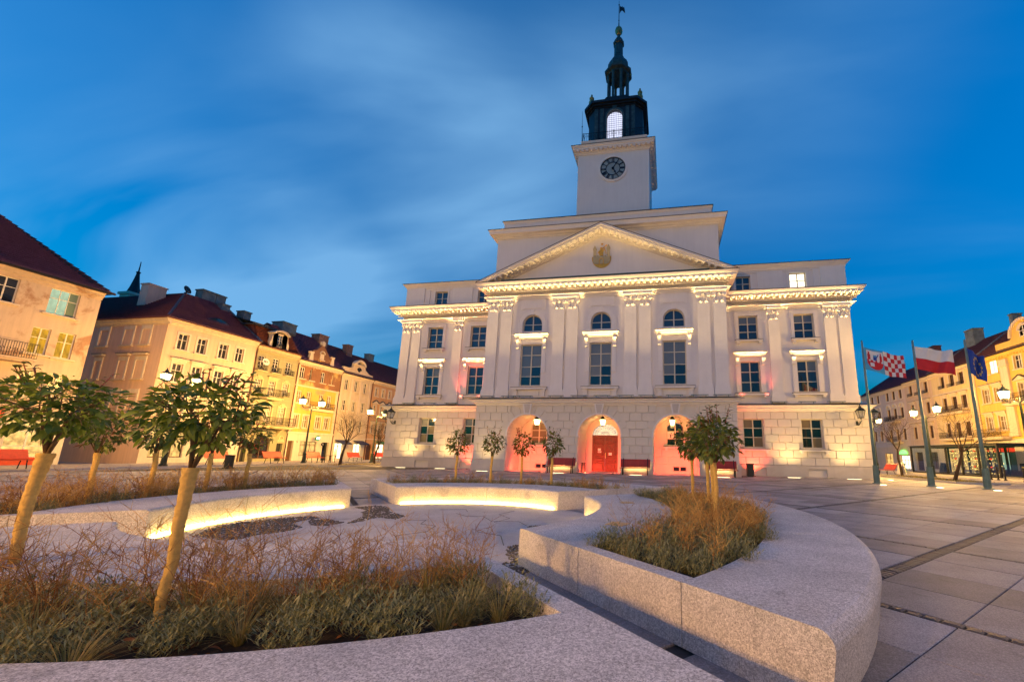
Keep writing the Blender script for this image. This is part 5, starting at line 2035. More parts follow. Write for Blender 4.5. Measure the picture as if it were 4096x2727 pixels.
# ---- right side of the square
ra = [W(-12.8, -12.07, 8.8, 9.95, 'glass_curtain', 'none'), W(-11.6, -10.7, 8.86, 10.0, 'lit_white', 'none'), W(-8.9, -8.2, 8.76, 9.9, 'glass_dark', 'plain'), W(-7.2, -6.5, 8.76, 9.9), W(-12.76, -12.0, 6.35, 7.6, 'glass_curtain', 'hood'), W(-11.43, -10.66, 6.35, 7.6, 'glass_curtain', 'hood'), W(-8.9, -8.2, 6.2, 7.6, 'glass_curtain', 'pedi'), W(-7.2, -6.5, 6.2, 7.6),
      W(-12.8, -12.1, 3.9, 5.12, 'glass_curtain', 'hood'), W(-11.45, -10.7, 3.9, 5.12, 'glass_curtain', 'hood'), W(-8.9, -8.1, 3.7, 5.1)]
gra = [(-12.94, -10.35, .5, 2.45)]
RA = house('apartment_house', 'yellow house with giant pilasters, round gable and a green-lit shop at the right edge', 'R', -13.42, -3, 10.35, 'wall_yellow', HG, holes=[w[:4] for w in ra] + gra, ground='shop_white', gz=3.1, ridge=14.2, cornice='wall_yellow', roof='roof_rust')
add_windows(RA, ra, 'trim_light')
hdentils(RA, -13.4, -3, 10.02, 'wall_yellow', .3)
for u in (-10.3, -5.8):
    MB().box(u, u + .8, -.16, .0, 3.5, 9.2).box(u - .06, u + .86, -.22, .0, 3.3, 3.6).build('pilaster', 'trim_light', RA)
    MB().box(u - .06, u + .86, -.24, .0, 9.2, 9.4).box(u, u + .8, -.2, .0, 9.4, 9.8).tube([(u + .1, -.2, 9.3), (u + .1, -.05, 9.3)], .14, 8).tube([(u + .7, -.2, 9.3), (u + .7, -.05, 9.3)], .14, 8).build('capital', 'trim_light', RA)
gbl = MB().box(-10.4, -4.6, -.1, .4, 10.35, 11.2).prism_y([(-8.9, 11.2), (-6.0, 11.2)] + [(-7.45 + 1.25 * math.cos(PI * k / 12), 11.35 + 1.2 * math.sin(PI * k / 12)) for k in range(13)], -.05, .3).build('gable', 'wall_yellow', RA)
MB().ring_y(-7.45, 11.35, 1.2, 1.4, -.2, .3, 18, 0, PI).build('gable_rim', 'trim_light', gbl)
w = window(RA, -7.85, -7.05, 11.2, 12.15, -.08, 'window_white', 'glass_dark', 2, (.5,), .05, .04, arch=.4)
MB().ring_y(-7.45, 11.75, .4, .55, -.14, -.04, 14, 0, PI).build('surround', 'trim_light', w)
balcony(RA, -13.6, -10.35, 3.3, .8, .7)
balcony(RA, -9.5, -5, 5.95, 1.0, .7)
w = window(RA, -12.94, -10.35, .5, 2.45, .14, 'window_brown', ['glass_green', 'lit_green', 'glass_green', 'sign_red', 'sign_red', 'sign_red'], 3, (.78,), .06, .05, name='shop_window')
MB().box(-13.4, -9.8, -.05, .0, .05, .5).build('shop_base', 'window_brown', RA)
MB().box(-10.1, -9.2, -.03, .03, .35, 1.1).build('notice_board', 'black_board', RA)
MB().box(-9.95, -9.7, -.045, -.03, .55, .85).build('notice', 'lit_yellow', RA)
downpipe(RA, -13.46, 0, 10.3, 'trim_light')
chimney(RA, -10.6, -9.4, 3.6, 4.8, 13, 15.2, 'chimney_brick')
MB().tube([(-13.42, -.3, 10.42), (-13.42, 4.6, 14.25)], .16, 4).build('parting_wall', 'chimney_grey', RA)

rows3 = ((8.65, 9.82), (6.3, 7.55), (3.6, 4.95))
rb = [W(a, c, z0, z1, 'glass_dark', k, 2, (.65,), 'window_brown') for (z0, z1), k in zip(rows3, ('plain', 'hood', 'plain')) for a, c in ((-18.25, -17.62), (-16.88, -16.16), (-15.52, -14.8))]
RB = house('apartment_house', 'vanilla house with tall brown windows behind the glass pavilion', 'R', -19.72, -13.42, 10.35, 'wall_vanilla', HG, holes=[w[:4] for w in rb] + [(-19.2, -17.4, 0, 2.2), (-16.8, -14.2, .3, 2.2)], ground='shop_white', gz=2.9, ridge=13.9, roof='roof_rust')
add_windows(RB, rb, 'trim_light')
hdentils(RB, -19.7, -13.5, 10.0, 'trim_light', .28)
MB().box(-19.72, -13.42, -.1, .0, 7.95, 8.1).build('string_course', 'trim_light', RB)
balcony(RB, -18.5, -14.6, 5.95, .7, .6)
balcony(RB, -18.5, -14.6, 3.4, .7, .6)
for w in rb[:3]:
    railing(RB, w[0] - .1, w[1] + .1, w[2] - .1, .3, -.25, 0, 'window_guard', False, .07)
window(RB, -16.8, -14.2, .3, 2.2, .14, 'window_brown', 'lit_shop', 3, (.7,), .06, .05, name='shop_window')
window(RB, -19.2, -17.4, 0, 2.2, .14, 'window_brown', 'lit_shop', 2, (.7,), .06, .05, name='shop_window')
chimney(RB, -18.9, -17.7, 3.4, 4.4, 12.8, 14.9, 'chimney_grey')
MB().tube([(-19.72, -.3, 10.42), (-19.72, 4.6, 13.95)], .14, 4).build('parting_wall', 'chimney_grey', RB)
chimney(RB, -13.9, -13.5, 4.0, 4.8, 13.4, 15.0, 'chimney_grey')

rc = [W(a, c, z0, z1, 'glass_dark', k, 2, (.65,), 'window_brown') for (z0, z1), k in zip(rows3, ('plain', 'hood', 'hood')) for a, c in ((-23.94, -23.3), (-22.5, -21.88), (-21.08, -20.42))]
RC = house('apartment_house', 'apricot house with ornate window hoods between the pink and the vanilla house', 'R', -24.85, -19.72, 10.3, 'wall_apricot', HG, holes=[w[:4] for w in rc] + [(-24.3, -22.9, 0, 2.1), (-22.3, -20.3, .3, 2.1)], ground='shop_white', gz=2.9, ridge=13.7, roof='roof_plum')
add_windows(RC, rc, 'trim_light')
hdentils(RC, -24.8, -19.8, 9.96, 'trim_light', .28)
MB().box(-24.85, -19.72, -.1, .0, 5.5, 5.62).build('string_course', 'trim_light', RC)
for w in rc[:3]:
    railing(RC, w[0] - .1, w[1] + .1, w[2] - .1, .3, -.25, 0, 'window_guard', False, .07)
window(RC, -22.3, -20.3, .3, 2.1, .14, 'window_brown', 'glass_curtain', 3, (.7,), .06, .05, name='shop_window')
MB().box(-24.3, -22.9, .2, .26, 0, 2.1).build('door', 'wood_brown', RC)
chimney(RC, -24.4, -23.5, 3, 3.8, 12.4, 14.6, 'window_brown')

rd = [W(a, c, z0, z1, 'glass_dark', k, 2, (.65,), 'window_brown') for (z0, z1), k in zip(rows3, ('plain', 'lun', 'plain')) for a, c in ((-33.2, -32.5), (-31.6, -30.9), (-29.2, -28.5), (-27.72, -27.02), (-26.22, -25.5))]
RD = house('apartment_house', 'pink house with half-round window hoods and a pharmacy at street level', 'R', -36, -24.85, 10.15, 'wall_pink', HG, holes=[w[:4] for w in rd] + [(-27.5, -25.5, .1, 1.75), (-31, -29.2, .3, 2.0)], ground='wall_apricot', gz=2.8, ridge=13.5, roof='roof_plum')
add_windows(RD, rd, 'trim_white')
hdentils(RD, -35.9, -24.9, 9.85, 'trim_light', .26)
for w in rd[5:10]:
    railing(RD, w[0] - .1, w[1] + .1, w[2] - .1, .3, -.25, 0, 'window_guard', False, .07)
balcony(RD, -28.9, -26.4, 5.95, .7, .6)
balcony(RD, -28.9, -26.4, 3.4, .7, .6)
window(RD, -27.5, -25.5, .1, 1.75, .14, 'window_brown', 'lit_white', 3, (.33, .66), .06, .05, name='shop_window')
s_ = MB().prism_y([(-26.5 + .75 * math.cos(PI * k / 10), 1.9 + .5 * math.sin(PI * k / 10)) for k in range(11)], -.2, -.05).build('shop_sign', 'lit_pharm', RD)
window(RD, -31, -29.2, .3, 2.0, .14, 'window_brown', 'lit_shop', 2, (.6,), .06, .05, name='shop_window')
chimney(RD, -28, -27, 3.2, 4.0, 12.2, 14.0, 'chimney_grey')
chimney(RD, -33, -31.8, 3.2, 4.2, 12.2, 14.3, 'chimney_grey')

# ---- spire far behind the left houses
cs = thing('church_spire', 'small dark spire rising far behind the salmon house', 'spire', (-82.3, 20, 0))
MB().box(-1, 1, -1, 1, 0, 25.6).box(-1.2, 1.2, -1.2, 1.2, 25.4, 25.8).build('tower_wall', 'wall_pink', cs)
MB().lathe([(.9, 25.7), (.6, 26.9), (.35, 28.3), (.2, 29.4), (.32, 29.6), (.1, 29.8), (.05, 31.5)], 8).build('spire', 'spire_dark', cs)

# ------------------------------------------------------------------ lamps
SODIUM = (1.0, .54, .13)


def lantern_parts(parent, c, s=1.0, lit_=True, power=0, col=None):
    """four-sided tapering lantern; c = bottom centre of the glass"""
    x, y, z = c
    w0, w1, h = .10 * s, .17 * s, .34 * s
    f = MB()
    for sx, sy in ((-1, -1), (1, -1), (1, 1), (-1, 1)):
        f.tube([(x + sx * w0, y + sy * w0, z), (x + sx * w1, y + sy * w1, z + h)], .012 * s, 4)
    f.box(x - w0 - .02, x + w0 + .02, y - w0 - .02, y + w0 + .02, z - .035 * s, z)
    f.box(x - w1 - .03, x + w1 + .03, y - w1 - .03, y + w1 + .03, z + h, z + h + .025)
    f.lathe([(w1 * 1.45, h + .02), (w1 * .9, h + .12 * s), (w1 * .45, h + .16 * s), (w1 * .40, h + .22 * s), (w1 * .15, h + .26 * s), (.02, h + .36 * s)], 4, (x, y, z), PI / 4)
    f.tube([(x, y, z - .03), (x, y, z - .12 * s)], [.03 * s, .02 * s], 6)
    f = f.build('lantern', 'lamp_iron', parent)
    m_ = 'lamp_glow' if lit_ else 'pane_clear'
    for k in range(4):
        ca, sa = math.cos(k * PI / 2), math.sin(k * PI / 2)

        def R_(u, d):
            return (x + u * ca - d * sa, y + u * sa + d * ca)
        q = [(*R_(-w0, -w0), z), (*R_(w0, -w0), z), (*R_(w1, -w1), z + h), (*R_(-w1, -w1), z + h)]
        q2 = [(*R_(-w0, -w0 + .006), z), (*R_(w0, -w0 + .006), z), (*R_(w1, -w1 + .006), z + h), (*R_(-w1, -w1 + .006), z + h)]
        b = MB()
        b.add(q + q2, [(0, 1, 2, 3), (7, 6, 5, 4), (0, 4, 5, 1), (1, 5, 6, 2), (2, 6, 7, 3), (3, 7, 4, 0)])
        b.build('pane', m_, f)
    if power:
        point('lamp_light', (x, y, z + h * .45), power, col or SODIUM, .06, parent)
    return f


def street_lamp(label, loc, h=4.75, arm=.95, rz=PI / 2, power=300, n=2, col=None):
    t = thing('street_lamp', label, 'street lamp', loc, rz, 'street lamps of the square')
    MB().lathe([(.20, 0), (.20, .08), (.15, .14), (.13, .75), (.15, .80), (.09, .9), (.075, 1.0), (.055, h - .3), (.045, h)], 10).build('post', 'lamp_iron', t)
    heads = (-arm, arm) if n == 2 else (arm,)
    for a in heads:
        MB().tube([(0, 0, h - .25), (a * .3, 0, h - .12), (a * .7, 0, h - .2), (a, 0, h - .05)], [.025, .022, .02, .02], 6).tube([(0, 0, h - .02), (a, 0, h - .03)], .014, 5).build('arm', 'lamp_iron', t)
        lantern_parts(t, (a, 0, h + .10), 1.15, True, power, col)
    return t


PW = 1050
street_lamp('twin-headed lit street lamp in front of the ochre house', (-25.5, .9, .06), 4.75, .95, PI / 2, PW)
street_lamp('twin-headed lit street lamp by the bare tree left of the town hall', (-24.2, 7.2, .06), 4.5, 1.0, PI / 2, PW)
street_lamp('lit street lamp behind the near tree, before the salmon house', (-26.2, -8.2, .06), 5.1, .85, PI / 2, 520)
street_lamp('lit street lamp before the apricot house on the right', (23.6, 4.9, 0), 4.5, 1.4, PI / 2, PW)
street_lamp('lit street lamp beside the right corner of the town hall', (23.9, 13.6, 0), 4.4, 1.2, PI / 2, PW)
street_lamp('lit street lamp at the right edge before the yellow house', (23.4, -3.7, 0), 4.65, .95, PI / 2, PW)
# unseen lamps: two read off cast shadows, the rest added for warm ambient light
for i, (x, y, p) in enumerate(((11.5, -37, 500), (-5.5, -36.5, 2300), (-25.5, -20, 560), (24, -20, 300), (3, -48, 500))):
    street_lamp('unseen twin-headed lit street lamp behind or beside the camera', (x, y, 0), 5.0, .95, PI / 2 if abs(x) > 20 else 0, p, 2, (1.0, .50, .13) if abs(x) < 20 else None)


def wall_lantern(label, loc, rz):
    t = thing('wall_lantern', label, 'lantern', loc, rz, 'wall lanterns of the town hall')
    b = MB().box(-.06, .06, -.04, 0, -.16, .12)
    b.tube([(0, 0, -.1), (0, -.25, -.16), (0, -.5, -.04), (0, -.62, .1)], [.04, .03, .025, .025], 6)
    for k, (y, z) in enumerate(((-.12, -.06), (-.26, -.04), (-.38, .0))):
        b.tube([(0, y + .07 * math.cos(a * PI / 5), z + .07 * math.sin(a * PI / 5)) for a in range(9)], .014, 5)
    b.build('bracket', 'lamp_iron', t)
    lantern_parts(t, (0, -.62, .30), 1.25, False)
    return t


wall_lantern('unlit iron lantern on the front of the left town hall corner', (-16.75, -.03, 3.45), 0)
wall_lantern('unlit iron lantern on the far side of the left town hall corner', (-17.5, .6, 3.45), -PI / 2)
wall_lantern('unlit iron lantern on the front of the right town hall corner', (16.75, -.03, 3.55), 0)
wall_lantern('unlit iron lantern on the far side of the right town hall corner', (17.5, .6, 3.55), PI / 2)
for x, nm in ((-4.85, 'left'), (0.0, 'middle'), (4.85, 'right')):
    t = thing('hanging_lantern', 'glowing lantern hanging in the %s arch of the arcade' % nm, 'lantern', (x, RF + 1.45, 3.25), 0, 'lanterns in the arcade')
    lantern_parts(t, (0, 0, 0), 1.15, True, 9)
    MB().tube([(0, 0, .38), (0, 0, .62)], .012, 5).build('chain', 'iron', t)


# ------------------------------------------------------------------ lights set into the ground
def ground_strip(x, y, label, power, tz=4.6, ty=.0, size=84):
    t = thing('ground_light', label, 'ground light', (x, y, 0), 0, 'lights set into the paving')
    MB().box(-.42, .42, -.06, .06, -.02, .006).build('frame', 'iron', t)
    MB().box(-.39, .39, -.035, .035, -.01, .012).build('glass', 'ground_glow', t)
    for dx in (-.25, .25):
        spot('uplight', (dx, 0, .05), (dx * 1.6, ty - y, tz), power / 2, WARM, size, .9, .06, t)
    return t


GP = 62
ground_strip(-15.2, -.95, 'glowing strip in the paving before the left end of the town hall', GP)
ground_strip(-12.0, -.95, 'glowing strip in the paving under the middle of the left wing', GP)
ground_strip(-7.75, -2.95, 'glowing strip in the paving before the pier left of the arches', GP * .5, 4.6, RF)
ground_strip(-2.55, -2.85, 'glowing strip under the bench between the left and middle arch', GP * .5, 1.4, RF, 120)
ground_strip(2.5, -2.85, 'glowing strip under the bench between the middle and right arch', GP * .5, 1.4, RF, 120)
ground_strip(7.8, -2.85, 'glowing strip under the bench right of the arches', GP * .5, 1.4, RF, 120)
ground_strip(12.4, -.95, 'glowing strip in the paving under the middle of the right wing', GP)
ground_strip(15.9, -.95, 'glowing strip in the paving before the right end of the town hall', GP)
for x, nm in ((-5.05, 'left'), (0, 'middle'), (5.05, 'right')):
    t = thing('ground_light', 'small red floodlight on the floor of the %s arch' % nm, 'ground light', (x, RF + .35, 0), 0, 'red floodlights')
    MB().lathe([(.07, 0), (.07, .03), (.05, .035)], 12, (.9, 0, 0)).build('housing', 'iron', t)
    for dx in (-1.0, 1.0):
        spot('uplight', (dx, 0, .06), (dx * .7, 2.0, .5), 50, RED, 115, .8, .05, t)
for x, nm in ((-10.1, 'left'), (10.1, 'right')):
    t = thing('ground_light', 'small red floodlight in the corner of the %s wing' % nm, 'ground light', (x, -.55, 0), 0, 'red floodlights')
    MB().lathe([(.07, 0), (.07, .03), (.05, .035)], 12).build('housing', 'iron', t)
    spot('uplight', (0, 0, .06), (0, .5, 2.6), 60, RED, 115, .8, .05, t)
for i, (x, y) in enumerate(((14.99, -6.3), (16.94, -7.2), (18.65, -8.1), (17.9, -1.0))):
    t = thing('ground_light', ['round glowing light in the paving at the foot of the left flagpole', 'round glowing light in the paving at the foot of the middle flagpole', 'round glowing light in the paving at the foot of the right flagpole', 'round glowing light beside the right corner of the town hall'][i], 'ground light', (x, y, 0), 0, 'round ground lights')
    MB().lathe([(.17, -.02), (.17, .008), (.14, .010)], 20).build('rim', 'iron', t)
    MB().lathe([(.14, -.01), (.14, .014)], 20).build('glass', 'ground_glow', t)
    spot('uplight', (0, 0, .05), (.1, .35, 6), 8, (1, .85, .6), 30, .6, .05, t)

# ------------------------------------------------------------------ benches
sl_seat = MB().box(-.95, .95, -.035, .035, -.014, .014).mesh('slat', 'bench_red')


def slat_bench(label, x, y, rz=0):
    t = thing('park_bench', label, 'bench', (x, y, 0), rz, 'dark red slatted benches at the arcade')
    for k in range(6):
        link('slat', sl_seat, t, (0, -.05 - k * .085 + .12, .43 - (.012 if k in (0, 5) else 0)))
    for k in range(7):
        o = link('slat', sl_seat, t, (0, .19 + k * .022, .50 + k * .072))
        o.rotation_euler = (rad(74), 0, 0)
    for s in (-.78, .78):
        MB().prism_x([(-.28, 0), (-.22, 0), (-.20, .38), (.12, .38), (.22, 0), (.28, 0), (.20, .42), (.37, 1.0), (.33, 1.02), (.13, .42), (-.28, .42)], s - .025, s + .025).build('leg', 'iron', t)
    return t


slat_bench('dark red slatted bench between the left arch and the door', -2.45, -2.62)
slat_bench('dark red slatted bench right of the red door', 2.45, -2.62)
slat_bench('dark red slatted bench right of the right arch, half behind a tree', 7.75, -2.62)


def sheet_bench(label, x, y, rz, L=1.55, z=.06):
    t = thing('park_bench', label, 'bench', (x, y, z), rz, 'orange red benches in the streets')
    MB().prism_x([(-.30, .42), (.14, .40), (.17, .43), (-.30, .46)], -L / 2, L / 2).build('seat', 'bench_orange', t)
    MB().prism_x([(.15, .46), (.34, .86), (.40, .90), (.38, .93), (.31, .88), (.11, .48)], -L / 2, L / 2).build('backrest', 'bench_orange', t)
    for s in (-L * .36, L * .36):
        for a, c in ((-.26, -.34), (.14, .26)):
            MB().tube([(s, a, .43), (s, c, 0)], .022, 5).build('leg', 'iron', t)
    return t


for lab, y in (('orange red bench in the left street, leftmost, before the salmon house', -4.9), ('orange red bench before the sage house arch window', -.8), ('orange red bench beside the lit twin street lamp', 2.95), ('orange red bench behind the bare tree before the lit shops', 7.7), ('orange red bench half hidden by the left town hall corner', 11.2), ('red bench at the left edge behind the near tree', -14.2)):
    sheet_bench(lab, -26.5, y, PI / 2)
sheet_bench('orange red bench by the bare tree right of the town hall', 21.5, 6.8, -PI / 2, 1.6, 0)

# ------------------------------------------------------------------ flagpoles and flags
for i, (x, y, h) in enumerate(((15.28, -5.07, 7.69), (17.23, -6.1, 7.35), (18.92, -7.16, 7.03))):
    t = thing('flagpole', 'grey green flagpole, %s of the three' % ('leftmost', 'middle', 'rightmost')[i], 'flagpole', (x, y, 0), 0, 'three flagpoles')
    b = MB().lathe([(.22, 0), (.22, .03), (.15, .05), (.15, .10)], 14)
    b.lathe([(.13, .08), (.115, .86), (.135, .88), (.135, .93)], 14)
    for k in range(14):
        a = 2 * PI * k / 14
        b.tube([(.13 * math.cos(a), .13 * math.sin(a), .1), (.117 * math.cos(a), .117 * math.sin(a), .85)], .014, 4)
    b.build('pole_base', 'pole_green', t)
    MB().lathe([(.085, .9), (.08, 2.2), (.06, 4.5), (.045, h - .05), (.02, h)], 12).build('pole', 'pole_green', t, True)
    MB().lathe([(.02, -.04), (.05, 0), (.02, .04)], 10, (0, 0, h)).build('finial', 'pole_green', t)

simple('flag_white', (.72, .70, .70), .8, 0, .05)
simple('flag_red', (.55, .02, .03), .8, 0, .08)
simple('flag_blue', (.02, .06, .32), .8, 0, .08)
simple('flag_cyan', (.08, .36, .58), .8, 0, .08)
simple('flag_yellow', (.80, .55, .05), .8, 0, .05)
FM_ = ['flag_white', 'flag_red', 'flag_blue', 'flag_cyan', 'flag_yellow']


def flag(name, label, loc, z0, hoist, length, paint, droop, az, wave=.09, nx=72, ny=48, seed=0, droop2=0):
    """waving cloth: real folds, a colour for every facet"""
    b = MB()
    idx = []
    for j in range(ny + 1):
        for i in range(nx + 1):
            s, t = i / nx, j / ny
            ph = s * 9 + t * 1.8 + seed
            out = length * (s - .10 * s * s)
            off = wave * (s ** .7) * math.sin(ph) + .4 * wave * s * math.sin(ph * 2.3 + t * 3)
            z = z0 - hoist * t * (1 - droop2 * s) - droop * s * (1 - .25 * s) - .04 * s * math.sin(ph + 1)
            b.v.append((out * math.cos(az) - off * math.sin(az), out * math.sin(az) + off * math.cos(az), z))
    for j in range(ny):
        for i in range(nx):
            a = j * (nx + 1) + i
            b.f.append((a, a + 1, a + nx + 2, a + nx + 1))
            idx.append(paint((i + .5) / nx, (j + .5) / ny))
    me = b.mesh(name, FM_, True)
    me.polygons.foreach_set('material_index', idx)
    o = link(name, me, None, loc)
    sd = o.modifiers.new('cloth', 'SOLIDIFY')
    sd.thickness = .004
    return tag(o, label, 'flag', 'flags')


def paint_city(s, t):
    if s < .46:
        # arms on a white shield: red castle, trumpeter in blue
        if t < .08 or t > .93 or s < .03:
            return 3
        u, v = (s - .245) / .2, t
        if abs(u) > .98:
            return 3
        if v > .56:
            k = (v - .56) / .36
            if u * u + k * k * 1.0 > .95:
                return 3
            if abs(u + .35) < .22 and v < .80 and v > .62:
                return 0
            return 1
        if .50 < v <= .56:
            return 1 if int((u + 1) * 4) % 2 == 0 else 0
        if .55 < abs(u) < .86 and v > .24:
            return 1
        if .62 < abs(u) < .79 and v > .14:
            return 1
        if abs(u) < .20 and .24 < v < .52:
            return 2 if v > .33 else 3
        if abs(u - .32 + (v - .3) * 1.2) < .07 and .2 < v < .38:
            return 2
        return 0
    return 1 if (int((s - .46) / .09) + int(t * 5)) % 2 else 0


def paint_pl(s, t):
    return 0 if t < .5 else 1


def paint_eu(s, t):
    for k in range(12):
        a = 2 * PI * k / 12
        dx, dy = (s - .5) * 1.5 - .33 * math.sin(a), (t - .5) + .33 * math.cos(a)
        r_ = math.hypot(dx, dy)
        th = math.atan2(dx, -dy)
        if r_ < .075 * (.62 + .38 * math.cos(5 * th)):
            return 4
    return 2


flag('flag', 'light blue city flag with castle arms and red and white checks', (15.33, -5.1, 0), 7.35, 1.25, 1.9, paint_city, .95, -.40, .13, seed=.4)
flag('flag', 'white over red flag on the middle flagpole', (17.28, -6.13, 0), 7.05, 1.22, 1.6, paint_pl, .6, -.45, .15, seed=1.6)
flag('flag', 'blue flag with a ring of yellow stars, hanging half furled', (18.95, -7.18, 0), 6.65, 1.25, .62, paint_eu, .75, -.3, .17, seed=2.2)

# ------------------------------------------------------------------ small street things
def bin_box(label, x, y, w, h, z=0, round_=False, mat='bin_dark'):
    t = thing('litter_bin', label, 'litter bin', (x, y, z))
    if round_:
        MB().lathe([(w * .5, 0), (w * .5, .05), (w * .4, .06), (w * .42, h), (w * .46, h), (w * .46, h + .05), (w * .3, h + .06)], 14).build('body', mat, t)
    else:
        MB().prism_z([(-w / 2, -w / 2 + .03), (-w / 2 + .03, -w / 2), (w / 2 - .03, -w / 2), (w / 2, -w / 2 + .03), (w / 2, w / 2), (-w / 2, w / 2)], .03, h).build('body', mat, t)
        MB().box(-w / 2 - .02, w / 2 + .02, -w / 2 - .02, w / 2 + .02, h, h + .03).build('lid', mat, t)
        MB().box(-w / 2 + .04, w / 2 - .04, -w / 2 + .04, w / 2 - .04, 0, .03).build('foot', 'iron', t)
    return t


bin_box('square dark litter bin between the right arch and the right wing', 9.75, -.95, .40, .80)
bin_box('narrow dark bin beside the red door', -1.2, RF + .9, .22, .62)
bin_box('round dark litter bin at the pavement edge before the sage house', -22.0, -7.7, .55, .75, 0, True)
bin_box('small round dark bin by the glass pavilion', 27.6, 16.6, .45, .75, .06, True)
for i, y in enumerate((3.3, 4.1, 4.75)):
    t = thing('bicycle_stand', 'low iron hoop stand before the lit shops, %s of three' % ('nearest the lamp', 'middle', 'farthest from the lamp')[i], 'bicycle stand', (-26.3, y, .06), PI / 2, 'bicycle stands')
    MB().tube([(-.25, 0, 0), (-.25, 0, .62), (.25, 0, .62), (.25, 0, 0)], .03, 6).build('hoop', 'iron', t)
    for s in (-.25, .25):
        MB().lathe([(.05, 0), (.05, .02)], 8, (s, 0, 0)).build('foot_plate', 'iron', t)
t = thing('advertising_figure', 'white cut-out figure board by the ochre house door', 'sign', (-29.5, 8.4, .06), PI / 2)
MB().prism_y([(-.22, 0), (.22, 0), (.25, .6), (.2, .95), (.08, 1.0), (.11, 1.14), (.05, 1.26), (-.05, 1.26), (-.11, 1.14), (-.08, 1.0), (-.2, .95), (-.25, .6)], -.02, .02).build('board', 'paper_white', t)
for k in range(5):
    MB().box(-.14, .14 - .04 * (k % 2), -.028, -.02, .2 + k * .13, .24 + k * .13).build('printed_line', 'black_board', t)
for lab, x, y, m_ in (('green folding board before the pharmacy', 26.8, 15.2, 'sign_green'), ('white poster stand before the pink house', 24.2, 10.2, 'paper_white'), ('black chalk board inside the glass pavilion', 29.2, 13.2, 'black_board')):
    t = thing('sandwich_board', lab, 'sign', (x, y, .03), -PI / 2)
    MB().prism_x([(-.25, 0), (-.2, 0), (.0, .95), (-.03, .98)], -.3, .3).build('front_panel', m_, t)
    MB().prism_x([(.25, 0), (.2, 0), (.0, .95), (.03, .98)], -.3, .3).build('rear_panel', m_, t)

# planted trees' beds in the streets
for lab, x0, x1, y0, y1 in (('kerbed bed of ground cover under the left bare trees', -21.6, -19.4, -2.2, 4.2), ('kerbed bed of ground cover under the right bare trees', 20.2, 22.8, -3.0, 6.0)):
    t = thing('tree_bed', lab, 'planting bed', (0, 0, 0), 0, 'kerbed tree beds')
    for a in ((x0, x1, y0, y0 + .14), (x0, x1, y1 - .14, y1), (x0, x0 + .14, y0 + .142, y1 - .142), (x1 - .14, x1, y0 + .142, y1 - .142)):
        slab('kerb', 'granite_floor', t, a[0], a[1], a[2], a[3], -.02, .10)
    MB().box(x0 + .14, x1 - .14, y0 + .14, y1 - .14, -.02, .06).build('soil', 'soil', t)
    gc = MB()
    gc.tone = []
    for k in range(900):
        x, y = random.uniform(x0 + .1, x1 - .1), random.uniform(y0 + .1, y1 - .1)
        a, l_ = random.uniform(0, 6.28), random.uniform(.05, .13)
        gc.add([(x, y, .05), (x + .03 * math.cos(a + 1.6), y + .03 * math.sin(a + 1.6), .07), (x + l_ * math.cos(a), y + l_ * math.sin(a), .05 + l_)], [(0, 1, 2)])
        gc.tone.append(random.random())
    gc.build('ground_cover', 'grass_blade', t, kind='stuff')

# ------------------------------------------------------------------ glass pavilion with fairy lights
PV = thing('glass_pavilion', 'dark framed glass pavilion hung with fairy lights before the vanilla house', 'pavilion', (28.0, 0, .06))
py0, py1, ph = 5.0, 15.6, 2.3
posts = [5.0, 6.9, 8.8, 10.6, 13.0, 15.6]
for y in posts:
    for x in (0.0, 3.2):
        MB().box(x - .06, x + .06, y - .06, y + .06, 0, ph).build('post', 'iron', PV)
for x in (0.0, 3.2):
    MB().box(x - .07, x + .07, py0 - .06, py1 + .06, ph, ph + .16).build('beam', 'iron', PV)
    MB().box(x - .05, x + .05, py0, py1, 0, .12).build('base_rail', 'iron', PV)
for y in (py0, py1):
    MB().box(.07, 3.13, y - .06, y + .06, ph + .002, ph + .14).build('beam', 'iron', PV)
MB().box(-.15, 3.35, py0 - .12, py1 + .12, ph + .165, ph + .2).build('roof', 'roof_sheet', PV)
for y0, y1 in zip(posts[:-1], posts[1:]):
    slab('pane', 'pane_clear', PV, -.008, .008, y0 + .06, y1 - .06, .12, ph)
slab('pane', 'pane_clear', PV, .06, 3.14, py0 - .008, py0 + .008, .12, ph)
bulb = MB().lathe([(.004, -.02), (.018, -.008), (.018, .008), (.004, .02)], 6).mesh('fairy_light', 'fairy')
rb_ = random.Random(11)
for i, yc in enumerate((6.0, 7.85, 9.7)):
    tt = thing('fairy_light_curtain', ['fairy light curtain in the right bay of the pavilion', 'fairy light curtain in the middle bay of the pavilion', 'fairy light curtain in the left bay of the pavilion'][i], 'fairy lights', (28.35, yc, .3), 0, 'fairy light curtains')
    for k in range(7):
        y = -.75 + k * .25
        MB().tube([(0, y, 1.95), (.02, y + .03, 1.0), (0, y - .02, .1)], .006, 4).build('cable', 'iron', tt)
        for j in range(8):
            link('fairy_light', bulb, tt, (rb_.uniform(-.08, .08), y + rb_.uniform(-.07, .07), .1 + j * .24 + rb_.uniform(-.08, .08)))
    for k in range(3):
        MB().lathe([(.01, -.08), (.07, -.04), (.09, .0), (.06, .06), (.01, .08)], 8, (-.05, rb_.uniform(-.5, .5), .5 + k * .6)).build('red_bow', 'sign_red', tt)
    point('glow', (.1, 0, 1.0), 2.5, (1, .72, .25), .3, tt)
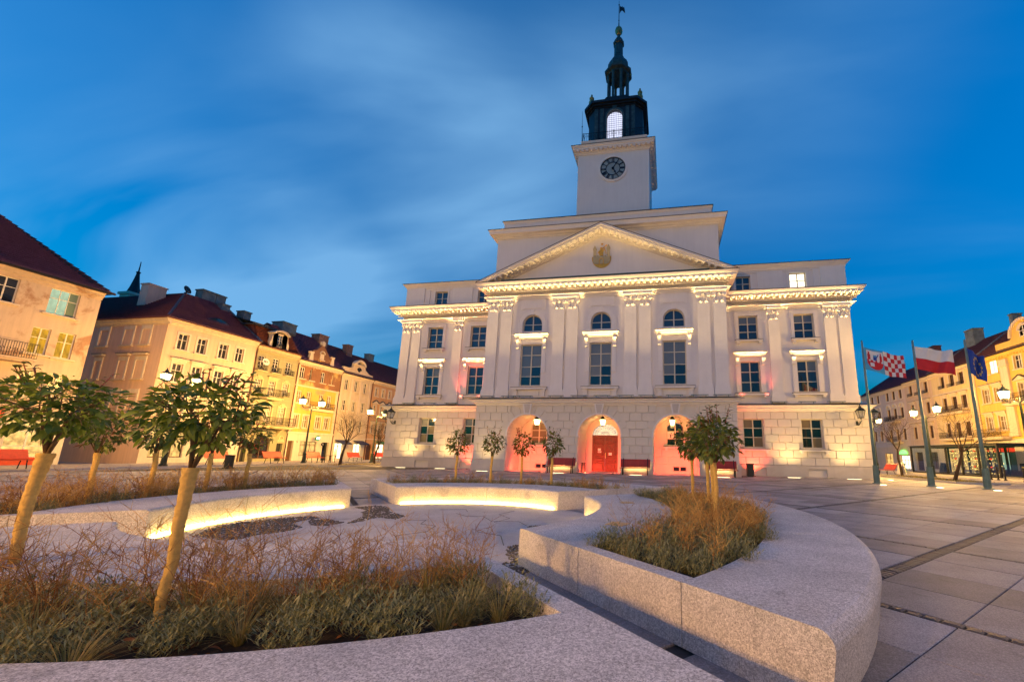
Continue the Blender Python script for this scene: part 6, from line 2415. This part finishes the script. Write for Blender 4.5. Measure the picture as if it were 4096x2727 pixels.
for i, y in enumerate((3.9, 3.3, 2.7, 1.2)):
    t = thing('bollard', 'dark iron bollard right of the pavilion, %s from it' % ('first', 'second', 'third', 'fourth')[i], 'bollard', (26.6, y, 0), 0, 'bollards before the yellow house')
    MB().lathe([(.09, 0), (.09, .05), (.05, .08), (.045, .75), (.06, .78), (.06, .84), (.02, .88)], 10).build('post', 'iron', t)
    MB().lathe([(.05, .62), (.055, .64), (.055, .68), (.05, .70)], 10).build('band', 'iron', t)

# ------------------------------------------------------------------ plants
rp = random.Random(21)


def leaf_verts(L, Wd, bend, fold, n=5):
    """pointed oval leaf along +x, folded on the midrib, tip bending down"""
    v, f = [], []
    for i in range(n + 1):
        t = i / n
        w = Wd * math.sin(PI * min(1, t * .93 + .04)) ** .8 * (1 - .25 * t)
        x, z = L * t, -bend * L * t * t
        if i in (0, n):
            w = .004
        v += [(x, -w, z + fold * w), (x, 0, z), (x, w, z + fold * w)]
    for i in range(n):
        a = i * 3
        f += [(a, a + 1, a + 4, a + 3), (a + 1, a + 2, a + 5, a + 4)]
    return v, f


LEAFV = [leaf_verts(1, .27, .25, .35), leaf_verts(1, .24, .45, .25), leaf_verts(1, .31, .1, .45), leaf_verts(1, .22, .6, .3)]
LEAFM = []
for k, (v, f) in enumerate(LEAFV):
    b = MB()
    b.add(v, f)
    LEAFM.append(b.mesh('leaf', 'leaf', True))
LEAFR = []
for k in (1, 3):
    b = MB()
    b.add(*LEAFV[k])
    LEAFR.append(b.mesh('leaf', 'leaf_red', True))


def frame(d, roll=0.0):
    """rotation that takes +x to d with +z as far up as it goes"""
    x = d.normalized()
    z0 = Vector((0, 0, 1)) if abs(x.z) < .95 else Vector((0, 1, 0))
    y = z0.cross(x).normalized()
    z = x.cross(y)
    m_ = Matrix((x, y, z)).transposed()
    return m_ @ Matrix.Rotation(roll, 3, 'X')


def wrapped_trunk(b, pts, radii, rnd_):
    """trunk in a jute bandage: a spiral step in the radius"""
    n, m_ = 16, 60
    P = [Vector(p) for p in pts]
    o = len(b.v)
    for i in range(m_ + 1):
        t = i / m_ * (len(P) - 1)
        k = min(int(t), len(P) - 2)
        p = P[k].lerp(P[k + 1], t - k)
        r = radii[k] + (radii[k + 1] - radii[k]) * (t - k)
        for j in range(n):
            a = 2 * PI * j / n
            s = (i / m_ * 11 + j / n) % 1
            rr = r * (1 + .10 * s + .05 * math.sin(i * 1.7 + 2 * a) + rnd_.uniform(-.02, .02))
            b.v.append((p.x + rr * math.cos(a), p.y + rr * math.sin(a), p.z))
    for i in range(m_):
        for j in range(n):
            j2 = (j + 1) % n
            b.f.append((o + i * n + j, o + i * n + j2, o + (i + 1) * n + j2, o + (i + 1) * n + j))
    b.f.append(tuple(o + m_ * n + j for j in range(n)))


def standard_tree(label, x, y, group, zc=1.52, rx=.34, rz_=.38, trunk=.045, nleaf=420, ls=.085, near=False, fork=1.15, seed=0, shoots=5, bare=False, name='camellia_tree'):
    rnd_ = random.Random(seed * 13 + 5)
    t = thing(name, label, 'tree', (x, y, .30), 0, group)
    zf = fork - .30
    b = MB()
    pts = [(rnd_.uniform(-.012, .012), rnd_.uniform(-.012, .012), zf * k / 5) for k in range(6)]
    pts[0] = (0, 0, 0)
    if near:
        wrapped_trunk(b, pts, [trunk * .58, trunk * .72, trunk * .80, trunk * .84, trunk * .92, trunk * 1.15], rnd_)
    else:
        wrapped_trunk(b, pts, [trunk, trunk * .95, trunk * .9, trunk * .9, trunk * .9, trunk], rnd_)
    b.build('trunk', 'jute', t, True)
    top = Vector(pts[-1])
    br = MB()
    tips = []
    zc -= .30
    nb = 7 if near else 6
    for k in range(nb):
        a = 2 * PI * k / nb + rnd_.uniform(-.3, .3)
        el = rnd_.uniform(-.1, 1.25)
        d = Vector((math.cos(a) * math.cos(el) * rx, math.sin(a) * math.cos(el) * rx, zc - zf + math.sin(el) * rz_ * .9))
        e = top + d * rnd_.uniform(.8, 1.0)
        m_ = top + Vector((d.x * .28 + rnd_.gauss(0, .015), d.y * .28 + rnd_.gauss(0, .015), d.z * .55 + .03))
        br.tube([top - Vector((0, 0, .03)), m_, e], [trunk * .30, trunk * .17, trunk * .08], 6)
        for j in range(5 if near else 3):
            q = m_.lerp(e, rnd_.uniform(0, 1))
            dd = Vector((rnd_.gauss(0, 1), rnd_.gauss(0, 1), rnd_.gauss(.25, .6))).normalized() * rx * rnd_.uniform(.3, .7)
            br.tube([q, q + dd * .55 + Vector((0, 0, .015)), q + dd], [trunk * .12, trunk * .09, trunk * .05], 4)
            tips.append(q + dd)
        tips.append(e)
    br.build('branches', 'bark_pale', t, True)
    C_ = Vector((0, 0, zc))
    leaves = []
    for k in range(nleaf):
        while True:
            p = Vector((rnd_.uniform(-1, 1), rnd_.uniform(-1, 1), rnd_.uniform(-1, 1)))
            if .35 < p.length < 1:
                break
        lump = .86 + .22 * math.sin(3 * math.atan2(p.y, p.x) + seed) * math.cos(2.3 * p.z + seed)
        p = p * (p.length ** -.3) * lump
        pos = C_ + Vector((p.x * rx, p.y * rx, p.z * rz_))
        d = Vector((p.x, p.y, p.z * .7 - .05)) + Vector((rnd_.gauss(0, .45), rnd_.gauss(0, .45), rnd_.gauss(0, .35)))
        leaves.append((pos, d, ls * rnd_.uniform(.45, 1.35), rnd_.uniform(-.9, .9), False))
    for k in range(shoots):
        a = rnd_.uniform(0, 6.28)
        base = C_ + Vector((math.cos(a) * rx * .45, math.sin(a) * rx * .45, rz_ * .6))
        tip = base + Vector((math.cos(a) * .07, math.sin(a) * .07, rnd_.uniform(.16, .34) * (rz_ / .38)))
        br2 = MB().tube([base, tip], [.005, .003], 4)
        br2.build('shoot', 'leaf_red', t)
        for j in range(7):
            q = base.lerp(tip, .25 + .75 * j / 6)
            aa = j * 2.4
            leaves.append((q, Vector((math.cos(aa), math.sin(aa), rnd_.uniform(.1, .9))), ls * rnd_.uniform(.6, .9), 0, j > 3))
    if near:
        for k in range(14):
            a, el = rnd_.uniform(0, 6.28), rnd_.uniform(-.3, 1.2)
            q = C_ + Vector((math.cos(a) * math.cos(el) * rx, math.sin(a) * math.cos(el) * rx, math.sin(el) * rz_)) * .95
            leaves.append((q, Vector((math.cos(a), math.sin(a), .8)), ls * .4, 0, True))
        lim = 290
        leaves.sort(key=lambda q: ((q[0] + Vector((x, y, .3))) - CAM).length)
        for pos, d, s, roll, red in leaves[:lim]:
            o = link('leaf', (LEAFR if red else LEAFM)[rnd_.randrange(2 if red else 4)], t)
            mm = (frame(d, roll) @ Matrix.Scale(s, 3)).to_4x4()
            mm.translation = pos
            o.matrix_local = mm
        leaves = leaves[lim:]
    b = MB()
    b.tone = []
    for pos, d, s, roll, red in leaves:
        v, f = LEAFV[rnd_.randrange(4)]
        m_ = frame(d, roll)
        b.add([pos + m_ @ (Vector(p) * s) for p in v], f)
        b.tone += [(.98 if red else rnd_.random() * .86)] * len(f)
    b.build('foliage', 'leaf_far' if not near else 'leaf', t, True, 'stuff')
    return t


GF, GR, GB, GL = ('near trees of the front planter', 'trees of the right planter', 'trees of the far planter', 'trees of the left planter')
standard_tree('near small tree at the left edge with jute-wrapped trunk, its crown cut by the frame', -.16, -26.30, GF, 1.56, .40, .26, .040, 950, .066, True, 1.20, 3, 6)
standard_tree('near small tree with jute-wrapped trunk forking into several bare branches', 1.86, -26.75, GF, 1.48, .30, .21, .031, 850, .056, True, 1.15, 8, 5)
for k, (th, r, lab) in enumerate(((-9, 5.06, 'frontmost small tree of the right planter'), (0.5, 5.05, 'second small tree of the right planter, close behind the front one'), (8.5, 5.1, 'third small tree of the right planter'), (17, 5.05, 'rearmost thin small tree of the right planter'))):
    standard_tree(lab, *pol(r, rad(th)), GR, 1.52, .36, .33, .030, 420, .09, False, 1.18, 20 + k, 6)
for k, (th, lab) in enumerate(((111, 'leftmost of the four small trees in the far planter'), (99.5, 'second small tree from the left in the far planter'), (89, 'third small tree of the far planter, red-lit before the left arch'), (78, 'rightmost small tree of the far planter before a red bench'))):
    standard_tree(lab, *pol(5.05, rad(th)), GB, 1.52, .33, .36, .036, 420, .085, False, 1.14, 30 + k, 6)
for k, (th, lab) in enumerate(((194.5, 'small tree of the left planter behind the leftmost near tree'), (184.5, 'second small tree of the left planter, between the two near trees'), (174, 'third small tree of the left planter, behind the second near tree'), (166, 'rightmost small tree of the left planter before the orange benches'))):
    standard_tree(lab, *pol(5.05, rad(th)), GL, 1.50, .36, .32, .040, 420, .088, False, 1.14, 40 + k, 4)


# --- bare street trees
def bare_tree(label, x, y, h, spread, seed, fork=1.7, lean=(0, 0)):
    rnd_ = random.Random(seed)
    t = thing('bare_tree', label, 'tree', (x, y, .05), 0, 'bare winter trees')
    b, tw = MB(), MB()

    def grow(p, d, L, r, lev):
        n = 3
        pts, q, dd = [p], p, d.copy()
        for i in range(n):
            dd = (dd + Vector((rnd_.gauss(0, .13), rnd_.gauss(0, .13), rnd_.gauss(.03, .08)))).normalized()
            q = q + dd * L / n
            pts.append(q)
        rr = [r * (1 - .45 * i / n) for i in range(n + 1)]
        (b if lev < 2 else tw).tube(pts, rr, 8 if lev == 0 else 5 if lev < 3 else 3, False)
        if lev >= 5:
            return
        k = (6, 5, 5, 4, 3)[lev] if lev < 5 else 2
        for i in range(k):
            s = 1 if (lev == 0) else rnd_.uniform(.3, 1)
            idx = min(n - 1, int(s * n))
            base = pts[idx].lerp(pts[idx + 1], s * n - idx if idx < n else 1)
            a = 2 * PI * i / k + rnd_.uniform(-.5, .5)
            sp = spread * rnd_.uniform(.75, 1.25)
            o1 = dd.orthogonal().normalized()
            o2 = dd.cross(o1)
            nd = (dd + (o1 * math.cos(a) + o2 * math.sin(a)) * sp + Vector((0, 0, .12))).normalized()
            if lev == 0 and i == 0:
                nd = (dd + Vector((rnd_.gauss(0, .1), rnd_.gauss(0, .1), .4))).normalized()
            grow(base, nd, L * rnd_.uniform(.55, .78) * (1.25 if lev == 0 else 1), rr[-1] * rnd_.uniform(.5, .72), lev + 1)

    grow(Vector((0, 0, 0)), Vector((lean[0], lean[1], 1)).normalized(), fork, h * .017, 0)
    b.build('trunk', 'bark', t, True)
    tw.build('twigs', 'bark', t, False, 'stuff')
    return t


bare_tree('bare winter tree with spreading twigs before the ivory house', -20.4, -.9, 6.6, .85, 4, 1.7)
bare_tree('bare winter tree beside the left corner of the town hall', -20.4, 2.8, 6.2, .8, 9, 1.6)
bare_tree('bare winter tree with forked trunk between the left and middle flagpole', 21.8, 5.4, 6.4, .8, 15, 1.9, (-.1, .0))
bare_tree('bare winter tree with spreading twigs between the middle and right flagpole', 21.6, -.6, 6.6, .9, 23, 1.8)


# --- bedding plants
def lavender_geo(b, c, R_, h, rnd_, ns=46, tone=None):
    for k in range(ns):
        a = rnd_.uniform(0, 6.28)
        rr = R_ * math.sqrt(rnd_.random())
        base = Vector((c[0] + rr * .35 * math.cos(a), c[1] + rr * .35 * math.sin(a), c[2]))
        tip = Vector((c[0] + rr * math.cos(a), c[1] + rr * math.sin(a), c[2] + h * rnd_.uniform(.65, 1.05) * (1 - .35 * (rr / R_) ** 2)))
        tn = rnd_.random()
        m_ = 11
        for j in range(m_):
            s = .25 + .75 * j / (m_ - 1)
            p = base.lerp(tip, s)
            aa = j * 2.5 + a
            d = Vector((math.cos(aa), math.sin(aa), rnd_.uniform(.35, 1.3))).normalized()
            L = h * rnd_.uniform(.13, .22)
            w = L * .085
            sd = d.cross(Vector((0, 0, 1))).normalized() * w
            b.add([p - sd * .5, p + d * L * .55 - sd, p + d * L, p + d * L * .55 + sd], [(0, 1, 2, 3)])
            b.tone.append((tn + rnd_.uniform(-.15, .15)) % 1)


def grass_geo(b, c, R_, h, rnd_, nb=120):
    for k in range(nb):
        a = rnd_.uniform(0, 6.28)
        L = h * rnd_.uniform(.6, 1.25)
        out = R_ * rnd_.uniform(.3, 1.15)
        p0 = Vector((c[0] + .02 * math.cos(a), c[1] + .02 * math.sin(a), c[2]))
        side_ = Vector((-math.sin(a), math.cos(a), 0)) * rnd_.uniform(.0018, .0032)
        prev = None
        tn = rnd_.random()
        for j in range(5):
            s = j / 4
            p = p0 + Vector((math.cos(a) * out * s ** 1.4, math.sin(a) * out * s ** 1.4, L * (s - .52 * s * s * (out / R_))))
            w = side_ * (1 - s * .85)
            cur = (p - w, p + w)
            if prev:
                b.add([prev[0], prev[1], cur[1], cur[0]], [(0, 1, 2, 3)])
                b.tone.append(tn)
            prev = cur


def dry_geo(b, c, h, rnd_, ns=6, r=.0022):
    for k in range(ns):
        a = rnd_.uniform(0, 6.28)
        sp = rnd_.uniform(.05, .45)
        p = Vector(c)
        d = Vector((math.cos(a) * sp, math.sin(a) * sp, 1)).normalized()
        L = h * rnd_.uniform(.6, 1.15)
        pts = [p]
        for i in range(4):
            d = (d + Vector((rnd_.gauss(0, .14), rnd_.gauss(0, .14), rnd_.gauss(-.02, .08)))).normalized()
            p = p + d * L / 4
            pts.append(p)
        n0 = len(b.f)
        b.tube(pts, [r, r * .9, r * .75, r * .6, r * .35], 3, False)
        for i in range(7):
            s = rnd_.uniform(.3, 1)
            idx = min(3, int(s * 4))
            q = pts[idx].lerp(pts[idx + 1], s * 4 - idx)
            aa = rnd_.uniform(0, 6.28)
            dd = Vector((math.cos(aa), math.sin(aa), rnd_.uniform(.2, 1.2))).normalized()
            l_ = L * rnd_.uniform(.15, .35)
            e = q + dd * l_
            b.tube([q, q + dd * l_ * .5 + Vector((0, 0, .008)), e], [r * .55, r * .45, r * .25], 3, False)
            if rnd_.random() < .6:
                for jj in range(2):
                    e2 = e + Vector((rnd_.gauss(0, .5), rnd_.gauss(0, .5), rnd_.uniform(.1, .8))).normalized() * l_ * .4
                    b.tube([q.lerp(e, .6), e2], [r * .4, r * .25], 3, False)
        tn = rnd_.random()
        b.tone += [tn] * (len(b.f) - n0)


def newb():
    b = MB()
    b.tone = []
    return b


LAV, GRS = [], []
for k in range(4):
    b = newb()
    lavender_geo(b, (0, 0, 0), .17, .24, random.Random(50 + k), 60)
    LAV.append(b.mesh('lavender', 'lavender'))
    b = newb()
    grass_geo(b, (0, 0, 0), .24, .26, random.Random(60 + k), 150)
    GRS.append(b.mesh('grass_tuft', 'grass_blade'))


def spots(sec, n, seed, margin=.10, t0=0.0, t1=1.0, outer=None):
    rnd_ = random.Random(seed)
    fs, fe = SECT[sec]
    out = []
    tries = 0
    while len(out) < n and tries < 4000:
        tries += 1
        r = math.sqrt(rnd_.uniform((H0 + margin) ** 2, ((outer or H1) - margin) ** 2))
        a, e = fs(r, .2), fe(r, .2)
        p = pol(r, a + (e - a) * rnd_.uniform(t0, t1))
        out.append(p)
    return out


def spaced(P, d):
    out = []
    for p in P:
        if all(math.hypot(p[0] - q[0], p[1] - q[1]) > d for q in out):
            out.append(p)
    return out


for sec, where, t0, t1 in (('F', 'nearest planter at the bottom left', .25, 1), ('R', 'right planter', 0, 1)):
    P = spaced(spots(sec, 400, 5 if sec == 'F' else 6, .24 if sec == 'F' else .01, t0, t1), .17)
    rnd_ = random.Random(70)
    for k, p in enumerate(P):
        lav = rnd_.random() < .66
        o = link('lavender' if lav else 'grass_tuft', (LAV if lav else GRS)[rnd_.randrange(4)], None, (p[0], p[1], .30), rnd_.uniform(0, 6.28))
        s = rnd_.uniform(.75, 1.15) * (1.15 if sec == 'R' else 1)
        o.scale = (s, s, s * rnd_.uniform(.85, 1.1))
        if lav:
            tag(o, 'grey green lavender clump in the %s' % where, 'lavender', 'lavender clumps of the %s' % where)
        else:
            tag(o, 'arching tuft of yellow green grass in the %s' % where, 'grass tuft', 'grass tufts of the %s' % where)
for k, (x, y, s, kind, lab) in enumerate(((3.42, -26.36, 1.12, 'g', 'large arching grass tuft at the right corner of the nearest planter'), (2.70, -26.62, 1.15, 'l', 'large grey lavender clump beside the biggest grass tuft of the nearest planter'), (2.28, -26.85, .95, 'l', 'grey lavender clump leaning over the stone edge in the middle of the nearest planter'))):
    o = link('grass_tuft' if kind == 'g' else 'lavender', (GRS if kind == 'g' else LAV)[k], None, (x, y, .30), k, (s, s, s))
    tag(o, lab, 'grass tuft' if kind == 'g' else 'lavender')
for sec, nm, n, hh, t0, t1, rr in (('F', 'nearest planter', 150, .48, .25, 1, .0027), ('R', 'right planter', 120, .44, .05, .85, .0028), ('B', 'far planter', 60, .32, 0, 1, .004), ('L', 'left planter', 220, .46, 0, 1, .0034)):
    b = newb()
    rnd_ = random.Random(80 + ord(sec))
    for p in spots(sec, n, 90 + ord(sec), .05, t0, t1, 5.02 if sec == 'F' else None):
        dry_geo(b, (p[0], p[1], .30), hh * rnd_.uniform(.7, 1.2), rnd_, 4, rr)
    o = b.build('dry_stems', 'dry_stem')
    o['kind'] = 'stuff'
    tag(o, 'brown dry flower stems standing in the %s' % nm, 'dry stems')
    b = newb()
    for p in spots(sec, 500, 95 + ord(sec), .03):
        d = Vector((rnd_.gauss(0, 1), rnd_.gauss(0, 1), rnd_.gauss(0, .25)))
        v, f = LEAFV[rnd_.randrange(4)]
        m_ = frame(d, rnd_.uniform(-1, 1))
        s = rnd_.uniform(.03, .08)
        b.add([Vector((p[0], p[1], .322)) + m_ @ (Vector(q) * s) for q in v], f)
        b.tone += [rnd_.random()] * len(f)
    o = b.build('fallen_leaves', 'dry_leaf')
    o['kind'] = 'stuff'
    tag(o, 'brown fallen leaves on the soil of the %s' % nm, 'leaves')
for sec, nm, n in (('B', 'far planter', 85), ('L', 'left planter', 95)):
    rnd_ = random.Random(120 + ord(sec))
    bl_, bg_ = newb(), newb()
    for k, p in enumerate(spaced(spots(sec, 900, 130 + ord(sec), .05), .22)[:n]):
        if rnd_.random() < .55:
            lavender_geo(bl_, (p[0], p[1], .30), .19, .24 * rnd_.uniform(.8, 1.2), rnd_, 30)
        else:
            grass_geo(bg_, (p[0], p[1], .30), .25, .26 * rnd_.uniform(.8, 1.1), rnd_, 60)
    o = bl_.build('lavender_planting', 'lavender')
    o['kind'] = 'stuff'
    tag(o, 'grey green lavender filling the %s' % nm, 'lavender')
    o = bg_.build('grass_planting', 'grass_blade')
    o['kind'] = 'stuff'
    tag(o, 'yellow green grass tufts filling the %s' % nm, 'grass')
